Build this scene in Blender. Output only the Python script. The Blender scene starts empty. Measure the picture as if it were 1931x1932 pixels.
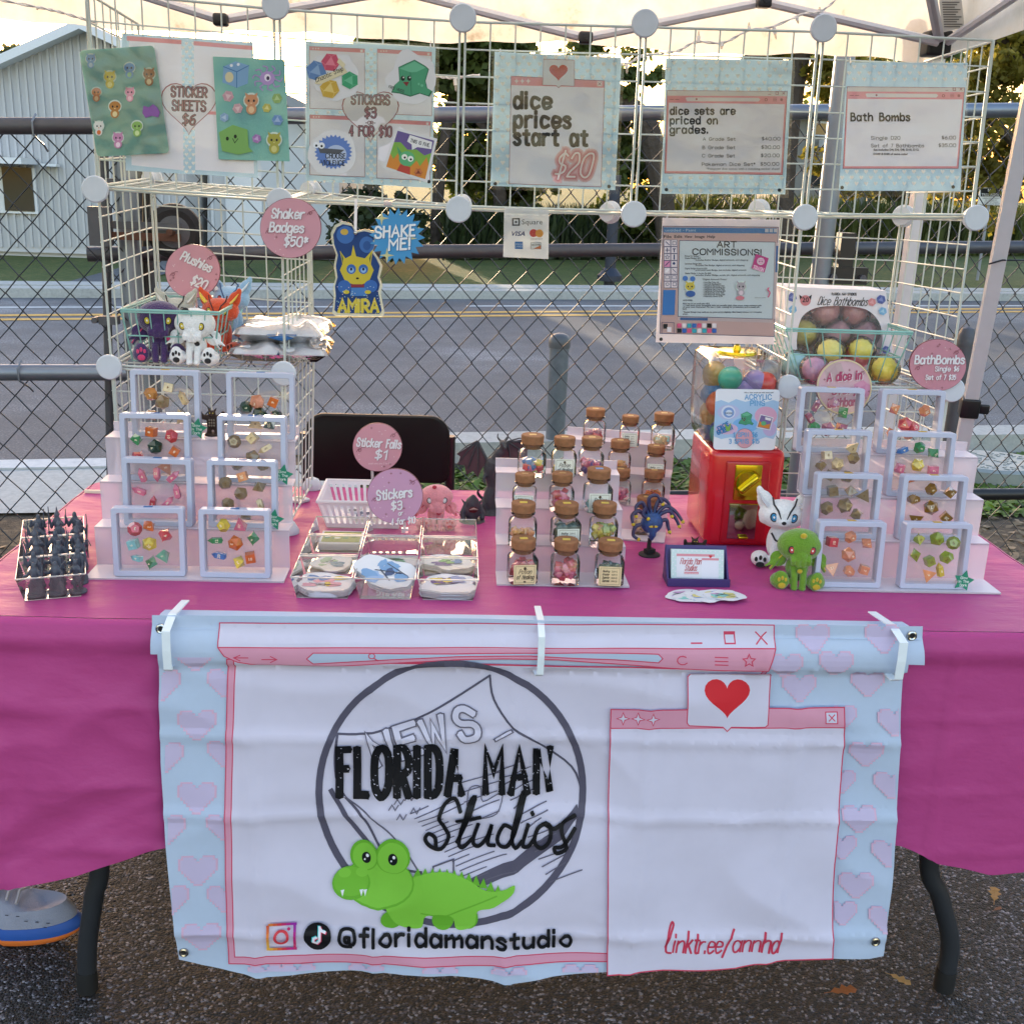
import bpy, bmesh, math, random
from math import sin, cos, pi, radians
from mathutils import Vector, Matrix, noise, geometry
random.seed(7)
C = bpy.context.scene.collection
scene = bpy.context.scene
# ---------------------------------------------------------------- camera
F_PX, PITCH, YAW, ROLL = 2085.37, .2916, .0541, .0367
CAM = Vector((.6133, -1.9989, 1.3918))
FW = Vector((sin(YAW)*cos(PITCH), cos(YAW)*cos(PITCH), -sin(PITCH)))
R0 = Vector((cos(YAW), -sin(YAW), 0)); U0 = R0.cross(FW)
RT = R0*cos(ROLL)+U0*sin(ROLL); UP = U0*cos(ROLL)-R0*sin(ROLL)
cd = bpy.data.cameras.new('camera'); cam = bpy.data.objects.new('camera', cd); C.objects.link(cam)
cd.sensor_width = 36; cd.lens = F_PX/1931*36; cd.clip_start = .05; cd.clip_end = 600
m = Matrix((RT, UP, -FW)).transposed().to_4x4(); m.translation = CAM; cam.matrix_world = m
scene.camera = cam
# ---------------------------------------------------------------- world, sun, exposure
SUN_EL, SUN_AZ = radians(5.5), radians(-11)       # azimuth measured from +Y towards +X
w = bpy.data.worlds.new('World'); scene.world = w; w.use_nodes = True
nt = w.node_tree; nt.nodes.clear()
sky = nt.nodes.new('ShaderNodeTexSky'); sky.sky_type = 'NISHITA'; sky.sun_disc = False
sky.sun_elevation = SUN_EL; sky.sun_rotation = SUN_AZ; sky.altitude = 0; sky.dust_density = 2.0; sky.air_density = 1.2; sky.ozone_density = 1.4
bg = nt.nodes.new('ShaderNodeBackground'); bg.inputs[1].default_value = .15
wo = nt.nodes.new('ShaderNodeOutputWorld')
wm = nt.nodes.new('ShaderNodeMix'); wm.data_type = 'RGBA'; wm.blend_type = 'MULTIPLY'; wm.inputs[0].default_value = 1; wm.inputs[7].default_value = (1.07, .965, 1.06, 1)   # camera white balance
nt.links.new(sky.outputs[0], wm.inputs[6]); nt.links.new(wm.outputs[2], bg.inputs[0]); nt.links.new(bg.outputs[0], wo.inputs[0])
sl = bpy.data.lights.new('sun', 'SUN'); sl.energy = .9; sl.angle = radians(.5); sl.color = (1, .8, .55)
so = bpy.data.objects.new('sun', sl); C.objects.link(so)
sd = Vector((sin(SUN_AZ)*cos(SUN_EL), cos(SUN_AZ)*cos(SUN_EL), sin(SUN_EL)))
so.rotation_euler = sd.to_track_quat('Z', 'Y').to_euler(); so.location = sd*50
vs = scene.view_settings
vs.view_transform = 'Standard'; vs.look = 'None'; vs.gamma = 1; vs.exposure = 2.75
try: vs.use_curve_mapping = False
except Exception: pass
scene.cycles.transparent_max_bounces = 24; scene.cycles.max_bounces = 10
# ---------------------------------------------------------------- photo-ray helpers (1931 px wide view of the photo)
def ray(x, y): return FW+RT*((x-965.5)/F_PX)-UP*((y-966)/F_PX)
def az(x, y, z): d = ray(x, y); return CAM+d*((z-CAM.z)/d.z)
def ay(x, y, Y): d = ray(x, y); return CAM+d*((Y-CAM.y)/d.y)
T0 = .74
# ---------------------------------------------------------------- materials
def lin(h):
    if isinstance(h, str):
        h = h.lstrip('#'); c = [int(h[i:i+2], 16)/255 for i in (0, 2, 4)]
        return tuple(((v+.055)/1.055)**2.4 if v > .04045 else v/12.92 for v in c)+(1,)
    return tuple(h)+(1,) if len(h) == 3 else tuple(h)
MC = {}
def mat(name, col, rough=.6, metal=0, var=.08, vs_=40, bump=0, bs=200, spec=.5, alpha=1, coat=0, trans=0, sub=0, bdist=.002, sheen=0, world=False, transl=0):
    if name in MC: return MC[name]
    M = bpy.data.materials.new(name); M.use_nodes = True; n = M.node_tree; b = n.nodes['Principled BSDF']
    col = lin(col)
    b.inputs['Roughness'].default_value = rough; b.inputs['Metallic'].default_value = metal
    b.inputs['Specular IOR Level'].default_value = spec; b.inputs['Alpha'].default_value = alpha
    b.inputs['Coat Weight'].default_value = coat; b.inputs['Transmission Weight'].default_value = trans
    if sheen: b.inputs['Sheen Weight'].default_value = sheen
    if sub: b.inputs['Subsurface Weight'].default_value = sub; b.inputs['Subsurface Scale'].default_value = .01
    tc = n.nodes.new('ShaderNodeTexCoord' if not world else 'ShaderNodeNewGeometry')
    co = tc.outputs['Object'] if not world else tc.outputs['Position']
    nz = n.nodes.new('ShaderNodeTexNoise'); nz.inputs['Scale'].default_value = vs_; nz.inputs['Detail'].default_value = 4
    n.links.new(co, nz.inputs['Vector'])
    mx = n.nodes.new('ShaderNodeMix'); mx.data_type = 'RGBA'
    mx.inputs[6].default_value = tuple(v*(1-var) for v in col[:3])+(1,); mx.inputs[7].default_value = tuple(min(1, v*(1+var)) for v in col[:3])+(1,)
    n.links.new(nz.outputs[0], mx.inputs[0]); n.links.new(mx.outputs[2], b.inputs['Base Color'])
    if bump:
        nb = n.nodes.new('ShaderNodeTexNoise'); nb.inputs['Scale'].default_value = bs; nb.inputs['Detail'].default_value = 3
        bp = n.nodes.new('ShaderNodeBump'); bp.inputs['Strength'].default_value = bump; bp.inputs['Distance'].default_value = bdist
        n.links.new(co, nb.inputs['Vector']); n.links.new(nb.outputs[0], bp.inputs['Height']); n.links.new(bp.outputs[0], b.inputs['Normal'])
    if transl:      # thin paper lets some light through
        t = n.nodes.new('ShaderNodeBsdfTranslucent'); n.links.new(mx.outputs[2], t.inputs[0]); ms = n.nodes.new('ShaderNodeMixShader'); ms.inputs[0].default_value = transl; o = n.nodes['Material Output']; n.links.new(b.outputs[0], ms.inputs[1]); n.links.new(t.outputs[0], ms.inputs[2]); n.links.new(ms.outputs[0], o.inputs[0])
    MC[name] = M; return M
def clear(name, tint, clearness=.85, edge=.5, rough=.05, refl=.5, body=(.8, .8, .8), bump=0, bs=40):
    """thin clear plastic / glass wall: transparent + fresnel gloss, denser at grazing angles"""
    if name in MC: return MC[name]
    M = bpy.data.materials.new(name); M.use_nodes = True; n = M.node_tree; n.nodes.clear()
    o = n.nodes.new('ShaderNodeOutputMaterial'); tr = n.nodes.new('ShaderNodeBsdfTransparent'); tr.inputs[0].default_value = lin(tint)
    df = n.nodes.new('ShaderNodeBsdfDiffuse'); df.inputs[0].default_value = lin(body)
    gl = n.nodes.new('ShaderNodeBsdfGlossy'); gl.inputs['Roughness'].default_value = rough
    lw = n.nodes.new('ShaderNodeLayerWeight'); lw.inputs[0].default_value = edge
    m1 = n.nodes.new('ShaderNodeMixShader'); m2 = n.nodes.new('ShaderNodeMixShader'); fr = n.nodes.new('ShaderNodeFresnel'); fr.inputs[0].default_value = 1.45
    mr = n.nodes.new('ShaderNodeMapRange'); mr.inputs[3].default_value = 1-clearness; mr.inputs[4].default_value = min(1, (1-clearness)*3)
    mg = n.nodes.new('ShaderNodeMath'); mg.operation = 'MULTIPLY'; mg.inputs[1].default_value = refl*2
    L = n.links.new
    L(lw.outputs[1], mr.inputs[0]); L(mr.outputs[0], m1.inputs[0]); L(tr.outputs[0], m1.inputs[1]); L(df.outputs[0], m1.inputs[2])
    L(fr.outputs[0], mg.inputs[0]); L(mg.outputs[0], m2.inputs[0]); L(m1.outputs[0], m2.inputs[1]); L(gl.outputs[0], m2.inputs[2]); L(m2.outputs[0], o.inputs[0])
    if bump:
        tc = n.nodes.new('ShaderNodeTexCoord'); nb = n.nodes.new('ShaderNodeTexNoise'); nb.inputs['Scale'].default_value = bs; nb.inputs['Detail'].default_value = 2
        bp = n.nodes.new('ShaderNodeBump'); bp.inputs['Strength'].default_value = bump; bp.inputs['Distance'].default_value = .003
        L(tc.outputs['Object'], nb.inputs['Vector']); L(nb.outputs[0], bp.inputs['Height']); L(bp.outputs[0], gl.inputs['Normal']); L(bp.outputs[0], fr.inputs['Normal'])
    MC[name] = M; return M
def ink(h, rough=.55):
    return mat('ink_'+(h if isinstance(h, str) else 'c'), h, rough=rough, var=.04, vs_=30, spec=.3, transl=.12)
# ---------------------------------------------------------------- objects
def tag(o, label=None, cat=None, group=None, kind=None):
    if label: o['label'] = label
    if cat: o['category'] = cat
    if group: o['group'] = group
    if kind: o['kind'] = kind
    return o
def thing(name, label, cat, loc=(0, 0, 0), rz=0, group=None, rot=None):
    o = bpy.data.objects.new(name, None); C.objects.link(o); o.empty_display_size = .02
    o.location = loc; o.rotation_euler = rot or (0, 0, rz)
    return tag(o, label, cat, group)
def meshobj(name, me, parent=None, world=False, loc=None, label=None):
    o = bpy.data.objects.new(name, me); C.objects.link(o)
    if parent:
        o.parent = parent
        if world: o.location = -Vector(parent.location)
    if loc is not None: o.location = loc
    if label: o['label'] = label
    return o
def dup(o, parent=None):
    c = o.copy(); C.objects.link(c); c.parent = parent
    for ch in list(o.children): dup(ch, c)
    return c
class MB:
    def __init__(s): s.v = []; s.f = []; s.mi = []; s.mats = []; s.cur = 0; s.sm = []
    def m(s, M):
        if M not in s.mats: s.mats.append(M)
        s.cur = s.mats.index(M); return s
    def add(s, vs, fs, smooth=False):
        b = len(s.v); s.v += [tuple(v) for v in vs]
        for f in fs: s.f.append(tuple(i+b for i in f)); s.mi.append(s.cur); s.sm.append(smooth)
        return s
    def box(s, c, d, R=None, bev=0):
        x, y, z = [q/2 for q in d]; c = Vector(c)
        if bev:
            bm = bmesh.new(); bmesh.ops.create_cube(bm, size=1)
            for v in bm.verts: v.co = Vector((v.co.x*d[0], v.co.y*d[1], v.co.z*d[2]))
            bmesh.ops.bevel(bm, geom=bm.edges[:], offset=bev, segments=3, affect='EDGES', profile=.5)
            vs = [(R @ v.co if R else v.co)+c for v in bm.verts]; bm.verts.index_update()
            fs = [[v.index for v in f.verts] for f in bm.faces]; bm.free(); return s.add(vs, fs, True)
        vs = [Vector((i*x, j*y, k*z)) for k in (-1, 1) for j in (-1, 1) for i in (-1, 1)]
        vs = [(R @ v if R else v)+c for v in vs]
        return s.add(vs, [(0, 2, 3, 1), (4, 5, 7, 6), (0, 1, 5, 4), (2, 6, 7, 3), (0, 4, 6, 2), (1, 3, 7, 5)])
    def tube(s, pts, r, n=6, caps=True, flat=1, closed=False):
        pts = [Vector(p) for p in pts]; N = len(pts)
        rs = r if isinstance(r, (list, tuple)) else [r]*N
        up = None; rings = []
        for i, p in enumerate(pts):
            if closed: t = (pts[(i+1) % N]-pts[i-1])
            else: t = pts[min(i+1, N-1)]-pts[max(i-1, 0)]
            if t.length < 1e-9: t = Vector((0, 0, 1))
            t.normalize()
            if up is None: up = Vector((0, 0, 1)) if abs(t.z) < .9 else Vector((0, 1, 0))
            a = up.cross(t)
            if a.length < 1e-4: a = Vector((1, 0, 0)).cross(t)
            a.normalize(); b = t.cross(a); up = b
            rings.append([p+a*cos(2*pi*k/n)*rs[i]+b*sin(2*pi*k/n)*rs[i]*flat for k in range(n)])
        vs = [q for g in rings for q in g]; fs = []
        for i in range(N if closed else N-1):
            j = (i+1) % N
            for k in range(n): fs.append((i*n+k, i*n+(k+1) % n, j*n+(k+1) % n, j*n+k))
        if caps and not closed: fs += [tuple(range(n))[::-1], tuple(range((N-1)*n, N*n))]
        return s.add(vs, fs, n > 5)
    def lathe(s, prof, n=24, c=(0, 0, 0), R=None, sx=1, sy=1, sq=0, caps=True):
        """prof: (r,z) list; sq>0 squares the section (superellipse)"""
        vs = []; c = Vector(c)
        for r, z in prof:
            for k in range(n):
                a = 2*pi*(k+.5)/n; x, y = cos(a), sin(a)
                if sq: e = 1-sq; x, y = math.copysign(abs(x)**e, x), math.copysign(abs(y)**e, y)
                p = Vector((x*r*sx, y*r*sy, z)); vs.append((R @ p if R else p)+c)
        fs = [(i*n+k, i*n+(k+1) % n, (i+1)*n+(k+1) % n, (i+1)*n+k) for i in range(len(prof)-1) for k in range(n)]
        if caps: fs += [tuple(range(n))[::-1], tuple(range((len(prof)-1)*n, len(prof)*n))]
        return s.add(vs, fs, True)
    def ball(s, c, r, n=14, m=9, R=None, disp=0, seed=0):
        r = (r, r, r) if not isinstance(r, (tuple, list)) else r
        vs = []; c = Vector(c)
        for i in range(m+1):
            t = pi*i/m
            for k in range(n):
                a = 2*pi*k/n; u = Vector((sin(t)*cos(a), sin(t)*sin(a), cos(t)))
                q = 1+(disp*noise.noise(u*2.2+Vector((seed, seed, 0))) if disp else 0)
                p = Vector((u.x*r[0], u.y*r[1], u.z*r[2]))*q
                vs.append((R @ p if R else p)+c)
        fs = [(i*n+k, (i+1)*n+k, (i+1)*n+(k+1) % n, i*n+(k+1) % n) for i in range(m) for k in range(n)]
        return s.add(vs, fs, True)
    def prism(s, poly, d, z=0):
        """poly 3D points (planar), extruded by vector d"""
        n = len(poly); d = Vector(d); P = [Vector(p) for p in poly]
        tris = geometry.tessellate_polygon([P])
        s.add(P+[p+d for p in P], [tuple(t) for t in tris]+[tuple(i+n for i in t)[::-1] for t in tris]+[(i, (i+1) % n, n+(i+1) % n, n+i) for i in range(n)])
        return s
    def grid(s, f, nu, nv, smooth=True):
        vs = [f(i/nu, j/nv) for j in range(nv+1) for i in range(nu+1)]
        fs = [(j*(nu+1)+i, j*(nu+1)+i+1, (j+1)*(nu+1)+i+1, (j+1)*(nu+1)+i) for j in range(nv) for i in range(nu)]
        return s.add(vs, fs, smooth)
    def mesh(s, name, M=None, fix=True):
        me = bpy.data.meshes.new(name); me.from_pydata(s.v, [], s.f)
        for q in (s.mats or ([M] if M else [])): me.materials.append(q)
        if s.mats: me.polygons.foreach_set('material_index', s.mi)
        me.polygons.foreach_set('use_smooth', s.sm)
        if fix:
            bm = bmesh.new(); bm.from_mesh(me); bmesh.ops.remove_doubles(bm, verts=bm.verts, dist=1e-6)
            bmesh.ops.recalc_face_normals(bm, faces=bm.faces); bm.to_mesh(me); bm.free()
        if fix and any(s.sm) and len(me.polygons) < 20000: me.set_sharp_from_angle(angle=radians(38))
        me.update(); return me
    def build(s, name, M=None, parent=None, world=False, loc=None, label=None, fix=True):
        return meshobj(name, s.mesh(name, M, fix), parent, world, loc, label)
def evalmesh(o, keep=False):
    dg = bpy.context.evaluated_depsgraph_get(); me = bpy.data.meshes.new_from_object(o.evaluated_get(dg))
    if not keep: bpy.data.objects.remove(o, do_unlink=True)
    return me
def blob(name, mb, vox, M, smooth=4):
    """weld overlapping shapes into one continuous skin"""
    o = mb.build('tmp', M, fix=False); r = o.modifiers.new('r', 'REMESH'); r.mode = 'VOXEL'; r.voxel_size = vox; r.use_smooth_shade = True
    if smooth: q = o.modifiers.new('s', 'SMOOTH'); q.iterations = smooth; q.factor = .5
    me = evalmesh(o); me.name = name
    if not me.materials: me.materials.append(M)
    for p in me.polygons: p.use_smooth = True
    return me
def E3(*a): return Matrix.Rotation(a[2], 3, 'Z') @ Matrix.Rotation(a[1], 3, 'Y') @ Matrix.Rotation(a[0], 3, 'X')
# ---------------------------------------------------------------- stroke lettering (rounded pens), units: x-height 6, cap 9
G = {}
def _g(s):
    for ln in s.strip().splitlines():
        ch, wd, *st = ln.split(' '); ch = {'SP': ' '}.get(ch, ch); o = []
        for q in st:
            p = q.lstrip('~'); o.append((q[0] == '~', [(int(p[i], 36), int(p[i+1], 36)-3) for i in range(0, len(p), 2)]))
        G[ch] = (float(wd), o)
# each point is two base-36 digits: x, y+3; "~" marks a curved stroke
_g('''a 5 ~5739190705133355 5953
b 5 0c03 ~0729495755432305
c 5 ~5839190705133354
d 5 5c53 ~5739190705133355
e 5 ~06565839190705133354
f 4 ~4c3c2b23 0949
g 5 ~5739190705133355 ~595140201001
h 5 0c03 ~0729495753
i 1 0903 0c0b
j 2 ~29211000 2c2b
k 5 0c03 4905 1753
l 1 0c03
m 8 0903 ~0728394743 ~4768798783
n 5 0903 ~0729495753
o 5 ~290705234355574929
p 5 0900 ~0729495755432305
q 5 5950 ~5739190705133355
r 4 0903 ~072949
s 4 ~4839190817364544331304
t 4 ~2b243343 0949
u 5 ~0905133355 5953
v 4 092349
w 8 0923486389
x 4 0943 0349
y 4 0923 4910
z 4 09490343
A 6 033c63 1656
B 5 0c03 ~0c3c4b493808 ~083857543303
C 6 ~6a4c2c0a05234365
D 5 0c03 ~0c3c5a553303
E 4 4c0c0343 0838
F 4 4c0c03 0838
G 6 ~6a4c2c0a05234365 656737
H 5 0c03 5c53 0858
I 1 0c03
J 3 ~3c351304
K 5 0c03 5c07 1853
L 4 0c0343
M 6 030c376c63
N 5 030c535c
O 6 ~2c0a052343656a4c2c
P 5 0c03 ~0c3c5a583707
Q 6 ~2c0a052343656a4c2c 4663
R 5 0c03 ~0c3c5a583707 2753
S 5 ~5a3c1c0a184755431305
T 6 0c6c 3c33
U 5 ~0c051343555c
V 6 0c336c
W 8 0c234a638c
X 6 0c63 036c
Y 6 0c38 6c38 3833
Z 5 0c5c0353
0 5 ~2c0a052343555a4c2c
1 2 0a2c23
2 4 ~0a1c3c4a481503 0343
3 4 ~0b1c3c4a3818 ~18384745331304
4 4 3c0646 3c33
5 4 4c0c08 ~08394745231304
6 4 ~4c1a0513334547381706
7 4 0c4c13
8 4 ~2c0a28452305284a2c
9 4 ~48180a1c3c4a3613
$ 4 ~4b2c0a1847452404 2d22
@ 8 ~583836455658 ~585574877b4c1b07143363
* 3 1c17 0b38 083b
. 0 0403
, 1 1402
! 0 0c06 0403
- 4 0747
_ 5 0343
/ 6 6d01
& 5 ~531a2c3a06133356
: 0 0403 0807
SP 4
''')
def catmull(P, n=4):
    if len(P) < 3: return P
    Q = [P[0]]+P+[P[-1]]; o = []
    for i in range(1, len(Q)-2):
        a, b, c, d = Q[i-1:i+3]
        for k in range(n):
            t = k/n
            o.append(tuple(.5*((2*b[j])+(-a[j]+c[j])*t+(2*a[j]-5*b[j]+4*c[j]-d[j])*t*t+(-a[j]+3*b[j]-3*c[j]+d[j])*t**3) for j in range(len(b))))
    o.append(P[-1]); return o
def text_width(s, track=2.2): return sum(G.get(c, G['o'])[0]+track for c in s)-track
BF = {}
def bfont(s, off=0, shear=0):
    k = (s, off, shear)
    if k not in BF:
        cu = bpy.data.curves.new('t', 'FONT'); cu.body = s; cu.size = 1; cu.offset = off; cu.shear = shear; cu.resolution_u = 2
        o = bpy.data.objects.new('t', cu); C.objects.link(o); me = evalmesh(o)
        vs = [tuple(v.co[:2]) for v in me.vertices]; fs = [tuple(p.vertices) for p in me.polygons]; bpy.data.meshes.remove(me)
        xs = [v[0] for v in vs] or [0, 1]; BF[k] = (vs, fs, min(xs), max(xs))
    return BF[k]
class Print:
    """flat ink on a surface. mp(u,v)->3D point, nrm: outward normal; v grows downwards (photo-like) unless flip"""
    def __init__(s, mp, nrm, base=.0006, eps=.00003, sub=0, down=True, post=None):
        s.mp = mp; s.n = Vector(nrm); s.h = base; s.eps = eps; s.mb = MB(); s.sub = sub; s.s = -1 if down else 1; s.post = post
    def _p(s, u, v, h=0): return s.mp(u, v)+s.n*(s.h+h)
    def poly(s, pts, c, up=True):
        s.mb.m(ink(c) if isinstance(c, (str, tuple)) else c)
        P = [Vector((a, b, 0)) for a, b in pts]; tr = geometry.tessellate_polygon([P])
        s.mb.add([s._p(a, b) for a, b in pts], tr)
        if up: s.h += s.eps
        return s
    def rect(s, x0, y0, x1, y1, c, up=True): return s.poly([(x0, y0), (x1, y0), (x1, y1), (x0, y1)], c, up)
    def quad(s, q, c): return s.poly(q, c)
    def ell(s, x, y, rx, ry, c, n=24, rot=0, up=True): return s.poly([(x+rx*cos(a)*cos(rot)-ry*sin(a)*sin(rot), y+rx*cos(a)*sin(rot)+ry*sin(a)*cos(rot)) for a in [2*pi*k/n for k in range(n)]], c, up)
    def line(s, pts, w, c, closed=False, smooth=False, up=True):
        if smooth: pts = catmull(pts)
        s.mb.m(ink(c) if isinstance(c, (str, tuple)) else c); n = len(pts)
        P = [Vector(p) for p in pts]; L, Rr = [], []
        for i, p in enumerate(P):
            a = P[i-1] if (i or closed) else p; b = P[(i+1) % n] if (i < n-1 or closed) else p
            d1 = (p-a).normalized() if (p-a).length > 1e-9 else (b-p).normalized(); d2 = (b-p).normalized() if (b-p).length > 1e-9 else d1
            t = d1+d2; t = t.normalized() if t.length > .3 else d1; nn = Vector((-t.y, t.x)); k = 1/max(.5, nn.dot(Vector((-d1.y, d1.x))))
            if i == 0 and not closed: p = p-d1*w*.35
            if i == n-1 and not closed: p = p+d1*w*.35
            L.append(p+nn*w/2*k); Rr.append(p-nn*w/2*k)
        vs = [s._p(*q) for q in L]+[s._p(*q) for q in Rr]
        s.mb.add(vs, [(i, (i+1) % n, n+(i+1) % n, n+i) for i in range(n if closed else n-1)])
        if up: s.h += s.eps
        return s
    def frame(s, x0, y0, x1, y1, w, c): return s.line([(x0, y0), (x1, y0), (x1, y1), (x0, y1)], w, c, closed=True)
    def pen(s, st, w, c, smooth=True):
        """rounded pen strokes; every stroke a hair above the last so crossings do not share a plane"""
        for pts in st:
            s.line(pts, w, c, smooth=smooth, up=False)
            for e in (pts[0], pts[-1]):
                s.h += s.eps*.12; s.ell(e[0], e[1], w/2, w/2, c, 8, up=False)
            s.h += s.eps*.12
        return s
    def text(s, t, x, y, h, c, w=.16, width=None, align='l', slant=0, rot=0, track=2.2, bold=0):
        """stroke lettering; h = cap height, y = baseline"""
        k = h/9; tw = text_width(t, track)*k; kx = k*(width/tw if width and tw > 0 else 1); tw = width or tw
        x0 = {'l': 0, 'c': -tw/2, 'r': -tw}[align]; cr, sr = cos(rot), sin(rot); cx = x0; lw = h*w
        for ch in t:
            wd, st = G.get(ch, G['o'])
            for sm, pts in st:
                pts = catmull(pts, 3) if sm else pts
                q = []
                for a, b in pts:
                    px = cx+a*kx+slant*b*k; py = s.s*b*k; q.append((x+px*cr-py*sr, y+px*sr+py*cr))
                s.line(q, lw, c, up=False)
                s.h += s.eps*.1
                for e in ((q[0], q[-1]) if lw > .8*s_unit else ()): s.ell(e[0], e[1], lw/2, lw/2, c, 8, up=False); s.h += s.eps*.06
            cx += (wd+track)*kx
        s.h += s.eps; return s
    def bf(s, t, x, y, h, c, width=None, align='l', off=0, rot=0, shear=0):
        """built-in font; h = cap height"""
        vs, fs, a, b = bfont(t, off, shear); k = h/.7; tw = (b-a)*k; kx = k*(width/tw if width else 1); tw = width or tw
        x0 = {'l': 0, 'c': -tw/2, 'r': -tw}[align]; cr, sr = cos(rot), sin(rot); q = []
        for vx, vy in vs:
            px = x0+(vx-a)*kx; py = s.s*vy*k; q.append(s._p(x+px*cr-py*sr, y+px*sr+py*cr))
        s.mb.m(ink(c) if isinstance(c, (str, tuple)) else c); s.mb.add(q, fs); s.h += s.eps; return s
    def heart(s, x, y, w, c, h=None, up=True, n=20):
        h = h or w; P = []
        for k in range(n):
            t = 2*pi*k/n; P.append((x+w*.5*sin(t)**3, y+s.s*h*.55*((13*cos(t)-5*cos(2*t)-2*cos(3*t)-cos(4*t))/16+.09)))
        return s.poly(P, c, up)
    def hearts(s, x0, y0, x1, y1, step, w, c, n=12):
        j = 0; y = y0+step*.35
        while y < y1-w*.3:
            x = x0+step*(.3 if j % 2 else .8)
            while x < x1-w*.3: s.heart(x, y, w, c, up=False, n=n); x += step
            y += step*.62; j += 1
        s.h += s.eps; return s
    def build(s, name, parent, world=True):
        me = s.mb.mesh(name, fix=False)
        if s.sub:
            bm = bmesh.new(); bm.from_mesh(me); bmesh.ops.dissolve_degenerate(bm, edges=bm.edges, dist=1e-7)
            for ax in (0, 2, 1):        # cut along the sheet's own fold grid so every layer bends the same way
                key = (lambda v: v.co.x+v.co.z) if ax == 1 else (lambda v: v.co[ax]); lo = min(map(key, bm.verts)); hi = max(map(key, bm.verts))
                for k in range(math.floor(lo/s.sub)+1, math.ceil(hi/s.sub)):
                    q = k*s.sub; no = Vector((1, 0, 1)) if ax == 1 else Vector([float(i == ax) for i in range(3)]); co = Vector((q, 0, 0)) if ax == 1 else no*q
                    fs = [f for f in bm.faces if min(map(key, f.verts)) < q-1e-6 < q+1e-6 < max(map(key, f.verts))]
                    if fs: bmesh.ops.bisect_plane(bm, geom=list({v for f in fs for v in f.verts})+list({e for f in fs for e in f.edges})+fs, plane_co=co, plane_no=no, dist=1e-7)
            bm.to_mesh(me); bm.free()
        if s.post:
            for v in me.vertices: v.co = s.post(v.co)
            for p in me.polygons: p.use_smooth = True
        me.update()
        return meshobj(name, me, parent, world)
s_unit = 1.2
# ================================================================ SETTING
def nodes_mat(name, fn):
    M = bpy.data.materials.new(name); M.use_nodes = True; n = M.node_tree; b = n.nodes['Principled BSDF']; g = n.nodes.new('ShaderNodeNewGeometry')
    fn(n, b, g.outputs['Position'], n.links.new); MC[name] = M; return M
def ramp(n, stops):
    r = n.nodes.new('ShaderNodeValToRGB'); e = r.color_ramp.elements
    while len(e) < len(stops): e.new(.5)
    for q, (p, c) in zip(e, stops): q.position = p; q.color = lin(c)
    return r
def asphalt_coarse(n, b, pos, L):
    v = n.nodes.new('ShaderNodeTexVoronoi'); v.inputs['Scale'].default_value = 210; v.inputs['Randomness'].default_value = 1
    v2 = n.nodes.new('ShaderNodeTexVoronoi'); v2.inputs['Scale'].default_value = 62
    nz = n.nodes.new('ShaderNodeTexNoise'); nz.inputs['Scale'].default_value = 3; nz.inputs['Detail'].default_value = 5
    for q in (v, v2, nz): L(pos, q.inputs['Vector'])
    sep = n.nodes.new('ShaderNodeSeparateColor'); L(v.outputs['Color'], sep.inputs[0])
    r = ramp(n, [(0, '#0b0a0d'), (.45, '#19171b'), (.7, '#2f2c32'), (.88, '#625d66'), (1, '#b4b0b8')]); L(sep.outputs[0], r.inputs[0])
    mx = n.nodes.new('ShaderNodeMix'); mx.data_type = 'RGBA'; mx.blend_type = 'MULTIPLY'; mx.inputs[0].default_value = .55
    r2 = ramp(n, [(.3, (.4, .38, .4)), (.7, (1, 1, 1))]); L(nz.outputs[0], r2.inputs[0]); L(r.outputs[0], mx.inputs[6]); L(r2.outputs[0], mx.inputs[7]); L(mx.outputs[2], b.inputs['Base Color'])
    ad = n.nodes.new('ShaderNodeMath'); ad.operation = 'ADD'; L(v.outputs['Distance'], ad.inputs[0]); L(v2.outputs['Distance'], ad.inputs[1])
    bp = n.nodes.new('ShaderNodeBump'); bp.invert = True; bp.inputs['Strength'].default_value = 1; bp.inputs['Distance'].default_value = .008; L(ad.outputs[0], bp.inputs['Height']); L(bp.outputs[0], b.inputs['Normal'])
    b.inputs['Roughness'].default_value = .7
M_LOT = nodes_mat('coarse_asphalt', asphalt_coarse)
def speckle(cols, sc=70, big=.5, bump=.35, rough=.85, bd=.004):
    def f(n, b, pos, L):
        v = n.nodes.new('ShaderNodeTexNoise'); v.inputs['Scale'].default_value = sc; v.inputs['Detail'].default_value = 6; v.inputs['Roughness'].default_value = .8
        nz = n.nodes.new('ShaderNodeTexNoise'); nz.inputs['Scale'].default_value = big; nz.inputs['Detail'].default_value = 9; nz.inputs['Roughness'].default_value = .68
        L(pos, v.inputs['Vector']); L(pos, nz.inputs['Vector'])
        ad = n.nodes.new('ShaderNodeMath'); ad.operation = 'MULTIPLY_ADD'; ad.inputs[1].default_value = .7; L(nz.outputs[0], ad.inputs[0]); L(v.outputs[0], ad.inputs[2])
        r = ramp(n, [(i/(len(cols)-1)*.55+.55, c) for i, c in enumerate(cols)]); L(ad.outputs[0], r.inputs[0]); L(r.outputs[0], b.inputs['Base Color'])
        bp = n.nodes.new('ShaderNodeBump'); bp.inputs['Strength'].default_value = bump; bp.inputs['Distance'].default_value = bd; L(v.outputs[0], bp.inputs['Height']); L(bp.outputs[0], b.inputs['Normal'])
        b.inputs['Roughness'].default_value = rough
    return f
M_ROAD = nodes_mat('road_asphalt', speckle(['#36383b', '#4e5155', '#65686c', '#a0a3a6'], 75, .4, .6))
M_CONC = nodes_mat('concrete', speckle(['#8b8d8a', '#a8aaa6', '#b6b7b2'], 30, .8, .2))
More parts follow.
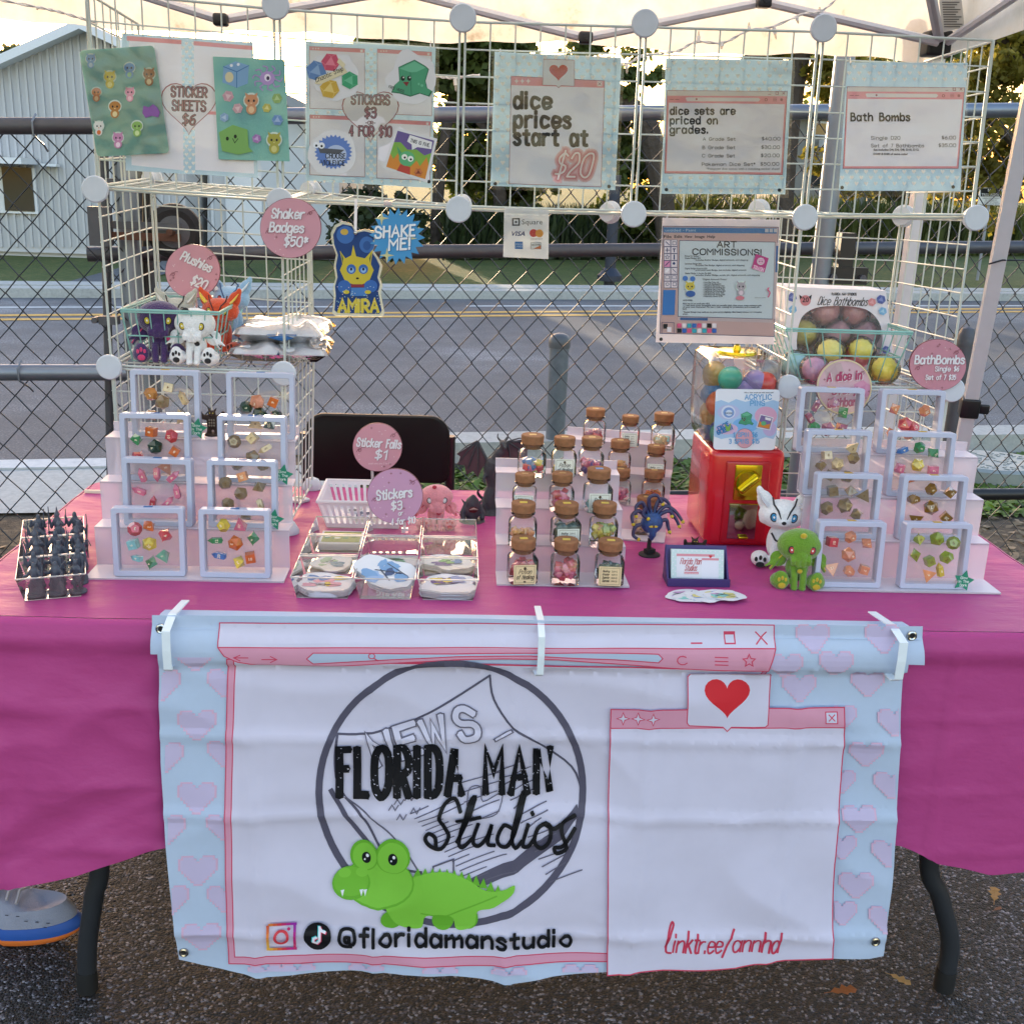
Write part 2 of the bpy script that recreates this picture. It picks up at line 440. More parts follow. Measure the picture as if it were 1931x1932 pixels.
M_DIRT = nodes_mat('soil', speckle(['#1b1712', '#3b3226', '#5a4c3a', '#77684f'], 18, 2, 1, bd=.02))
M_LAWN = nodes_mat('lawn', speckle(['#303c1b', '#465726', '#56652c', '#75703f'], 9, .5, 1, bd=.05))
M_YEL = nodes_mat('yellow_paint', speckle(['#a8813c', '#d2a452', '#dcb060'], 20, 1, .2))
M_WHT = nodes_mat('white_road_paint', speckle(['#9da2a4', '#c3c6c6', '#cfd0ce'], 20, 1, .2))
def sheet(name, pts, z, M, kind='structure', n=1):
    mb = MB(); mb.add([(p[0], p[1], z) for p in pts], [tuple(range(len(pts)))]); return tag(mb.build(name, M), kind=kind)
def ext(a, b, t0, t1): a = Vector(a); b = Vector(b); d = b-a; return a+d*t0, a+d*t1
sheet('ground', [(-300, -60), (300, -60), (300, 400), (-300, 400)], -.012, M_LAWN)
sheet('parking_lot', [(-12, -14), (14, -14), (14, 1.9), (-12, 1.0)], -.004, M_LOT)
n0, n1 = ext((-1.6, 3.33), (3.9, 4.28), -3, 5)      # street edge on our side
f0, f1 = ext((-4.26, 10.15), (8.63, 13.58), -3, 5)  # street edge on the far side
sheet('verge', [(-12, 1.0), (14, 1.9), n1, n0], -.008, M_DIRT)
sheet('road', [n0, n1, f1, f0], 0, M_ROAD)
for k in (0, 1):
    a, b = ext((-3.56, 8.33+k*.33), (7.81, 11.95+k*.33), -3, 5); sheet('centre_line', [a, b, b+Vector((0, .15)), a+Vector((0, .15))], .004, M_YEL)
a, b = ext((-3.9, 9.25), (8.2, 12.75), -.2, .26); sheet('edge_line', [a, b, b+Vector((0, .12)), a+Vector((0, .12))], .004, M_WHT)
a, b = ext((-3.9, 9.35), (8.2, 12.75), .38, 3); sheet('edge_line', [a, b, b+Vector((0, .12)), a+Vector((0, .12))], .004, M_WHT)
def strip(name, a, b, w, h, M, z0=-.01):
    a = Vector((*a, 0)); b = Vector((*b, 0)); d = (b-a).normalized(); nrm = Vector((-d.y, d.x, 0)); mb = MB()
    P = [a, b, b+nrm*w, a+nrm*w]; mb.prism([p+Vector((0, 0, z0)) for p in P], (0, 0, h-z0)); return tag(mb.build(name, M), kind='structure')
a, b = ext((-1.6, 3.12), (3.9, 4.07), .33, 3); strip('kerb', a, b, .24, .1, M_CONC)
a, b = ext((-1.6, 3.12), (3.9, 4.07), -3, .2); strip('kerb', a, b, .16, .012, M_WHT)
sheet('driveway_apron', [(-9, 1.35), (-1.25, 2.45), (.1, 2.62), (.25, 3.42), (-9, 1.85)], .003, M_CONC)
strip('far_kerb', f0, f1, .3, .1, M_CONC)
strip('sidewalk', f0+Vector((-.1, .34)), f1+Vector((-.1, .34)), .42, .105, M_CONC)
sheet('far_driveway', [az(80, 545, 0)[:2], az(215, 545, 0)[:2], az(420, 486, 0)[:2], az(300, 486, 0)[:2]], .004, M_ROAD)
# ---- ground cover beyond the fence and litter
def cover(name, n, fx, M, size, lab, cat, up=.5):
    mb = MB()
    for i in range(n):
        x, y, z = fx(); a = random.random()*6.3; s_ = size*(.5+random.random()); t = random.uniform(-.3, up)
        d = Vector((cos(a), sin(a), t)).normalized()*s_; e = Vector((-sin(a), cos(a), random.uniform(-.3, .3)))*s_*.4; p = Vector((x, y, z))
        mb.add([p-d*.2, p+e+d*.4, p+d, p-e+d*.4], [(0, 1, 2, 3)])
    return tag(mb.build(name, M, fix=False), lab, cat, kind='stuff')
def leafm(name, c, tr=.35, var=.35, sc=1.5):
    def f(n, b, pos, L):
        nz = n.nodes.new('ShaderNodeTexNoise'); nz.inputs['Scale'].default_value = sc; nz.inputs['Detail'].default_value = 3; L(pos, nz.inputs['Vector'])
        c_ = lin(c); r = ramp(n, [(.3, tuple(v*(1-var) for v in c_[:3])), (.7, tuple(v*(1+var) for v in c_[:3]))]); L(nz.outputs[0], r.inputs[0])
        L(r.outputs[0], b.inputs['Base Color']); b.inputs['Roughness'].default_value = .6
        t = n.nodes.new('ShaderNodeBsdfTranslucent'); L(r.outputs[0], t.inputs[0]); m = n.nodes.new('ShaderNodeMixShader'); m.inputs[0].default_value = tr
        o = n.nodes['Material Output']; L(b.outputs[0], m.inputs[1]); L(t.outputs[0], m.inputs[2]); L(m.outputs[0], o.inputs[0])
    return nodes_mat(name, f)
LF = leafm('weed_leaf', '#5f7a2c', var=.5, sc=9); LG = leafm('oak_leaf', '#58652f', .5); LY = leafm('sunlit_leaf', '#877f30', .5); LD = leafm('dark_leaf', '#2f3d20', .3)  # LY: golden glow of the low backlight is put into the leaf colour
def vx():
    x = random.uniform(.2, 4.6); y = random.uniform(2.2, 3.3)+.17*x; return x, y, .005
cover('weeds', 9000, vx, LF, .045, 'low green weeds growing along the kerb behind the fence', 'weeds')
cover('leaf_litter', 2500, lambda: (lambda x: (x, random.uniform(1.4, 2.3)+.17*x, .0))(random.uniform(-1.6, 4.5)), mat('dry_leaf', '#6b5a3e', var=.5, vs_=15), .035, 'brown leaf litter on the soil under the fence', 'leaf litter', .2)
# ---- buildings across the street
M_SID = mat('white_siding', '#bdbfc2', .5, var=.03, vs_=.5); M_TRIM = mat('white_trim', '#dfe3e8', .5); M_BEI = mat('beige_base', '#a8a294', .7)
M_WIN = mat('window_glass', '#4b4238', .08, var=.5, vs_=.8, spec=1); M_ROOF = mat('grey_roof', '#8d9095', .6)
def facade(name, label, Y, outline, depth, M, world_z=True):
    t = thing(name, label, 'building', ay(*outline[0], Y)); P = [ay(x, y, Y) for x, y in outline]
    mb = MB(); mb.prism([Vector((p.x, Y, p.z)) for p in P], (0, depth, 0)); mb.build('wall', M, t, True); return t
def fbox(par, name, Y, x0, y0, x1, y1, M, out=.05, d=.05, label=None):
    a, b = ay(x0, y0, Y), ay(x1, y1, Y); mb = MB(); mb.box(((a.x+b.x)/2, Y-out+d/2, (a.z+b.z)/2), (abs(b.x-a.x), d, abs(a.z-b.z))); o = mb.build(name, M, par, par is not None, label=label); return o
t = facade('metal_shed', 'white ribbed metal shed with low gable roof and a wide window, at the left', 16, [(-330, 500), (-330, 272), (163, 52), (352, 142), (352, 485)], 12, M_SID)
mb = MB(); x = -330
while x < 350:
    top = (52+(163-x)*.4462) if x < 163 else 52+(x-163)*.476
    a, b = ay(x, top+4, 16), ay(x, 465, 16); mb.box(((a.x), 15.98, (a.z+b.z)/2), (.035, .04, a.z-b.z)); x += 14.5
tag(mb.build('siding_ribs', M_SID, t, True), kind='stuff')
mb = MB()
for p, q in (((-345, 270), (163, 42)), ((163, 42), (362, 138))):
    a, b = ay(*p, 16), ay(*q, 16); d = b-a; mb.prism([a+Vector((0, -.35, 0)), b+Vector((0, -.35, 0)), b+Vector((0, -.35, -.13)), a+Vector((0, -.35, -.13))], (0, 12.6, 0))
mb.build('roof', M_TRIM, t, True)
wf = fbox(t, 'window', 16, -120, 311, 76, 404, M_TRIM, .08, .06)
for x0, x1 in ((-115, -60), (-56, 2), (8, 71)):
    a, b = ay(x0, 315, 16), ay(x1, 399, 16); mb = MB(); mb.box(((a.x+b.x)/2, 15.91, (a.z+b.z)/2), (b.x-a.x, .02, a.z-b.z)); mb.build('pane', M_WIN, wf).location = (0, 0, 0)
fbox(t, 'window_awning', 16, -130, 292, 74, 311, M_TRIM, .7, .65); fbox(t, 'foundation', 16, -330, 463, 352, 486, M_BEI, .06, .05)
s_ = fbox(t, 'security_light', 16, 84, 309, 116, 315, M_TRIM, .2, .15)
t = facade('plain_annex', 'low beige annex squeezed between the ribbed shed and the white block', 17.5, [(346, 490), (346, 250), (400, 250), (400, 490)], 6, M_BEI)
t = facade('white_block', 'plain white one storey block with a grey roof edge, behind the shaker badge sign', 17, [(392, 490), (392, 205), (500, 165), (640, 235), (640, 490)], 8, mat('pale_wall', '#c6cace', .6, var=.03, vs_=.4))
mb = MB()
for p, q in (((388, 203), (500, 158)), ((500, 158), (652, 234))):
    a, b = ay(*p, 17), ay(*q, 17); mb.prism([a+Vector((0, -.4, 0)), b+Vector((0, -.4, 0)), b+Vector((0, -.4, -.16)), a+Vector((0, -.4, -.16))], (0, 8.6, 0))
mb.build('roof', M_ROOF, t, True); fbox(t, 'door', 17, 425, 330, 498, 484, M_TRIM, .05, .04); fbox(t, 'corner_trim', 17, 392, 210, 408, 484, M_TRIM, .06, .04)
t = facade('apartment_house', 'two storey pale grey apartment house with an air conditioner below its upper window', 26, [(1470, 440), (1470, 218), (1640, 222), (1640, 440)], 8, mat('grey_render', '#8b8a84', .7, vs_=1))
wq = fbox(t, 'window', 26, 1531, 229, 1561, 258, M_TRIM, .1, .08); fbox(t, 'window_pane', 26, 1535, 233, 1557, 255, M_WIN, .12, .03)
fbox(t, 'air_conditioner', 26, 1543, 264, 1567, 279, M_TRIM, .5, .45); fbox(t, 'dark_doorway', 26, 1528, 322, 1573, 352, mat('dark_opening', '#15171a'), .05, .04); fbox(t, 'roof', 26, 1462, 212, 1650, 222, M_ROOF, .5, .5)
t = facade('cottage', 'small whitish cottage seen dimly through the trees', 30, [(850, 460), (850, 330), (925, 300), (990, 330), (990, 460)], 6, M_BEI); fbox(t, 'window', 30, 878, 350, 905, 378, M_WIN)
t = thing('picket_fence', 'low white board fence under the trees past the lawn', 'fence', ay(860, 450, 22))
for k in range(4): fbox(t, 'board', 22, 850, 420+k*8, 1000, 425+k*8, M_TRIM, .05, .04)
for x in (852, 898, 946, 992): fbox(t, 'post', 22, x, 415, x+5, 462, M_TRIM, .1, .06)
t = thing('sign_post', 'dark blue steel sign post standing at the far kerb', 'post', az(1148, 548, 0)); a = az(1148, 548, 0); b = ay(1147, 330, a.y)
mb = MB(); mb.tube([(a.x, a.y, 0), (a.x, a.y, b.z)], .075, 10); mb.build('pole', mat('navy_paint', '#262d3c', .5), t, True); mb = MB(); mb.lathe([(.17, 0.13), (.17, .2), (.08, .3)], 12, (a.x, a.y, 0)); mb.build('base', MC['navy_paint'], t, True)
# ---- no trespassing sign
Ys = 17.2; P0, P1 = ay(1847, 354, Ys), ay(1889, 388, Ys)
t = thing('warning_sign', 'small black and white no trespassing sign in front of the sunlit golden trees', 'sign', ((P0.x+P1.x)/2, Ys, 0))
mb = MB(); mb.box(((P0.x+P1.x)/2, Ys, (P0.z+P1.z)/2), (P1.x-P0.x, .02, P0.z-P1.z)); mb.build('board', ink('#d9dbd8'), t, True)
mb = MB(); mb.tube([((P0.x+P1.x)/2, Ys+.04, 0), ((P0.x+P1.x)/2, Ys+.04, P0.z)], .025, 8); mb.build('post', MC['grey_roof'], t, True)
pr = Print(lambda u, v: ay(u, v, Ys-.012), (0, -1, 0), .002, .001); pr.rect(1848.5, 355.5, 1887.5, 371, '#16181a'); pr.bf('NO', 1868, 362, 5.5, '#e8e8e6', 12, 'c', .02); pr.bf('TRESPASSING', 1868, 370, 5, '#e8e8e6', 36, 'c', .01)
for k, s_ in enumerate(('LANDLORD TENANT', 'BY ORDER OF', 'CHIEF OF POLICE', 'FLA. STATUTE 810.09')): pr.bf(s_, 1868, 375.5+k*3.6, 2.4, '#3a3d40', None, 'c')
pr.build('lettering', t)
# ---- trees
M_BARK = mat('bark', '#4a4038', .9, var=.4, vs_=4, bump=1, bs=9, bdist=.05, world=True)
def tree(lab, limbs, clumps, M, n, leaf, name='oak_tree', group='trees across the street'):
    """limbs: list of (points, radii); clumps: (center, radii)"""
    t = thing(name, lab, 'tree', (limbs[0][0][0][0], limbs[0][0][0][1], 0), group=group)
    mb = MB()
    for P, r in limbs:
        Q = catmull([tuple(p)+(q,) for p, q in zip(P, r)], 4); mb.tube([q[:3] for q in Q], [q[3] for q in Q], 9)
    mb.build('trunk', M_BARK, t, True)
    mb = MB(); tot = sum(c[1][0]*c[1][2] for c in clumps)
    for (c, r) in clumps:
        nn = int(n*r[0]*r[2]/tot); c = Vector(c)
        subs = [c+Vector((random.gauss(0, .45)*r[0], random.gauss(0, .45)*r[1], random.gauss(0, .45)*r[2])) for _ in range(max(6, nn//60))]
        for i in range(nn):
            s0 = random.choice(subs); p = s0+Vector((random.gauss(0, .16)*r[0], random.gauss(0, .16)*r[1], random.gauss(0, .13)*r[2]))
            d = Vector((random.gauss(0, 1), random.gauss(0, 1), random.gauss(0, .7))).normalized(); e = d.cross(Vector((random.gauss(0, 1), random.gauss(0, 1), random.gauss(0, 1)))).normalized()*leaf*.45
            d = d*leaf*(.6+.7*random.random()); mb.add([p-d*.5, p+e, p+d*.5, p-e], [(0, 1, 2, 3)])
    mb.build('crown', M, t, True, fix=False); return t
def P3(x, y, Y): return ay(x, y, Y)
def limb(Y, *pts): return ([P3(x, y, Y+dy) for x, y, r, dy in [(p+(0,))[:4] for p in pts]], [p[2]*Y/2085 for p in pts])
def cl(x, y, Y, rx, rz, ry=None): return (P3(x, y, Y), (rx*(Y+2)/2085, (ry or rx)*(Y+2)/2085, rz*(Y+2)/2085))
tree('dark oak with twin trunks standing behind the first two posters', [limb(20, (822, 480, 14), (825, 380, 12), (850, 200, 10), (900, 40, 6)), limb(20.5, (944, 480, 16), (943, 380, 14), (935, 240, 11), (960, 60, 7)), limb(20.3, (935, 260, 9), (860, 180, 7, 1), (800, 60, 4, 1))],
     [cl(850, 120, 20, 75, 70), cl(935, 90, 20, 80, 60), cl(860, 300, 21, 70, 60), cl(970, 330, 21, 70, 70), cl(920, 210, 22, 80, 50), cl(820, 20, 20, 90, 50), cl(740, 90, 20, 70, 70), cl(700, 210, 20, 50, 60), cl(1010, 200, 21, 80, 80)], LG, 22000, .17)
tree('wide oak with a heavy crooked limb seen between the dice price signs', [limb(19, (1262, 485, 24), (1250, 380, 22), (1235, 290, 24), (1215, 225, 20), (1170, 180, 13), (1120, 120, 8)), limb(19.5, (1240, 300, 16), (1300, 220, 14), (1380, 140, 10), (1460, 60, 7))],
     [cl(1205, 150, 19, 40, 30), cl(1140, 40, 20, 90, 60), cl(1205, 340, 20, 70, 60), cl(1330, 40, 20, 90, 35), cl(1240, 420, 20, 90, 40), cl(1080, 200, 21, 90, 80), cl(1150, 260, 21, 80, 60), cl(1340, 300, 22, 90, 70)], LG, 15000, .16)
tree('leaning oak behind the grades price list', [limb(18, (1478, 490, 20), (1480, 380, 18), (1492, 240, 17), (1512, 110, 16), (1550, -20, 12)), limb(18.5, (1496, 230, 9), (1440, 130, 8), (1380, 60, 6))],
     [cl(1560, 130, 18, 45, 45), cl(1540, 50, 18, 90, 40), cl(1460, 110, 19, 40, 22), cl(1590, 330, 20, 50, 40)], LY, 6500, .13)
tree('sunlit golden oak with black arching limbs at the far right', [limb(17, (2060, 480, 26), (2040, 330, 26), (1990, 200, 24), (1925, 120, 20), (1870, 60, 12)), limb(17.5, (2010, 340, 15), (1930, 285, 12), (1865, 225, 8), (1800, 190, 5)), limb(17.2, (1990, 200, 14), (2050, 60, 10), (2020, -60, 6))],
     [cl(1840, 180, 17, 80, 65), cl(1900, 100, 17, 80, 60), cl(1850, 330, 18, 85, 75), cl(1950, 250, 18, 70, 70), cl(1780, 250, 19, 60, 60), cl(1690, 160, 21, 70, 60)], LY, 12000, .12)
tree('far dark green tree filling the gap behind the bath bomb price list', [limb(27, (1700, 450, 14), (1690, 300, 12), (1650, 160, 8))], [cl(1640, 200, 27, 90, 80), cl(1700, 330, 27, 100, 60), cl(1770, 120, 27, 80, 60)], LG, 5000, .2)
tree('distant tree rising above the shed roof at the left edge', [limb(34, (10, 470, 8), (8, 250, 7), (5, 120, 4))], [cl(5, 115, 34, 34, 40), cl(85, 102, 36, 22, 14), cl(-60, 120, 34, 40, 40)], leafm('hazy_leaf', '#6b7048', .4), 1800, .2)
tree('dark bushy tree standing against the right end of the white block', [limb(15.5, (705, 484, 10), (702, 400, 8), (690, 300, 6))], [cl(680, 400, 15.5, 42, 60), cl(735, 430, 15.5, 45, 50), cl(700, 310, 15.5, 45, 50), cl(780, 440, 16, 40, 40)], LD, 6000, .12)
def reeds(lab, x0, x1, yb, Y, h, n, M):
    mb = MB()
    for i in range(n):
        p = az(random.uniform(x0, x1), yb, 0); p = Vector((p.x, p.y+random.uniform(-.6, 1.6), 0)); hh = h*random.uniform(.5, 1.1); a = random.random()*6.3; b = Vector((cos(a), sin(a), 0)); lean = random.uniform(.05, .5)*hh
        wv = Vector((-b.y, b.x, 0))*random.uniform(.02, .045); k = [p, p+b*lean*.3+Vector((0, 0, hh*.6)), p+b*lean+Vector((0, 0, hh))]
        mb.add([k[0]-wv, k[0]+wv, k[1]+wv, k[1]-wv, k[2]], [(0, 1, 2, 3), (3, 2, 4)])
    return tag(mb.build('tall_grass', M, fix=False), lab, 'tall grass', kind='stuff')
reeds('tall dark cane grass along the far edge of the lawn, left part', 840, 1260, 486, 18, .95, 4500, LD)
reeds('tall olive cane grass along the far edge of the lawn, right part', 1260, 2100, 480, 18, 1.25, 8000, leafm('cane_leaf', '#56602f', .4))
# ---- bollard, water meter lid
M_GALV = mat('galvanised_steel', '#7d8794', .45, .7, .12, 8, .3, 60); M_DKS = mat('weathered_steel', '#565960', .55, .6, .25, 12, .3, 80); M_BLK = mat('black_paint_steel', '#17181b', .4)
p = az(1045, 862, 0); t = thing('bollard', 'galvanised steel bollard with a domed cap behind the fence', 'bollard', p)
mb = MB(); bz = ay(1048, 628, p.y).z; mb.tube([(0, 0, 0), (0, 0, bz-.06)], .05, 20); mb.build('post', mat('mottled_galvanised', '#6f767e', .55, .5, .35, 25), t); mb = MB(); mb.lathe([(.055, bz-.075), (.057, bz-.05), (.054, bz-.03), (.04, bz-.01), (.02, bz-.002), (.001, bz)], 20); mb.build('cap', mat('cap_grey', '#55575a', .45), t)
p = az(1866, 898, 0); t = thing('meter_lid', 'oval pale grey water meter cover lying in the weeds by the kerb', 'manhole cover', (p.x, p.y, 0))
mb = MB(); mb.lathe([(.3, 0), (.3, .07), (.28, .085)], 32, sx=1, sy=.8); mb.build('lid', mat('lid_grey', '#8f9694', .5, .3, .1, 10, .8, 60), t)
mb = MB()
for i in range(70):
    a, r = random.random()*6.28, .25*random.random()**.5; mb.box((r*cos(a), r*sin(a)*.8, .087), (.028, .01, .004), E3(0, 0, random.choice((.7, -.7))))
tag(mb.build('tread_studs', MC['lid_grey'], t), kind='stuff')
# ================================================================ FENCE AND SLIDING GATE
def fy(x): return 1.05+.17*(x+.57)                       # fixed fence line
def onf(px, py, off=0):                                # pixel ray meets the fence plane
    d = ray(px, py); n = Vector((-.17, 1, 0)); p0 = Vector((-.57, 1.05+off, 0)); return CAM+d*((p0-CAM).dot(n)/d.dot(n))
M_WIRE = mat('chain_link_wire', '#3a3f44', .5, .45, .15, 20)
def chainlink(name, par, xa, xb, zlo, zhi, off, cw=.081, ch=.093, r=.0023):
    """zlo/zhi: functions of x; zigzag wires hooked into their neighbours"""
    mb = MB(); dirx = Vector((1, .17, 0)); k = 0; x = xa
    while x < xb:
        z = zlo(x); pts = []; j = 0
        s0 = k % 2
        while z < zhi(x):
            sgn = 1 if (j+s0) % 2 else -1; jx = noise.noise(Vector((x*9, z*7, off)))*.004
            pts.append(Vector((x+sgn*cw*.262+jx, fy(x)+off+sgn*.003*(1 if k % 2 else -1), z))); j += 1; z += ch/2
        if len(pts) > 1: mb.tube(pts, r, 5)
        x += cw/2; k += 1
    return mb.build(name, M_WIRE, par, True)
def rail(par, name, a, b, r, M): mb = MB(); mb.tube([a, b], r, 16); return mb.build(name, M, par, True)
t = thing('fixed_fence_panel', 'grey chain link fence panel left of the gate posts, with two rails', 'fence', (-.9, 1.0, 0), group=None)
A, B = onf(-60, 238), onf(222, 238); rail(t, 'top_rail', A, B, .021, M_DKS); A2, B2 = onf(-60, 703), onf(240, 703); rail(t, 'lower_rail', A2, B2, .0225, M_GALV)
zt = lambda x: A.z+(x-A.x)*(B.z-A.z)/(B.x-A.x)+.02
chainlink('wire_mesh', t, A.x-.1, B.x+.02, lambda x: .03, zt, .024)
for (x, y, dy) in ((65, 238, 1), (38, 703, -1)):
    p = onf(x, y, -.03); mb = MB(); mb.tube([p+Vector((.0, .02, .03)), p+Vector((-.004, -.002, .01)), p+Vector((-.004, 0, -.022)), p+Vector((.01, .03, -.045)), p+Vector((.012, .05, -.06))], .0028, 6); mb.build('tie_wire', M_GALV, t, True)
def post(lab, xt, yt, xb, r, off, M, z1=None, cap=True):
    a = onf(xt, yt, off); b = onf(xb, 880, off); t = thing('fence_post', lab, 'post', (a.x, a.y, 0)); mb = MB(); mb.tube([(a.x, a.y, 0), (a.x, a.y, a.z if z1 is None else z1)], r, 18); mb.build('pipe', M, t, True)
    if cap: mb = MB(); mb.lathe([(r*1.08, 0), (r*1.08, .03), (r*.7, .055), (.001, .062)], 16, (a.x, a.y, a.z-.02)); mb.build('cap', M, t, True)
    return t
post('thick grey gate post left of the plush shelf', 231, 238, 245, .031, .05, M_GALV); post('second darker gate post just right of the thick one', 262, 238, 262, .024, .17, M_DKS)
post('grey pipe post behind the bath bomb price list', 1597, 70, 1585, .029, -.06, M_GALV); post('short grey pipe stub behind the bath bombs sign', 1822, 640, 1800, .028, .0, M_DKS)
t = thing('sliding_gate', 'long grey chain link sliding gate with three heavy rails', 'gate', (.8, 1.35, 0))
g0, g1 = onf(176, 222, .1), onf(2060, 207, .1); rail(t, 'top_rail', g0, g1, .022, M_GALV)
m0, m1 = onf(166, 480, .1), onf(2060, 465, .1); rail(t, 'middle_rail', m0, m1, .02, M_DKS)
l0, l1 = onf(180, 945, .1), onf(2060, 931, .1); rail(t, 'bottom_rail', l0, l1, .021, M_BLK)
zt2 = lambda x: g0.z+(x-g0.x)*(g1.z-g0.z)/(g1.x-g0.x)+.03
chainlink('wire_mesh', t, B.x+.03, g1.x, lambda x: .06, zt2, .128)
rail(t, 'end_bar', onf(196, 240, .1), onf(212, 1000, .1), .012, M_DKS); rail(t, 'end_bar', onf(277, 240, .11), onf(275, 1000, .11), .01, M_BLK)
# bracket box on the middle rail
c = onf(1594, 520, -.07); t = thing('hinge_bracket', 'black bolted steel bracket clamped to the pipe post under the middle rail', 'bracket', c)
mb = MB(); mb.box((0, 0, 0), (.125, .03, .05)); mb.build('plate', M_BLK, t)
for sx in (-.045, .045): mb = MB(); mb.tube([(sx, -.015, -.005), (sx, -.03, -.005)], .011, 6); mb.build('bolt', M_DKS, t)
mb = MB(); mb.box((-.005, .02, .075), (.045, .05, .1)); mb.build('sleeve', M_BLK, t)
# roller
c = onf(330, 437, .0); t = thing('gate_roller', 'black rubber gate roller wheel on a rusty forked bracket', 'wheel', c); Rx = E3(pi/2, 0, .15)
mb = MB(); mb.lathe([(.03, -.02), (.058, -.024), (.072, -.014), (.074, 0), (.072, .014), (.058, .024), (.03, .02)], 28, (0, 0, 0), Rx); mb.build('tyre', mat('worn_rubber', '#1e1f22', .8, bump=.4), t)
mb = MB(); mb.lathe([(.001, -.026), (.02, -.026), (.046, -.02), (.048, .02), (.001, .026)], 20, (0, -.001, 0), Rx); mb.build('rim', M_DKS, t)
M_RUST = mat('rusty_steel', '#5b4034', .8, .3, .5, 30)
for dz in (.028, -.028): mb = MB(); mb.box((-.075, -.04, dz*.5), (.2, .006, .02)); mb.build('fork_arm', M_RUST if dz < 0 else M_DKS, t)
mb = MB(); mb.box((-.18, -.05, .01), (.05, .05, .1)); mb.build('clamp', M_DKS, t); mb = MB(); mb.tube([(0, -.06, 0), (0, .03, 0)], .009, 8); mb.build('axle', M_RUST, t)
for x, y in ((207, 345), (207, 604)):
    c = onf(x, y, .0); mb = MB(); mb.box((0, 0, 0), (.05, .03, .022)); mb.tube([(-.035, -.02, 0), (-.035, .02, 0)], .009, 6)
    tag(mb.build('tension_clamp', M_DKS, loc=c), 'dark steel tension clamp on the gate post, %s' % ('upper one level with the shelf' if y < 400 else 'lower one level with the plush basket'), 'clamp', 'tension clamps on the gate post')
# ================================================================ CANOPY TENT
def fabric(n, b, pos, L, tr=.34, pale=0):
    nz = n.nodes.new('ShaderNodeTexNoise'); nz.inputs['Scale'].default_value = 6; nz.inputs['Detail'].default_value = 6; nz.inputs['Roughness'].default_value = .65; L(pos, nz.inputs['Vector'])
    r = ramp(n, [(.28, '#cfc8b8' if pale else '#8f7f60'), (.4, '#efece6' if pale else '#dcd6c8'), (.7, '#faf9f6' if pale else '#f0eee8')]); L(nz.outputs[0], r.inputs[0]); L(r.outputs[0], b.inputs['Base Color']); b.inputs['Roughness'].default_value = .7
    t = n.nodes.new('ShaderNodeBsdfTranslucent'); L(r.outputs[0], t.inputs[0]); m = n.nodes.new('ShaderNodeMixShader'); m.inputs[0].default_value = tr
    o = n.nodes['Material Output']; L(b.outputs[0], m.inputs[1]); L(t.outputs[0], m.inputs[2]); L(m.outputs[0], o.inputs[0])
M_FAB = nodes_mat('canopy_fabric', fabric); M_TOP = nodes_mat('canopy_roof_fabric', lambda n, b, pos, L: fabric(n, b, pos, L, .85, 1)); M_WST = mat('white_tent_steel', '#c3c5cc', .35, .2)  # roof cloth whiter and more translucent than the valance, to brighten the posters
t = thing('canopy_tent', 'off white pop up canopy tent over the stall with white steel frame', 'tent', (1.8, 1.0, 0))
XL, XR, YB, YF = -.85, 1.83, 1.0, -1.42
def zb(x): return 1.722+.006*sin(x*9)+.003*sin(x*31)
ZT = 1.95
mb = MB()
mb.grid(lambda u, v: Vector((XL+(XR-XL)*u, YB+.02*sin(u*7+v*3)+.02*(1-v), (zb(XL+(XR-XL)*u))*(1-v)+ZT*v)), 60, 6); mb.build('back_valance', M_FAB, t, True, fix=False)
mb = MB(); mb.grid(lambda u, v: Vector((XR+.02*sin(u*9), YB+(YF-YB)*u, (1.725+.03*sin(u*6))*(1-v)+ZT*v)), 40, 6); mb.build('side_valance', M_FAB, t, True, fix=False)
mb = MB(); mb.grid(lambda u, v: Vector((XL-.02*sin(u*9), YB+(YF-YB)*u, (1.725+.01*sin(u*6))*(1-v)+ZT*v)), 40, 6); mb.build('side_valance', M_FAB, t, True, fix=False)
mb = MB(); mb.tube([(XL, YB-.003, zb(XL)), (XR, YB-.003, zb(XR))], .002, 4)
px_, py_ = (XL+XR)/2, (YB+YF)/2; mb = MB(); q = [(XL, YB), (XR, YB), (XR, YF), (XL, YF)]
for i in range(4):
    a = Vector((*q[i], ZT)); b = Vector((*q[(i+1) % 4], ZT)); pk = Vector((px_, py_, 2.65)); mb.grid(lambda u, v: (a.lerp(b, u)).lerp(pk, v)-Vector((0, 0, .12*v*(1-v))), 10, 8)
mb.build('roof', M_TOP, t, True)
YT = .93
def bar(name, pts, r=.011, Y=YT): mb = MB(); P = [ay(x, y, Y) if len(q_) == 2 else ay(x, y, q_[2]) for q_ in pts for x, y in [q_[:2]]]; mb.tube(P, r, 8); return mb.build(name, M_WST, t, True)
for P in ([(90, -65), (417, 38)], [(417, 38), (750, -18)], [(750, -18), (1104, 72)], [(1104, 72), (1440, 4)], [(1440, 4), (1768, 80)], [(-150, -20), (90, -65)]): bar('truss_bar', P)
bar('truss_bar', [(1788, 78, .93), (1960, -38, .5)]); bar('truss_bar', [(1770, 72, .93), (1752, -20, .7)], .013)
for i, (x, y) in enumerate(((417, 38), (1104, 72), (1440, 4), (750, -18), (90, -65))):
    mb = MB(); p = ay(x, y, YT-.02); mb.box(p, (.034, .034, .028), bev=.006); mb.tube([p+Vector((0, -.02, 0)), p+Vector((0, -.024, 0))], .005, 8); mb.build('joint_clip', M_BLK, t, True)
p = ay(1768, 84, .98); mb = MB(); mb.box(p, (.075, .06, .06), bev=.008); mb.build('corner_bracket', M_BLK, t, True)
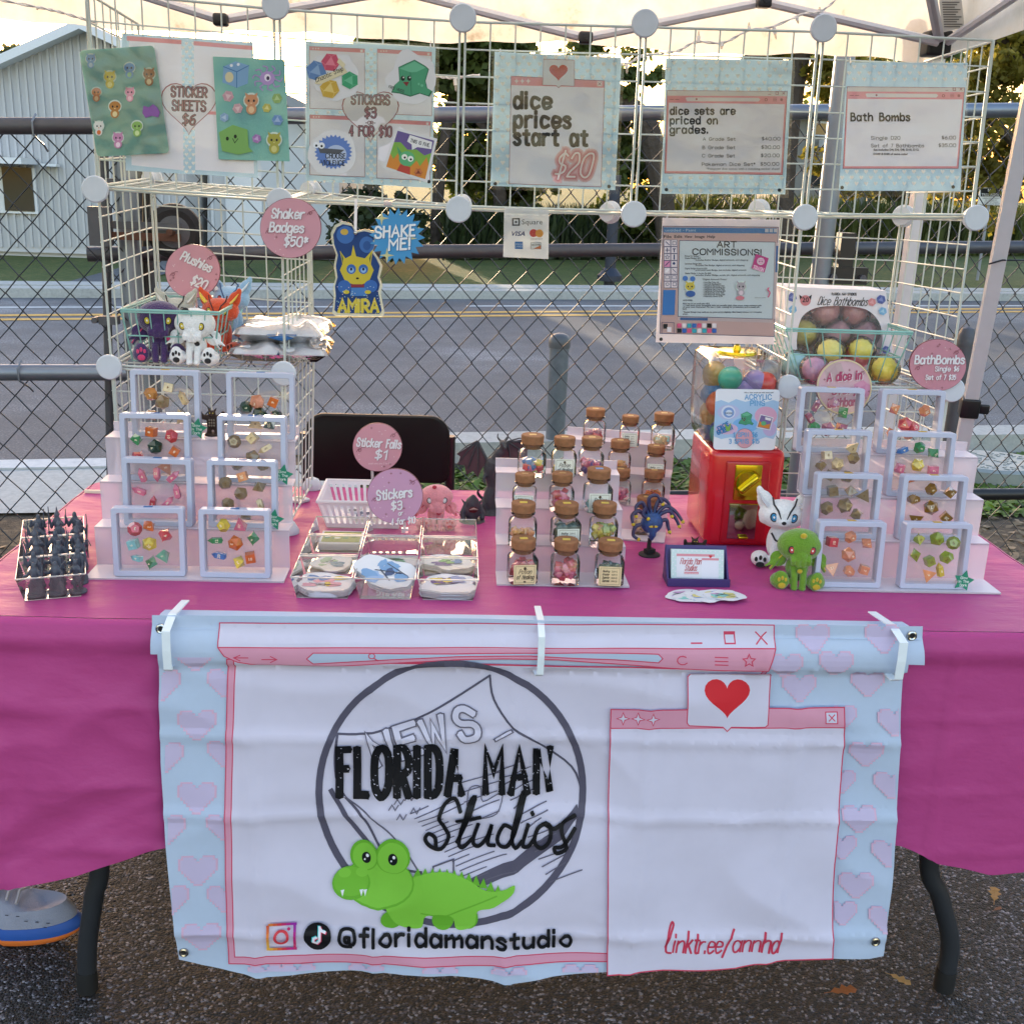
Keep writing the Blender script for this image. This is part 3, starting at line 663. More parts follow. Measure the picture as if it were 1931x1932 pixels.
a = ay(1757, 112, .99); mb = MB(); mb.box((a.x+.012, .99, (a.z+0)/2), (.032, .032, a.z)); mb.build('leg', M_WST, t, True)
for (X, Y) in ((XL+.05, YB-.03), (XL+.05, YF+.05), (XR-.03, YF+.05)): mb = MB(); mb.box((X, Y, .98), (.03, .03, 1.96)); mb.build('leg', M_WST, t, True)
# care label sewn to the corner
mb = MB(); q = [ay(x, y, .9) for x, y in ((1770, 0), (1812, -4), (1818, 52), (1776, 62))]; mb.add(q, [(0, 1, 2, 3)]); mb.build('care_label', ink('#b5b3ac'), t, True)
pr = Print(lambda u, v: ay(u, v, .9), (0, -1, 0), .002, .0001)
for k in range(11): pr.rect(1775+k*.4, 4+k*4.6, 1808+k*.6-(k % 3)*5, 6+k*4.6, '#55534e', up=False)
pr.build('fine_print', t)
# second leaning pole
a, b = ay(1940, 190, .55), ay(1800, 905, .72); t = thing('leaning_tent_pole', 'leaning white square tent pole with a black slider at the right', 'pole', (b.x, b.y, b.z))
d = (a-b); R = d.to_track_quat('Z', 'Y').to_matrix(); M = R; mb = MB(); a2 = a+d*.3; b2 = b-d*(b.z/d.z); mb.box((a2+b2)/2, (.032, .032, (a2-b2).length), R); mb.build('tube', M_WST, t, True)
p = b+d*((905-748)/715); mb = MB(); mb.box(p, (.045, .045, .05), R, bev=.004); mb.box(p+Vector((.034, -.01, -.004)), (.025, .012, .025), R, bev=.004); mb.build('slider', M_BLK, t, True)
mb = MB(); p = b+d*.615; mb.tube([p+Vector((-.03, -.02, -.006)), p+Vector((.0, -.022, .004)), p+Vector((.06, .0, .004)), p+Vector((.14, .1, 0))], .0022, 6); tag(mb.build('zip_tie', M_BLK), 'black cable tie round the leaning pole and the middle gate rail', 'cable tie')
# ---- fairy lights
def lights(lab, pts, Y, bulbs):
    t = thing('fairy_lights', lab, 'string lights', ay(*pts[0], Y)); P = [ay(x, y, Y) for x, y in pts]; P = [Vector(q) for q in catmull([tuple(p) for p in P], 6)]; mb = MB()
    for ph in (0, pi):
        mb.tube([p+Vector((0, .0022*cos(i*1.1+ph), .0022*sin(i*1.1+ph))) for i, p in enumerate(P)], .0019, 5)
    mb.build('cable', mat('white_pvc', '#d5d6d6', .4), t, True)
    for (x, y, dx, dy) in bulbs:
        p, q = ay(x, y, Y), ay(x+dx, y+dy, Y); d = q-p; mb = MB(); mb.tube([p, p+d*.55], .0042, 8); mb.build('socket', MC['white_pvc'], t, True); mb = MB(); mb.tube([p+d*.5, p+d*.85, p+d], [.0027, .0026, .0006], 8); mb.build('bulb', clear('bulb_glass', '#fff3d8', .7), t, True)
lights('white twisted fairy light cable drooping under the canopy at the right', [(1150, 122), (1186, 120), (1205, 108), (1240, 102), (1279, 96), (1313, 79), (1363, 81), (1410, 58), (1452, 52), (1514, 27), (1545, 23), (1575, 0), (1600, -30)], .85, [(1317, 80, 0, -22), (1362, 81, -2, 12), (1412, 58, 0, -16), (1459, 51, 4, 24), (1502, 33, 3, 12), (1545, 23, 0, -10), (1181, 118, 1, 22)])
lights('white twisted fairy light cable along the canopy edge at the left', [(-20, -6), (0, 0), (73, 14), (110, 22), (155, 35), (185, 44)], .85, [(72, 14, -2, 5)])
lights('short run of fairy light cable behind the second sign gap', [(800, 138), (830, 145), (858, 147), (905, 142)], .85, [(858, 147, 2, 26)])
# ================================================================ TABLE, CLOTH, BANNER
TX0, TX1, TY0, TY1 = -.155, 1.665, -.432, .325
t = thing('folding_table', 'black legged folding table hidden under the magenta cloth', 'table', (.755, -.05, 0))
mb = MB(); mb.box(((TX0+TX1)/2, (TY0+TY1)/2, .712), (TX1-TX0-.03, TY1-TY0-.03, .045), bev=.006); mb.build('tabletop', ink('#c9c7c0'), t, True)
M_LEG = mat('dark_grey_leg_paint', '#33363b', .45, .3, .1, 30); M_FOOT = mat('black_rubber', '#101113', .7)
for sx, P in ((0, [(188, 1600), (178, 1690), (166, 1780), (165, 1852)]), (1, [(1752, 1600), (1772, 1690), (1791, 1775), (1781, 1848)])):
    yb = -.345; Q = [ay(x, y, yb) for x, y in P]; Q = [Vector((Q[0].x, yb, .69))]+Q; Q = [Vector(q) for q in catmull([tuple(q) for q in Q], 5)]
    mb = MB(); mb.tube(Q, .0165, 16); mb.build('leg', M_LEG, t, True); e = Q[-1]; mb = MB(); mb.lathe([(.0185, 0), (.0185, .036), (.0175, .042)], 16, (e.x, yb, 0.0)); mb.build('foot', M_FOOT, t, True)
    Q2 = [Vector((q.x, .24, q.z)) for q in Q]; mb = MB(); mb.tube(Q2, .0165, 16); mb.build('leg', M_LEG, t, True); mb = MB(); mb.lathe([(.0185, 0), (.0185, .036), (.0175, .042)], 16, (e.x, .24, 0)); mb.build('foot', M_FOOT, t, True)
    mb = MB(); mb.tube([(Q[0].x, yb, .5), (Q[0].x, .24, .5)], .011, 10); mb.build('crossbar', M_LEG, t, True)
def nz(x, y=0, z=0): return noise.noise(Vector((x, y, z)))
def ridge(x, y, z=0): return 1-abs(nz(x, y, z))*2
BOT = [(ay(x, y, -.46).x, ay(x, y, -.46).z) for x, y in ((-60, 1692), (0, 1676), (80, 1664), (150, 1648), (240, 1618), (300, 1600), (420, 1585), (1600, 1590), (1700, 1600), (1745, 1618), (1770, 1634), (1812, 1642), (1870, 1656), (1931, 1650), (2000, 1640))]
def lerp1(t, P):
    if t <= P[0][0]: return P[0][1]
    for a, b in zip(P, P[1:]):
        if t <= b[0]: return a[1]+(b[1]-a[1])*(t-a[0])/(b[0]-a[0])
    return P[-1][1]
per = []      # perimeter of the table top (rounded corners): (point, outward, corner-ness)
def seg(p, q, n, o):
    for i in range(n): f = i/n; per.append((Vector(p).lerp(Vector(q), f), Vector(o), 0))
def arc(c, a0, a1, n, r=.03):
    for i in range(n): a = a0+(a1-a0)*i/n; per.append((Vector(c)+Vector((cos(a), sin(a)))*r, Vector((cos(a), sin(a))), 1-abs(i/n-.5)*2))
r = .03; seg((TX0+r, TY0), (TX1-r, TY0), 180, (0, -1)); arc((TX1-r, TY0+r), -pi/2, 0, 10); seg((TX1, TY0+r), (TX1, TY1-r), 40, (1, 0)); arc((TX1-r, TY1-r), 0, pi/2, 8)
seg((TX1-r, TY1), (TX0+r, TY1), 60, (0, 1)); arc((TX0+r, TY1-r), pi/2, pi, 8); seg((TX0, TY1-r), (TX0, TY0+r), 40, (-1, 0)); arc((TX0+r, TY0+r), pi, 1.5*pi, 10)
NP = len(per); NR = 46; vs = []; fs = []
def ztop(x, y):
    a = .0018*nz(x*5, y*16, 1)+.0016*ridge(x*3+y*2, y*9, 5)-.0012*max(0, 1-abs(y+.33+.02*x)/.006)-.0012*max(0, 1-abs(x-.93)/.006); e = max(0, 1-abs(x-TX0)/.3)
    return .7405+max(-.0008, a+.0035*e*nz(x*7+y*14, y*10-x*7, 3))
for k, (p, o, cn) in enumerate(per):
    zb_ = lerp1(p.x, BOT) if o.y < -.3 else .24+.02*sin(k*.13)
    for j in range(NR+1):
        f = j/NR
        if j <= 4: a = j/4*pi/2; out = .012*sin(a); z = .7405-.012*(1-cos(a)); 
        else:
            z = .7285+(zb_-.7285)*((j-4)/(NR-4)); h = .7285-z
            out = .014+(.004*sin(min(1, h/.03)*pi) if h < .03 else -.006*min(1, (h-.03)/.012))+.028*h*(1+2.2*cn)
            out += (1 if not (.17 < p.x < 1.6 and o.y < -.5) else .25)*(.010*nz(p.x*5+p.y*5, z*1.5, 2)+.006*nz(p.x*17+p.y*15, z*2.4+p.x*6, 7)+.009*ridge(p.x*5-z*9, z*4+p.x*3, 9)+.006*ridge(p.x*11+z*6, z*9-p.x*4, 4))*min(1, h/.12)
            d = abs((z-.28)-(p.x+.15)*.55); out += .004*math.exp(-(d/.012)**2)*(1 if p.x < .25 and o.y < -.5 else 0)
            for xc in (-.075, 1.40, 1.60): out += .0045*max(0, 1-abs(p.x-xc)/.009)
            for zc in (.60, .47, .36): out += .0038*max(0, 1-abs(z-zc-.012*nz(p.x*3, zc))/.008)
        q = p+o*out; zz = z+(ztop(p.x, p.y)-.7405)*max(0, 1-j/3); vs.append((q.x, q.y, zz))
for k in range(NP):
    for j in range(NR): a = k*(NR+1)+j; b = ((k+1) % NP)*(NR+1)+j; fs.append((a, b, b+1, a+1))
mb = MB(); mb.add(vs, fs, True)
ring = [Vector((p.x, p.y, ztop(p.x, p.y))) for p, o, c in per]; cx_, cy_ = (TX0+TX1)/2, (TY0+TY1)/2
bm = bmesh.new()      # top sheet: clip a fine grid to the perimeter
nu, nv = 190, 80; V = []
mb.grid(lambda u, v: (lambda x, y: Vector((x, y, ztop(x, y))))(TX0+.002+(TX1-TX0-.004)*u, TY0+.002+(TY1-TY0-.004)*v), nu, nv); bm.free()
def snap(me):
    for v in me.vertices:
        x, y = v.co.x, v.co.y
        for cx0, sx in ((TX0+r, -1), (TX1-r, 1)):
            for cy0, sy in ((TY0+r, -1), (TY1-r, 1)):
                if (x-cx0)*sx > 0 and (y-cy0)*sy > 0 and v.co.z > .735:
                    d = Vector((x-cx0, y-cy0))
                    if d.length > r: d = d.normalized()*(r-.0005); v.co.x = cx0+d.x; v.co.y = cy0+d.y
def clothm(n, b, pos, L):
    b.inputs['Base Color'].default_value = lin('#b04480'); b.inputs['Roughness'].default_value = .5; b.inputs['Specular IOR Level'].default_value = .2
    nz_ = n.nodes.new('ShaderNodeTexNoise'); nz_.inputs['Scale'].default_value = 14; nz_.inputs['Detail'].default_value = 5
    mp = n.nodes.new('ShaderNodeMapping'); mp.inputs['Scale'].default_value = (.6, 1.5, 1); L(pos, mp.inputs[0]); L(mp.outputs[0], nz_.inputs['Vector'])
    bp = n.nodes.new('ShaderNodeBump'); bp.inputs['Strength'].default_value = .6; bp.inputs['Distance'].default_value = .010; L(nz_.outputs[0], bp.inputs['Height']); L(bp.outputs[0], b.inputs['Normal'])
M_PINK = nodes_mat('magenta_plastic_film', clothm)
me = mb.mesh('tablecloth', M_PINK, fix=False); snap(me); o = meshobj('tablecloth', me)
tag(o, 'magenta plastic tablecloth hanging over the folding table', 'tablecloth')
# small strip on the cloth
p = az(178, 930, .742); mb = MB(); mb.box((0, 0, .003), (.037, .006, .006), E3(0, 0, -.03)); tag(mb.build('paper_strip', ink('#efe6cf'), loc=p), 'tiny cream strip on the back left corner of the cloth', 'strip')
# ---------------------------------------------------------------- banner
YBN = -.462
def bdisp0(x, z):
    h = z-.684
    if h > 0: return .009+.013*math.sqrt(max(0, 1-((h-.026)/.030)**2))+.003*nz(x*7, z*8)
    d = .005+.016*nz(x*2.3, z*2.1, 4)*min(1, -h/.05)+.008*nz(x*8, z*5, 8)+.006*ridge(x*4+z*5, z*6-x*2, 2)
    for xc in (.31, .50, .715, .92, 1.15, 1.36): d += .0045*max(0, 1-abs(x-xc+.01*nz(z*4, xc))/.016)
    for zc in (.435, .215, .57): d += .005*max(0, 1-abs(z-zc-.006*nz(x*3, zc))/.014)
    return d
GS = .009; BD = {}
def bdisp(x, z):
    i, j = math.floor(x/GS), math.floor(z/GS); u, v = x/GS-i, z/GS-j
    def g(a, b):
        if (a, b) not in BD: BD[a, b] = bdisp0(a*GS, b*GS)
        return BD[a, b]
    a, b, c, d = g(i, j), g(i+1, j), g(i, j+1), g(i+1, j+1)
    return a+(b-a)*u+(c-a)*v if u+v < 1 else d+(c-d)*(1-u)+(b-d)*(1-v)
def bpost(v): return Vector((v.x, YBN-bdisp(v.x, v.z), v.z))
def bpr(v): return Vector((v.x, v.y-bdisp(v.x, v.z), v.z))
t = thing('banner', 'white vinyl banner with black lettering and a green alligator on the table front', 'banner', (.75, YBN, .7))
def bP(x, y): q = ay(x, y, YBN-.018); return Vector((q.x, YBN, q.z))
topx = lambda y: (285+(y-1165)*.05, 1744-(y-1185)*.1)
BB = [(290, 1818), (335, 1819), (380, 1832), (432, 1842), (490, 1851), (560, 1846), (660, 1841), (760, 1846), (850, 1844), (905, 1849), (960, 1858), (1040, 1846), (1150, 1838), (1300, 1830), (1440, 1816), (1565, 1809), (1640, 1811), (1675, 1806)]
def low(u, v):
    y0 = 1232+8*u; xl = lerp1(v, [(0, 299), (.35, 303), (.6, 314), (.8, 325), (1, 335)]); xr = lerp1(v, [(0, 1712), (.2, 1703), (.45, 1697), (.7, 1688), (1, 1667)]); x = xl+(xr-xl)*u
    return bpost(bP(x, y0+(lerp1(x, BB)-y0)*v))
M_BLUE = mat('banner_sheet', '#b6c5dc', .75, var=.03, vs_=90, bump=.1, bs=900)
pr = Print(bP, (0, -1, 0), 0, 0, sub=GS, post=bpr)
EL = [(299, 1232), (303, 1440), (314, 1600), (325, 1720), (335, 1819)]; ER = [(1667, 1807), (1688, 1640), (1697, 1495), (1703, 1350), (1712, 1240)]
pr.poly(EL+BB[2:-1]+ER, M_BLUE); pr.build('sheet', t)
pr = Print(bP, (0, -1, 0), .0003, 0, sub=GS, post=bpr); pr.poly([(284, 1165), (600, 1167), (900, 1172), (1200, 1177), (1500, 1183), (1744, 1186), (1741, 1253), (1500, 1246), (1200, 1242), (900, 1240), (600, 1237), (286, 1232)], M_BLUE); pr.build('rolled_edge', t)
mb = MB()
mb.grid(lambda u, v: (lambda a: Vector((a.x, -.40+(YBN+.40-.012)*v, .7435+.012*sin(v*pi*.5)*(1-v))))(bP(284+1458*u, 1165+20*u)), 100, 3)
mb.build('top_hem', M_BLUE, t, True)
LAV = '#dcd7ea'; PK = '#e2a0b8'; RD = '#d84a68'
pr = Print(bP, (0, -1, 0), .0002, .000035, sub=GS, post=bpr)
HR = [(1, 4, 8, 11), (0, 5, 7, 12), (0, 12), (0, 12), (0, 12), (1, 11), (2, 10), (3, 9), (4, 8), (5, 7)]
def pxheart(cx, cy, w, x0=0, x1=9999, y0=0, y1=9999):
    for col, k, c in ((0, 1.13, '#dfb9d2'), (1, 1.0, '#cfc2e0')):
        s_ = w*k/13; hz_ = pr.h; pr.h += .00012*(k == 1)
        for r_, row in enumerate(HR):
            for a, b in zip(row[::2], row[1::2]):
                xa, xb = max(x0, cx+(a-6)*s_-s_*.5), min(x1, cx+(b-6)*s_+s_*.5); ya, yb = max(y0, cy+(r_-4.5)*s_), min(y1, cy+(r_-3.5)*s_)
                if xb > xa and yb > ya: pr.rect(xa, ya, xb, yb, c, up=False)
        pr.h = hz_
        pr.h += pr.eps
hA = [(368, 1236), (372, 1365), (372, 1502), (374, 1640), (380, 1770)]
for x, y in hA: pxheart(x, y, 66, y0=1238)
for y in (1290, 1427, 1560, 1695): pxheart(304+(y-1290)*.04, y, 66, x0=302+(y-1240)*.05)
for y in (1288, 1420, 1556, 1695): pxheart(424, y, 60, x1=430)
for x, y in ((1535, 1204), (1666, 1204), (1510, 1300), (1640, 1292), (1480, 1254), (1575, 1250), (1636, 1425), (1622, 1548), (1616, 1672), (1690, 1365), (1684, 1485), (1678, 1612), (1672, 1735)): pxheart(x, y, 58, x1=lerp1(y, [(1200, 1738), (1236, 1708), (1300, 1702), (1480, 1692), (1660, 1680), (1800, 1668)]), y0=1172)
for y in (1355, 1480, 1600, 1725): pxheart(1590, y, 50, x0=1575)
for x in (500, 560, 690, 830, 960, 1095, 1190): pxheart(x, 1848, 60, y0=1822, y1=1838)
pr.h += .0002
WIN = [(430, 1240), (426, 1475), (426, 1628), (430, 1826), (490, 1823), (652, 1822), (800, 1826), (954, 1821), (1144, 1818), (1300, 1815), (1445, 1810), (1445, 1262)]
INN = [(443, 1243), (438, 1475), (438, 1628), (441, 1812), (490, 1809), (652, 1806), (800, 1810), (954, 1804), (1144, 1803), (1300, 1800), (1437, 1795), (1437, 1262)]
pr.poly(WIN, PK); pr.poly(INN, LAV); pr.line(WIN, 2, RD, True); pr.line(INN, 2, RD, True)
pr.poly([(413, 1178), (1461, 1182), (1461, 1222), (1455, 1245), (1447, 1265), (1356, 1262), (1254, 1257), (1152, 1249), (1051, 1241), (949, 1240), (860, 1242), (763, 1247), (660, 1253), (560, 1257), (509, 1256), (450, 1246), (425, 1234), (413, 1218)], PK)
pr.poly([(413, 1178), (1461, 1182), (1461, 1222), (1000, 1222), (413, 1218)], LAV); pr.line([(413, 1218), (413, 1178), (1461, 1182), (1461, 1222)], 2, RD, True)
pr.line([(413, 1218), (425, 1234), (450, 1246), (509, 1256), (560, 1257), (660, 1253), (763, 1247), (860, 1242), (949, 1240), (1051, 1241), (1152, 1249), (1254, 1257), (1356, 1262), (1447, 1265), (1461, 1222)], 2, RD)
SB = [(592, 1228), (700, 1229), (860, 1231), (1000, 1229), (1100, 1228), (1240, 1231), (1248, 1239), (1240, 1247), (1150, 1241), (1000, 1234), (860, 1236), (740, 1241), (592, 1249), (580, 1239)]
pr.poly(SB, '#bccbe2'); pr.line(SB, 2, RD, True)
pr.line([(1303, 1213), (1323, 1213)], 2.4, RD); pr.frame(1367, 1195, 1386, 1214, 2.4, RD); pr.rect(1367, 1194, 1386, 1200, RD); pr.line([(1426, 1195), (1446, 1215)], 2.4, RD, up=False); pr.h += 1e-4; pr.line([(1446, 1195), (1426, 1215)], 2.4, RD)
pr.line([(455, 1232), (443, 1237), (455, 1243)], 1.8, RD); pr.line([(443, 1237), (470, 1237)], 1.8, RD); pr.line([(512, 1234), (524, 1240), (512, 1246)], 1.8, RD); pr.line([(496, 1240), (524, 1240)], 1.8, RD)
pr.line([(702+6*cos(a), 1234+5*sin(a)) for a in [k*.7 for k in range(9)]], 1.8, RD, True); pr.line([(706, 1238), (714, 1243)], 2, RD)
pr.line([(1285+10*cos(a), 1242+8*sin(a)) for a in [.6+k*.6 for k in range(9)]], 2, RD)
for dy in (-7, 0, 7): pr.line([(1346, 1243+dy), (1370, 1244+dy)], 2, RD)
pr.line([(1410+(12 if k % 2 == 0 else 5.5)*sin(k*pi/5), 1243-(12 if k % 2 == 0 else 5.5)*cos(k*pi/5)) for k in range(10)], 2, RD, True)
# roundel with newspaper
GR = '#5d596b'; GR2 = '#6b6778'
pr.line([(851+250*cos(a), 1498+249*sin(a)) for a in [2*pi*k/72 for k in range(72)]], 13, GR, True)
def cL(*P): return [(x*.5091, 1118.7+y*.5091) for x, y in P]
pr.line(cL((1250, 525), (1350, 527), (1500, 495), (1670, 410), (1815, 310)), 4, GR, smooth=True); pr.line(cL((1815, 310), (1830, 400), (1900, 500), (1990, 560), (2120, 660), (2160, 760)), 4, GR, smooth=True)
pr.line(cL((1250, 525), (1240, 640), (1260, 740), (1350, 850), (1450, 1010), (1560, 1040)), 5, GR, smooth=True); pr.line(cL((1225, 740), (1290, 850), (1380, 960), (1480, 1060), (1560, 1120)), 9, GR, smooth=True)
pr.line(cL((1270, 760), (1400, 860), (1500, 960), (1570, 1070)), 3, GR2, smooth=True); pr.poly(cL((1700, 1090), (1900, 1000), (2060, 880), (2140, 800), (2150, 830), (2080, 920), (1920, 1040), (1740, 1120)), GR)
for k in range(20):
    a = 1460+k*14; y = 770+k*17; L_ = 120+60*sin(k*1.7)
    if k > 2: pr.line(cL((a+20, y), (a+20+L_, y-L_*.35)), 2, GR2)
for k in range(16): a = 1840+k*13; y = 620+k*26; pr.line(cL((a, y+60), (a+90+30*sin(k*2.2), y+60-45)), 2.2, GR2)
for k in range(5): pr.line(cL((1700+k*10, 720+k*35), (1850, 680+k*35)), 2, GR2)
pr.line(cL((1730, 800), (1740, 740), (1780, 735), (1790, 790), (1860, 760), (1840, 830), (1760, 850)), 2, GR2, True, True); pr.line(cL((1600, 1080), (1605, 1020), (1680, 1000), (1680, 1060)), 3, GR)
for k, (x, y) in enumerate(((1440, 810), (1460, 790), (1500, 775), (1470, 840), (1520, 820))): pr.line(cL((x, y), (x+12, y-18), (x+24, y), (x+36, y-18)), 2, GR2)
for t_, x, y in (('N', 712, 1448), ('E', 762, 1433), ('W', 809, 1421), ('S', 872, 1400)): pr.text(t_, x, y, 56, GR2, .30, 40 if t_ == 'W' else 34, rot=-.30); pr.text(t_, x, y, 56, LAV, .20, 40 if t_ == 'W' else 34, rot=-.30)
pr.line(cL((1835, 545), (1895, 510)), 8, GR2); pr.line(cL((1838, 543), (1892, 512)), 4, LAV)
# alligator
GA, GB, GC = '#86cc45', '#6cb432', '#79c03b'
for x, y, a, b in ((1450, 1215, 40, 34), (1530, 1215, 40, 34), (1640, 1215, 40, 36), (1735, 1205, 36, 40)): pr.ell(x*.5091, 1118.7+y*.5091, a*.5091, b*.5091, GB)
for k in range(12): x = 1545+k*27; y = 1035+(k*k)*.55; pr.poly(cL((x-14, y+18), (x+4, y-14), (x+18, y+22)), GB)
pr.poly(catmull(cL((1480, 1080), (1560, 1045), (1650, 1040), (1730, 1070), (1800, 1108), (1860, 1105), (1905, 1080), (1895, 1115), (1830, 1165), (1770, 1180), (1760, 1225), (1730, 1245), (1690, 1245), (1670, 1200), (1580, 1200), (1560, 1245), (1500, 1245), (1460, 1225), (1430, 1175))), GA)
pr.line(cL((1560, 1190), (1640, 1200), (1700, 1180), (1780, 1150), (1840, 1125)), 2.5, GB, smooth=True)
pr.ell(1405*.5091, 1118.7+1080*.5091, 66, 48, GB); pr.ell(1405*.5091, 1118.7+1078*.5091, 63, 45, GA)
pr.ell(1348*.5091, 1118.7+985*.5091, 27, 30, GB); pr.ell(1455*.5091, 1118.7+982*.5091, 33, 34, GB); pr.ell(1350*.5091, 1118.7+988*.5091, 23, 26, GA); pr.ell(1455*.5091, 1118.7+988*.5091, 29, 30, GA)
pr.ell(1300*.5091, 1118.7+1085*.5091, 36, 30, GB); pr.ell(1300*.5091, 1118.7+1080*.5091, 33, 26, GC); pr.ell(1275*.5091, 1118.7+1050*.5091, 12, 9, GA); pr.ell(1340*.5091, 1118.7+1048*.5091, 12, 9, GA)
for x in (1268, 1338, 1352): pr.poly(cL((x-7, 1110), (x+7, 1108), (x, 1132)), '#eef0f4')
for x, s_ in ((1356, 1), (1455, 1.05)): pr.ell(x*.5091, 1118.7+993*.5091, 8.5*s_, 11*s_, '#14161c'); pr.ell(x*.5091+2, 1118.7+985*.5091, 3, 3.4, '#f4f4fa', 10); pr.ell(x*.5091-3, 1118.7+1000*.5091, 1.6, 2, '#f4f4fa', 8)
# lettering
BK = '#141419'
pr.text('FLORIDA', 640, 1503, 88, BK, .175, 230, track=3.8); pr.text('MAN', 916, 1503, 88, BK, .16, 122, track=3.4)
for k in range(240):
    x, y = random.uniform(636, 1038), random.uniform(1410, 1512)
    if 876 < x < 908: continue
    s_ = random.uniform(.6, 2.2); pr.poly([(x, y), (x+s_*2, y+s_*.4), (x+s_, y+s_*1.3)], LAV, up=False)
pr.h += pr.eps
pr.pen([[(868, 1534), (858, 1512), (840, 1520), (828, 1545), (838, 1565), (846, 1585), (832, 1606), (812, 1600), (802, 1586), (808, 1576), (820, 1584), (822, 1600)], [(862, 1595), (874, 1570), (896, 1515), (886, 1522), (866, 1590), (872, 1606), (890, 1590)], [(862, 1553), (905, 1546)], [(902, 1560), (892, 1594), (902, 1604), (918, 1588), (928, 1560), (920, 1598), (932, 1602)],
    [(968, 1566), (950, 1562), (938, 1590), (948, 1604), (964, 1590), (990, 1512), (984, 1510), (966, 1580), (972, 1602), (984, 1590)], [(996, 1560), (986, 1596), (996, 1600), (1008, 1584)], [(1030, 1556), (1014, 1566), (1008, 1590), (1020, 1602), (1036, 1588), (1038, 1562), (1028, 1558), (1044, 1566), (1056, 1560)], [(1084, 1542), (1062, 1556), (1060, 1574), (1068, 1600), (1050, 1610), (1046, 1600), (1062, 1596), (1084, 1566)], [(1004, 1538), (1005, 1540)]], 7.5, BK)
pr.text('@floridamanstudio', 640, 1786, 33, BK, .2, 436, track=2.7)
# social icons
for k in range(6): pr.line([(509+k*8.2, 1743), (509+(k+1)*8.2, 1743)], 5, ['#e8833a', '#e0623f', '#d8434f', '#cc3071', '#bb2f8d', '#a433a8'][k]); pr.line([(509+k*8.2, 1791), (509+(k+1)*8.2, 1791)], 5, ['#ecb24a', '#ea8f3e', '#e4663f', '#d8434f', '#cc3071', '#bb2f8d'][k]); 
for k in range(6): pr.line([(506, 1745+k*7.6), (506, 1745+(k+1)*7.6)], 5, ['#e0623f', '#e4733e', '#e8833a', '#ea9a42', '#ecae48', '#ecb24a'][k]); pr.line([(556, 1745+k*7.6), (556, 1745+(k+1)*7.6)], 5, ['#a433a8', '#b030a0', '#bb2f8d', '#c4307f', '#cc3071', '#cf3868'][k])
pr.line([(531+12*cos(a), 1767+12*sin(a)) for a in [2*pi*k/20 for k in range(20)]], 5, '#d8434f', True); pr.ell(545, 1752, 3.2, 3.2, '#cc3071', 10)
pr.ell(599, 1767, 26, 26, BK)
for dx, dy, c in ((-1.5, -1.2, '#3fd0d8'), (1.5, 1.2, '#e8466a'), (0, 0, '#f2f0f8')): pr.line([(603+dx, 1750+dy), (603+dx, 1774+dy), (598+dx, 1780+dy), (591+dx, 1777+dy), (592+dx, 1770+dy), (597+dx, 1768+dy)], 4.5, c); pr.line([(603+dx, 1752+dy), (607+dx, 1757+dy), (613+dx, 1759+dy)], 4.5, c)
# second window and heart card
Q2 = [(1152, 1338), (1592, 1335), (1591, 1404), (1587, 1475), (1572, 1628), (1567, 1803), (1480, 1810), (1386, 1826), (1250, 1829), (1145, 1838), (1146, 1628), (1149, 1475)]
pr.poly(Q2, LAV); pr.poly([(1152, 1338), (1592, 1335), (1591, 1372), (1151, 1375)], PK); pr.line(Q2, 2.2, RD, True); pr.line([(1151, 1375), (1591, 1372)], 2, RD)
for x in (1175, 1203, 1231):
    D_ = [(x+12*sin(k*pi/4)*(1 if k % 2 == 0 else .36), 1356-12*cos(k*pi/4)*(1 if k % 2 == 0 else .36)) for k in range(8)]; pr.poly(D_, LAV); pr.line(D_, 1.8, RD, True)
pr.rect(1556, 1343, 1578, 1364, LAV); pr.frame(1556, 1343, 1578, 1364, 2, RD); pr.line([(1562, 1348), (1573, 1359)], 2, RD); pr.line([(1573, 1348), (1562, 1359)], 2, RD)
CARD = [(1302, 1272), (1449, 1268), (1453, 1273), (1447, 1367), (1442, 1371), (1379, 1372), (1371, 1380), (1363, 1372), (1299, 1369), (1295, 1363), (1297, 1277)]
pr.poly(CARD, LAV); pr.line(CARD, 2, RD, True); pr.heart(1371, 1316, 86, '#dc2f3a', 74, n=36)
pr.pen([[(1254, 1785), (1262, 1766), (1270, 1746), (1266, 1742), (1258, 1770), (1255, 1793), (1264, 1796)]], 4, '#d0405c')
x = 1268
for ch, w_ in zip('inktr.ee/annhd', (6, 17, 14, 10, 12, 5, 15, 15, 18, 19, 18, 18, 17, 17)):
    pr.text(ch, x, 1794, 38 if ch in 'kthdl/' else 33, '#d0405c', .11, w_*(.75 if ch != 'i' else .2), slant=.18); x += w_
pr.build('artwork', t)
M_MET = mat('polished_nickel', '#b9b9b6', .2, 1)
for x, y in ((303, 1189), (345, 1803), (1722, 1203), (1650, 1776)):
    p = bpost(bP(x, y))-Vector((0, .002, 0)); mb = MB(); mb.tube([p+Vector((.0058*cos(a), 0, .0058*sin(a))) for a in [2*pi*k/20 for k in range(20)]], .0026, 8, closed=True); g = mb.build('grommet', M_MET, t, True)
    mb = MB(); mb.lathe([(.004, 0), (.004, .0005)], 14, p, E3(pi/2, 0, 0)); mb.build('grommet_hole', M_FOOT, g).location = (0, 0, 0)
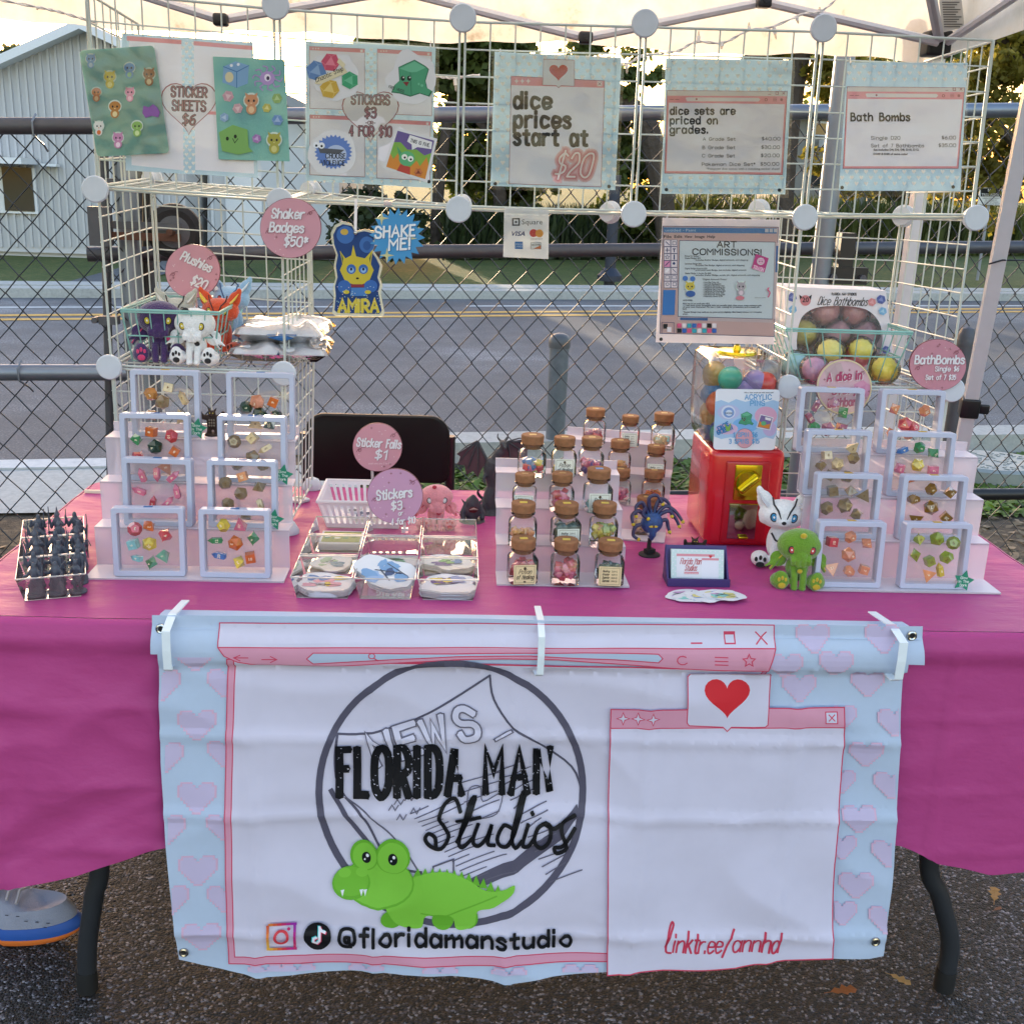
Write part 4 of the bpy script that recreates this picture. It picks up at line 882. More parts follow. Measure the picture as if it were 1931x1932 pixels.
for x, y, wd, k in ((319, 1150, .012, .004), (1021, 1158, .010, 0), (1699, 1165, .013, -.012)):
    a = bP(x, 1172); y2 = YBN-.034; mb = MB(); c = a.x
    P = [(c+k, -.395, .756), (c+k*.5, y2+.03, .762), (c, y2-.002, .750), (c, y2-.004, .72), (c, y2-.002, .690), (c-.002, y2+.006, .685), (c-.006, y2+.03, .687)]
    vs = []; 
    for i, q in enumerate(P):
        q = Vector(q); nr = Vector((0, 0, 1)) if i < 2 else (Vector((0, -1, 0)) if i < 5 else Vector((0, 0, -1)))
        vs += [q+Vector((-wd/2, 0, 0)), q+Vector((wd/2, 0, 0)), q+Vector((wd/2, 0, 0))+nr*.002, q+Vector((-wd/2, 0, 0))+nr*.002]
    fs = [(0, 1, 2, 3)]+[(4*i+j, 4*i+(j+1) % 4, 4*i+4+(j+1) % 4, 4*i+4+j) for i in range(len(P)-1) for j in range(4)]+[tuple(len(vs)-4+q for q in (3, 2, 1, 0))]
    mb.add(vs, fs); o = mb.build('table_clip', mat('white_plastic', '#e4ebf0', .4)); tag(o, {319: 'white plastic clip holding the left end of the banner', 1021: 'white plastic clip at the middle of the banner top', 1699: 'white plastic clip holding the right end of the banner'}[x], 'clip', 'clips holding the banner')
# ================================================================ WIRE GRID SHELVING
M_GRID = mat('white_coated_wire', '#bdc4c0', .5, 0); M_DISC = mat('white_connector', '#c4cad4', .5)
t = thing('wire_shelf', 'white wire grid shelving with round connectors standing along the table', 'shelf', (.76, 0, .742)); SH = t
N = {}
for i, (x, y) in enumerate(((160, -22), (522, 12), (873, 36), (1214, 46), (1549, 55), (1876, 72))): N[i, 0, 3] = ay(x, y, 0)
for i, (x, y) in enumerate(((184, 357), (530, 380), (865, 395), (1193, 404), (1514, 410), (1835, 411))): N[i, 0, 2] = ay(x, y, 0)
for i, (x, y) in ((0, (210, 691)), (1, (537, 703)), (4, (1483, 728)), (5, (1791, 734))): N[i, 0, 1] = ay(x, y, 0); 
for i, (x, y) in enumerate(((286, 341), (585, 362), (868, 388), (1149, 401), (1430, 397), (1703, 408))): N[i, 1, 2] = ay(x, y, .304)
for i in (0, 1, 4, 5):
    N[i, 1, 1] = N[i, 1, 2]+Vector((0, 0, -.306)); 
    for k in (0, 1): b = N[i, k, 1]; N[i, k, 0] = Vector((b.x, b.y, .752))
N[1, 1, 1] = ay(593, 656, .304); N[1, 1, 0] = Vector((az(590, 913, .75).x, .304, .75)); N[1, 0, 0] = Vector((az(545, 992, .75).x, 0, .75))
N[0, 1, 3] = ay(262, 42, .304); N[5, 1, 3] = ay(1742, 112, .304)
def panel(a, b, c, d, lab=None, n=7, name='grid_panel'):
    """a,b top edge; d,c bottom edge"""
    a, b, c, d = [Vector(q) for q in (a, b, c, d)]; ins = .022
    def S(u, v): return a.lerp(b, u).lerp(d.lerp(c, u), v)
    e = ins; bow = (b-a).cross(d-a).normalized()*random.uniform(-.0015, .0015); mb = MB()
    def E_(u, v): return S(e*.7+(1-1.4*e)*u, e*.7+(1-1.4*e)*v)+bow*sin(pi*u)*sin(pi*v)
    ring = [E_(k/8, 0) for k in range(8)]+[E_(1, k/8) for k in range(8)]+[E_(1-k/8, 1) for k in range(8)]+[E_(0, 1-k/8) for k in range(8)]
    mb.tube(ring, .0024, 6, closed=True)
    for k in range(1, n): f = k/n; mb.tube([E_(f, 0), E_(f, .5), E_(f, 1)], .00145, 5)
    nn = (b-a).cross(d-a).normalized()*.0026
    for k in range(1, n): f = k/n; mb.tube([E_(0, f)+nn*.9, E_(.5, f)+nn, E_(1, f)+nn*.9], .00145, 5)
    return mb.build(name, M_GRID, SH, True, fix=False)
for i in range(5): panel(N[i, 0, 3], N[i+1, 0, 3], N[i+1, 0, 2], N[i, 0, 2])
for i in (0, 5): panel(N[i, 0, 3], N[i, 1, 3], N[i, 1, 2], N[i, 0, 2])
for i in range(5): panel(N[i, 1, 2], N[i+1, 1, 2], N[i+1, 0, 2], N[i, 0, 2], name='shelf_panel')
for i in (0, 1, 4, 5):
    panel(N[i, 0, 2], N[i, 1, 2], N[i, 1, 1], N[i, 0, 1]); panel(N[i, 0, 1], N[i, 1, 1], N[i, 1, 0], N[i, 0, 0])
for i in (0, 4):
    panel(N[i, 1, 2], N[i+1, 1, 2], N[i+1, 1, 1], N[i, 1, 1]); panel(N[i, 1, 1], N[i+1, 1, 1], N[i+1, 0, 1], N[i, 0, 1], name='shelf_panel'); panel(N[i, 0, 1], N[i+1, 0, 1], N[i+1, 0, 0], N[i, 0, 0])
mbd = MB(); mbd.lathe([(.001, -.011), (.0205, -.011), (.0225, -.009), (.0225, -.005), (.016, -.002), (.012, .006), (.018, .008), (.018, .011), (.001, .011)], 28, R=E3(-pi/2, 0, 0)); dm = mbd.mesh('connector', M_DISC)
mbd = MB(); mbd.lathe([(.022, -.008), (.022, -.002), (.014, .012), (.006, .016), (.001, .016)], 24); df = mbd.mesh('connector_foot', M_DISC)
for k, p in N.items():
    if k[1] == 1 and k[2] == 3: continue
    if k[0] in (0, 5) and k[2] == 3: continue
    o = meshobj('connector' if k[2] else 'connector_foot', dm if k[2] else df, SH); q = p+Vector((0, -.003 if k[1] == 0 else .004, 0)); o.location = q-Vector(SH.location)
    if k[1] == 1: o.rotation_euler = (0, 0, pi*.82)
# ================================================================ POSTERS AND SIGNS
M_PCH = clear('laminate_pouch', '#ffffff', .97, .3, .1, .5, '#e8ecea', .5, 25)
LB, SAL, SALD, PAPER, HRT = '#a3c2d6', '#e0929a', '#9a4a55', '#e9e6ee', '#ece7e0'
def sheetbox(mb, q, Y, th=.0006):
    P = [ay(x, y, Y) for x, y in q]; mb.prism(P, (0, th, 0)); return P
def poster(lab, pouch, paper, Y=-.010, col=LB, name='poster', cat='poster', holes=()):
    t = thing(name, lab, cat, ay(*pouch[0], Y), group=None); mb = MB()
    n = 14; a, b, c, d = [ay(x, y, Y-.0012) for x, y in pouch]
    mb.grid(lambda u, v: (a.lerp(b, u)).lerp(d.lerp(c, u), v)+Vector((0, .0012*nz(u*5, v*6, a.x*3), 0)), n, n); mb.build('laminate', M_PCH, t, True)
    mb = MB(); mb.add([ay(x, y, Y) for x, y in paper], [(0, 1, 2, 3)]); mb.build('sheet', ink(col), t, True)
    pr = Print(lambda u, v: ay(u, v, Y), (0, -1, 0), .00015, .00003)
    for x, y in holes:
        pr2 = Print(lambda u, v: ay(u, v, Y), (0, -1, 0), .0012, .00003); pr2.ell(x, y, 3.4, 3.4, '#26282a', 12); pr2.build('punched_hole', t)
    return t, pr
def hang(t, pts, Y=-.006):
    for x, y in pts:
        p = ay(x, y, Y); mb = MB(); mb.tube([p, p+Vector((0, -.005, .006)), p+Vector((0, .0, .016)), p+Vector((0, .006, .008)), p], .0009, 5); mb.build('hanging_loop', clear('nylon', '#ffffff', .6), t, True)
# --- poster 1: sticker sheets
t, pr = poster('blue and white sticker sheets price poster, leftmost in the top row', [(225, 55), (482, 74), (494, 350), (231, 334)], [(230, 62), (478, 80), (487, 336), (238, 322)], holes=())
pr.hearts(342, 78, 372, 330, 13, 7, HRT)
pr.poly([(244, 76), (343, 82), (347, 322), (249, 312)], PAPER); pr.poly([(366, 84), (474, 91), (480, 328), (369, 321)], PAPER)
pr.poly([(240, 68), (343, 76), (343, 84), (240, 77)], SAL); pr.poly([(366, 78), (477, 87), (477, 95), (366, 86)], SAL); pr.poly([(320, 207), (344, 208), (344, 214), (320, 213)], SAL); pr.poly([(366, 209), (410, 211), (410, 217), (366, 215)], SAL)
pr.heart(357, 203, 106, SALD, 100, n=36); pr.heart(357, 203, 102, '#e2dfe3', 96, n=36)
for s_, y, w_ in (('STICKER', 183, 66), ('SHEETS', 209, 62), ('$6', 235, 22)):
    for c, w2 in (('#2c2326', .23), ('#a8777c', .10)): pr.text(s_, 357, y, 18, c, w2, w_, 'c', rot=.03)
pr.build('artwork', t); hang(t, [(238, 72), (474, 88)])
# --- poster 2: stickers
t, pr = poster('stickers price poster with four loose stickers on it, second in the top row', [(573, 73), (829, 84), (824, 364), (572, 352)], [(577, 78), (822, 90), (815, 355), (577, 341)], holes=((809, 343),))
pr.hearts(690, 90, 713, 345, 13, 7, HRT); pr.hearts(580, 205, 818, 222, 22, 7, HRT); pr.hearts(580, 80, 820, 88, 18, 6, HRT); pr.hearts(580, 336, 818, 352, 18, 6, HRT)
for q in ([(584, 88), (688, 93), (688, 208), (585, 205)], [(712, 93), (814, 99), (814, 219), (712, 215)], [(585, 217), (688, 221), (688, 334), (585, 330)], [(712, 225), (812, 230), (811, 341), (711, 336)]):
    pr.poly(q, PAPER); pr.line(q, .9, SALD, True); pr.poly([q[0], q[1], (q[1][0], q[1][1]+7), (q[0][0], q[0][1]+7)], SAL)
    for k in range(3): pr.ell(q[0][0]+7+k*5, q[0][1]+4, 1.6, 1.6, '#f0dcd8', 6)
    pr.rect(q[1][0]-8, q[1][1]+1.4, q[1][0]-3.5, q[1][1]+5.8, '#f0e4e2')
pr.heart(699, 218, 108, SALD, 98, n=36); pr.heart(699, 218, 104, '#e2dfe3', 94, n=36)
for s_, y, w_, h in (('STICKERS', 197, 71, 17), ('$3', 222, 20, 18), ('-OR-', 235, 18, 6), ('4 FOR $10', 257, 78, 18)):
    for c, w2 in (('#2c2326', .23), ('#a8777c', .10)): pr.text(s_, 699, y, h, c, w2, w_, 'c', rot=.02)
pr.build('artwork', t); hang(t, [(586, 86), (812, 97)])
# loose stickers on poster 2 (each sits proud of the sheet)
def sticker(name, lab, outline, Y, col='#dcdce0', group=None, cat='sticker'):
    P = [ay(x, y, Y) for x, y in outline]; t = thing(name, lab, cat, P[0], group=group); mb = MB(); mb.prism(P, (0, .0007, 0)); mb.build('backing', ink(col), t, True)
    return t, Print(lambda u, v: ay(u, v, Y), (0, -1, 0), .0002, .00003)
def wob(cx, cy, rx, ry, n=26, a=.08, seed=0, rot=0): return [(cx+rx*cos(k)*(1+a*nz(cos(k)*1.7, sin(k)*1.7, seed+.5)*2), cy+ry*sin(k)*(1+a*nz(cos(k)*1.7, sin(k)*1.7, seed+.5)*2)) for k in [2*pi*i/n for i in range(n)]]
def hexd(pr, x, y, r, c, c2, rot=0):
    P = [(x+r*cos(rot+k*pi/3), y+r*sin(rot+k*pi/3)) for k in range(6)]; pr.poly(P, c); T = [(x+r*.62*cos(rot+pi/6+k*2*pi/3), y+r*.62*sin(rot+pi/6+k*2*pi/3)) for k in range(3)]; pr.poly(T, c2)
    for k in range(3): pr.line([T[k], P[(2*k) % 6]], r*.05, c2); pr.line([T[k], P[(2*k+1) % 6]], r*.05, c2)
def slime(pr, x, y, s, mono=False):
    G1, G2, G3 = '#4d9c77', '#6db894', '#2f6d52'; P = [(-1, .75), (-.85, .4), (-.62, .2), (-.66, -.45), (-.3, -.62), (.1, -.8), (.62, -.5), (.78, -.35), (.62, .2), (.7, .55), (.95, .7), (.8, .95), (.35, .8), (-.1, .95), (-.6, .8)]
    pr.poly([(x+a*s, y+b*s) for a, b in P], G3); pr.poly([(x+a*s*.94, y+b*s*.94) for a, b in P], G1)
    pr.poly([(x+a*s, y+b*s) for a, b in ((-.6, -.38), (-.25, -.55), (.1, -.72), (.62, -.42), (.2, -.22), (-.1, -.2))], G2); pr.line([(x-.1*s, y-.2*s), (x-.05*s, y+.85*s)], s*.03, G3)
    for dx in (-.45, -.15): pr.ell(x+dx*s, y+.08*s, s*.1, s*.12, '#15201c'); pr.ell(x+dx*s+s*.03, y+.04*s, s*.035, s*.04, '#f2f6f4', 8)
    pr.poly([(x-.45*s, y+.26*s), (x-.15*s, y+.24*s), (x-.27*s, y+.46*s)], '#7d2f34'); pr.ell(x+.3*s, y+.35*s, s*.05, s*.06, G2, 8); pr.ell(x+.45*s, y+.42*s, s*.07, s*.07, G2, 8)
t, pr = sticker('sticker', 'sticker of four coloured dice with a ribbon, top left on the stickers poster', wob(629, 146, 49, 45, a=.2, seed=3), -.0118)
hexd(pr, 597, 134, 20, '#5f82b4', '#89a6cb', .3); hexd(pr, 624, 118, 18, '#c2506a', '#d97f92', .1); hexd(pr, 660, 152, 17, '#3f9b70', '#6dbb95', .5); hexd(pr, 622, 168, 19, '#c7a444', '#dcc67c', .2)
pr.poly([(594, 158), (600, 146), (650, 128), (656, 137), (604, 160)], '#d8cfae'); pr.text('Chaotic Step', 597, 156, 8, '#3c3f3a', .14, 56, slant=.2, rot=-.42); pr.poly([(640, 110), (652, 122), (648, 130), (636, 118)], '#d8cfae'); pr.build('artwork', t)
t, pr = sticker('sticker', 'green cube slime sticker reading free hugs, top right on the stickers poster', wob(776, 148, 44, 51, a=.16, seed=9), -.0118); slime(pr, 778, 145, 40); pr.text('FREE HUGS', 733, 166, 5, '#3a4a44', .16, 30, rot=.32); pr.build('artwork', t)
t, pr = sticker('sticker', 'round blue furry sticker reading choose violence, bottom left on the stickers poster', wob(627, 289, 47, 43, a=.06, seed=1), -.0118)
FUR = [(629+(31 if k % 2 else 36)*cos(k*pi/26)*1.0, 287+(28 if k % 2 else 33)*sin(k*pi/26)) for k in range(52)]; pr.poly(FUR, '#6382c4'); pr.ell(634, 292, 20, 18, '#b4c3e0'); pr.poly([(600, 279), (650, 283), (640, 291), (604, 289)], '#55585f')
pr.ell(597, 274, 6, 6, '#e8ecf4'); pr.ell(607, 275, 6, 6, '#e8ecf4'); pr.ell(597, 275, 2.2, 2.4, '#181b22', 8); pr.ell(607, 276, 2.2, 2.4, '#181b22', 8); pr.text('CHOOSE', 633, 299, 9, '#2a2e38', .17, 36, 'c', rot=.02); pr.text('VIOLENCE', 628, 312, 9, '#2a2e38', .17, 44, 'c', rot=.02); pr.build('artwork', t)
q = [(747, 241), (825, 262), (806, 345), (722, 318)]; t, pr = sticker('sticker', 'square sticker of a green goblin in flames, at the bottom right of the stickers poster', q, -.0118)
def qd(u, v): a, b, c, d = q; return (a[0]*(1-u)*(1-v)+b[0]*u*(1-v)+c[0]*u*v+d[0]*(1-u)*v, a[1]*(1-u)*(1-v)+b[1]*u*(1-v)+c[1]*u*v+d[1]*(1-u)*v)
def qp(*P): return [qd(*p) for p in P]
pr.poly(qp((.06, .06), (.94, .06), (.94, .94), (.06, .94)), '#7fae4c'); pr.poly(qp((.06, .06), (.94, .06), (.94, .34), (.8, .44), (.6, .36), (.4, .42), (.2, .3), (.06, .34)), '#6a5a94'); pr.poly(qp((.06, .94), (.06, .62), (.16, .72), (.22, .56), (.34, .76), (.55, .8), (.66, .6), (.76, .7), (.86, .46), (.94, .62), (.94, .94)), '#d58a3c')
pr.poly(qp((.36, .08), (.9, .1), (.92, .26), (.6, .3), (.5, .4), (.46, .28), (.34, .24)), '#e6e6e8'); pr.text('THIS IS FINE.', *qd(.41, .23), 6, '#26282e', .17, 37, rot=.27)
pr.poly(qp((.3, .95), (.34, .78), (.56, .78), (.6, .95)), '#b8473c'); pr.poly(qp((.14, .4), (.34, .56), (.3, .68)), '#4f9a6e'); pr.ell(*qd(.44, .62), 15, 14, '#5fae7c')
for u in (.38, .52): pr.ell(*qd(u, .6), 5.5, 5.5, '#eef0ea'); pr.ell(*qd(u+.01, .61), 2.2, 2.2, '#14161a', 8)
hexd(pr, *qd(.76, .84), 8, '#c9774a', '#7c3e2e'); pr.build('artwork', t)
# --- the two sticker sheets
def critter(pr, x, y, s, c, c2, ear=1, body=1):
    pr.ell(x, y, s*1.18, s*1.15, '#c9d8cf', 14)
    if ear: pr.poly([(x-s*.9, y-s*1.15), (x-s*.15, y-s*.6), (x-s*.75, y-s*.2)], c); pr.poly([(x+s*.9, y-s*1.15), (x+s*.15, y-s*.6), (x+s*.75, y-s*.2)], c)
    if body: pr.ell(x, y+s*1.25, s*.75, s*.8, c, 16); pr.ell(x, y+s*1.35, s*.42, s*.5, c2, 12)
    pr.ell(x, y, s, s*.86, c, 18)
    for d in (-.38, .38): pr.ell(x+d*s, y+.05*s, s*.16, s*.2, '#20222a', 8)
    pr.ell(x, y+s*.4, s*.14, s*.1, c2, 8)
def glit(n, b, pos, L):
    v = n.nodes.new('ShaderNodeTexVoronoi'); v.inputs['Scale'].default_value = 260; L(pos, v.inputs['Vector']); nz_ = n.nodes.new('ShaderNodeTexNoise'); nz_.inputs['Scale'].default_value = 14; L(pos, nz_.inputs['Vector'])
    r = ramp(n, [(.3, '#4d8a90'), (.5, '#63a39d'), (.75, '#86b8a8')]); L(nz_.outputs[0], r.inputs[0]); L(r.outputs[0], b.inputs['Base Color']); b.inputs['Roughness'].default_value = .3
    bp = n.nodes.new('ShaderNodeBump'); bp.inputs['Strength'].default_value = .5; bp.inputs['Distance'].default_value = .001; L(v.outputs['Color'], bp.inputs['Height']); L(bp.outputs[0], b.inputs['Normal'])
M_GLIT = nodes_mat('glitter_teal', glit)
def ssheet(lab, q, Y, fn, rnd=0):
    t = thing('sticker_sheet', lab, 'sticker sheet', ay(*q[0], Y)); P = [ay(x, y, Y) for x, y in q]; mb = MB(); mb.prism(P, (0, .0008, 0)); mb.build('sheet', M_GLIT, t, True)
    pr = Print(lambda u, v: ay(u, v, Y), (0, -1, 0), .0002, .00003); fn(pr); pr.build('artwork', t); return t
def f1(pr):
    for x, y, s, c, c2, e in ((172, 113, 9, '#7ea6cf', '#c9dbe8', 1), (208, 147, 11, '#d3c24a', '#efe6a0', 1), (245, 130, 10, '#6d9ed0', '#a5cf9a', 0), (282, 142, 11, '#a9724a', '#e6d3b0', 1), (183, 176, 9, '#cf8350', '#e8c79a', 0), (246, 176, 9, '#dc9fae', '#f0c8cf', 1), (218, 203, 11, '#b98246', '#e8d7a6', 0), (188, 240, 9, '#dcdcd8', '#d8743f', 1), (224, 262, 10, '#c58bb2', '#ecd6e4', 1), (260, 240, 10, '#8fb765', '#cfe0a8', 0)): critter(pr, x, y-2, s, c, c2, e)
    pr.poly([(272, 200), (282, 203), (290, 197), (298, 203), (303, 212), (300, 222), (288, 219), (276, 223), (270, 214)], '#8f5fa8')
def f2(pr):
    pr.poly([(422, 126), (445, 116), (470, 124), (468, 158), (447, 166), (420, 156)], '#7fa6cb'); pr.line([(422, 126), (447, 136), (470, 124)], 1.6, '#3f72a8'); pr.line([(447, 136), (447, 166)], 1.6, '#3f72a8'); pr.ell(433, 146, 8, 10, '#d3c9a4'); pr.ell(437, 124, 3, 3, '#e8ecf4', 8); pr.ell(450, 122, 3, 3, '#e8ecf4', 8)
    for k in range(10): a = k*.63; pr.line([(505+12*cos(a), 148+10*sin(a)), (505+24*cos(a+.3), 148+20*sin(a+.3)), (505+28*cos(a), 148+24*sin(a))], 2.4, '#a98cc4', smooth=True)
    pr.ell(505, 148, 14, 13, '#b094ca'); pr.ell(505, 147, 6, 7, '#ece4f2'); pr.ell(506, 148, 3, 4, '#3c2c50', 10)
    for x, y, s, c, c2 in ((431, 182, 11, '#c79aa6', '#dfc3c8'), (523, 186, 10, '#8fae6a', '#b5cc92'), (449, 205, 10, '#c8a0a8', '#e0c6ca'), (504, 204, 9, '#b9b45e', '#d6d291'), (424, 222, 9, '#8ba9cb', '#b8cbe0'), (524, 227, 11, '#6d90c0', '#a2b9da'), (485, 262, 9, '#a277b4', '#c8abd4')): hexd(pr, x, y, s, c, c2, x*.1)
    critter(pr, 475, 190, 13, '#c9906c', '#e4c39c'); pr.poly([(414, 250), (440, 236), (468, 245), (470, 278), (478, 286), (450, 292), (420, 285)], '#7fae62'); pr.line([(440, 262), (444, 270), (450, 262)], 1.6, '#3f5a34'); pr.ell(430, 262, 3, 4, '#26301f', 8); pr.ell(445, 258, 3, 4, '#26301f', 8)
    critter(pr, 518, 264, 13, '#a8a44e', '#cfcb84')
def rq(q, r=6):
    o = []
    for i in range(4):
        a, b, c = Vector(q[i-1]), Vector(q[i]), Vector(q[(i+1) % 4]); u = (a-b).normalized()*r; v = (c-b).normalized()*r
        for k in range(5): f = k/4; o.append(tuple(b+u*(1-f)**2+v*f**2))
    return o
ssheet('tilted teal holographic sheet of small animal stickers at the top left', rq([(150, 96), (291, 86), (320, 289), (184, 296)], 9), -.016, f1)
ssheet('teal holographic sheet of dice and monster stickers, over the sticker sheets poster', rq([(402, 107), (537, 113), (547, 305), (413, 301)], 2), -.016, f2)
t = thing('clear_sleeve', 'glossy clear sleeve around the tilted teal sticker sheet', 'plastic sleeve', ay(150, 96, -.0175)); mb = MB(); a, b, c, d = [ay(x, y, -.0175) for x, y in ((148, 94), (293, 84), (322, 291), (183, 303))]
mb.grid(lambda u, v: (a.lerp(b, u)).lerp(d.lerp(c, u), v)+Vector((0, .0012*nz(u*6, v*9, 3), 0)), 20, 26); mb.build('film', M_PCH, t, True)
# --- poster 3: dice prices
t, pr = poster('dice prices poster with a red heart and glowing price, middle of the top row', [(928, 93), (1178, 104), (1166, 366), (920, 357)], [(933, 98), (1172, 109), (1160, 359), (925, 351)], holes=((934, 347), (1148, 352)))
pr.hearts(932, 102, 1170, 356, 20, 9, HRT); W3 = [(964, 144), (1140, 153), (1133, 353), (960, 347)]; pr.poly(W3, '#e8e6ee'); pr.poly([W3[0], W3[1], (1139, 166), (964, 161)], SAL); pr.line(W3, 1, SALD, True)
for k in range(3): x = 974+k*11; pr.poly([(x, 148), (x+1.6, 152), (x+5, 153), (x+1.6, 155), (x, 159), (x-1.6, 155), (x-5, 153), (x-1.6, 152)], '#efe0de')
pr.rect(1126, 154, 1135, 163, '#efe0de'); pr.line([(1128, 156), (1133, 161)], 1.2, SALD); pr.line([(1133, 156), (1128, 161)], 1.2, SALD)
CB = [(1025, 112), (1083, 114), (1083, 163), (1058, 162), (1053, 166), (1049, 162), (1023, 161)]; pr.poly(CB, '#d9d7dc'); pr.line(CB, 1, SALD, True); pr.heart(1053, 137, 35, '#c23038', 31, n=30)
for s_, y, w_ in (('dice', 203.5, 68), ('prices', 239.5, 104), ('start at', 272.5, 136)): pr.text(s_, 970, y, 29, '#1f1e22', .24, w_, track=3, rot=.015)
for w2, c in ((.40, '#e3bfc1'), (.28, '#dba3a6'), (.17, '#d08487'), (.08, '#efe2e0')): pr.text('$20', 1046, 333, 44, c, w2, 64, slant=.25, rot=.02)
pr.build('artwork', t); hang(t, [(943, 112), (1157, 121)])
# --- poster 4: grades
def browser(pr, w, bar, inner):
    pr.poly(w, SAL); pr.poly([w[0], w[1], (w[1][0], bar), (w[0][0], bar-1)], '#dad3d0'); pr.poly(inner, '#e8e6ee'); x0, x1 = w[0][0], w[1][0]; ym = (bar+inner[0][1])/2
    pr.line(w, 1, SALD, True); pr.poly([(x0+34, ym-2.8), (x0+37, ym-4), (x0+(x1-x0)*.76, ym-3), (x0+(x1-x0)*.775, ym), (x0+(x1-x0)*.76, ym+4), (x0+37, ym+3.4)], '#e3dcdb')
    for dx in (5, 15): pr.line([(x0+dx, ym), (x0+dx+7, ym)], 1.1, SALD)
    pr.ell(x0+55, ym-.5, 2, 2, SALD, 8); pr.ell(x1-40, ym+.5, 3, 3, SALD, 10); pr.ell(x1-40, ym+.5, 1.8, 1.8, SAL, 10)
    for k in range(3): pr.line([(x1-27, ym-2.5+k*2.6), (x1-20, ym-2.5+k*2.6)], .9, SALD)
    pr.ell(x1-11, ym+.5, 3, 3, SALD, 5); yt = (w[0][1]+bar)/2; pr.line([(x1-36, yt+2), (x1-31, yt+2)], 1, SALD); pr.frame(x1-22, yt-2.5, x1-17, yt+2, 1, SALD); pr.line([(x1-9, yt-2.5), (x1-5, yt+2)], 1, SALD); pr.line([(x1-5, yt-2.5), (x1-9, yt+2)], 1, SALD)
t, pr = poster('price list poster for dice sets by grade, fourth in the top row', [(1249, 108), (1499, 112), (1486, 374), (1241, 372)], [(1255, 110), (1494, 114), (1480, 367), (1247, 366)], holes=((1256, 358), (1469, 359)))
pr.hearts(1255, 112, 1492, 172, 20, 8.5, HRT); pr.hearts(1249, 330, 1478, 366, 19, 8.5, HRT)
browser(pr, [(1258, 171), (1484, 173), (1475, 330), (1253, 327)], 182, [(1261, 194), (1479, 197), (1472, 326), (1256, 323)])
for s_, y, w_ in (('dice sets are', 216, 121), ('priced on', 234, 88), ('grades.', 251.5, 70)): pr.text(s_, 1264-(y-216)*.02, y, 13.5, '#1f1e22', .22, w_, track=3)
for s_, p_, y in (('A Grade Set', '$40.00', 265.5), ('B Grade Set', '$30.00', 281.5), ('C Grade Set', '$20.00', 297), ('Pokemon Dice Set*', '$50.00', 313)):
    pr.text(s_, 1325-(y-265)*.04, y, 5.8, '#2b2a2e', .13, 100 if len(s_) > 12 else 61); pr.text(p_, 1470-(y-265)*.05, y-.5, 5.8, '#2b2a2e', .13, 34, 'r')
pr.bf('*Pokemon dice comes with a matching sticker sheet!', 1469, 320.5, 3.8, '#3b3a3e', 138, 'r'); pr.build('artwork', t); hang(t, [(1267, 124), (1481, 130)])
# --- poster 5: bath bombs
t, pr = poster('bath bombs price list poster, rightmost in the top row', [(1595, 114), (1830, 116), (1813, 372), (1574, 371)], [(1597, 118), (1824, 119), (1810, 361), (1581, 360)], holes=((1587, 354), (1796, 353)))
pr.hearts(1595, 120, 1822, 164, 19, 8.5, HRT); pr.hearts(1582, 318, 1810, 360, 18, 8.5, HRT)
browser(pr, [(1597, 164), (1818, 166), (1806, 318), (1589, 318)], 174, [(1598, 187), (1814, 188), (1803, 314), (1592, 314)])
pr.text('Bath Bombs', 1604, 228, 14, '#1f1e22', .21, 110, track=2.8)
for s_, p_, y, w_ in (('Single D20', '$6.00', 263.5, 54), ('Set of 7 Bathbombs', '$35.00', 278, 99)): pr.text(s_, 1642, y, 6, '#2b2a2e', .13, w_); pr.text(p_, 1801, y-.5, 6, '#2b2a2e', .13, 26 if p_[1] == '6' else 32, 'r')
pr.bf('Set includes D4, D6, D8, D10, D12,', 1646, 284.5, 3.6, '#2b2a2e', 86, 'l', .03); pr.bf('D100 & D20 of same color', 1646, 292.5, 3.6, '#2b2a2e', 65, 'l', .03); pr.build('artwork', t); hang(t, [(1601, 128), (1815, 129)])
# --- card payment sign
t, pr = poster('small white card payment sign hanging below the middle poster', [(950, 391), (1036, 396), (1035, 490), (948, 486)], [(951, 392), (1035, 397), (1034, 489), (949, 485)], -.012, '#ccd0d6', name='payment_sign', cat='sign')
pr.frame(967, 413, 979, 425, 2.6, '#26292e'); pr.rect(971, 417, 975, 421, '#26292e'); pr.bf('Square', 984, 423.5, 9.5, '#4a4d53', 39)
pr.bf('VISA', 965, 445, 8, '#2a3a72', 25, shear=.3, off=.03); pr.ell(1006, 440, 7.5, 7.5, '#cc3b36'); pr.ell(1017, 440.5, 7.5, 7.5, '#e09a36'); pr.bf('mastercard', 1001, 452, 2.6, '#3a3a3e', 21)
pr.rect(971, 456, 986, 470, '#3572b4'); pr.bf('AMERICAN', 978.5, 462.5, 3.2, '#dfe8f0', 13, 'c'); pr.bf('EXPRESS', 978.5, 467, 3.2, '#dfe8f0', 13, 'c'); pr.rect(1001, 458, 1020, 470, '#e4e4e4'); pr.frame(1001, 458, 1020, 470, .7, '#55585c'); pr.poly([(1006, 469.5), (1019.5, 463), (1019.5, 469.5)], '#dd7a3a'); pr.bf('DISCOVER', 1010.5, 463.8, 3.4, '#2c2c30', 17, 'c', .02); pr.build('artwork', t)
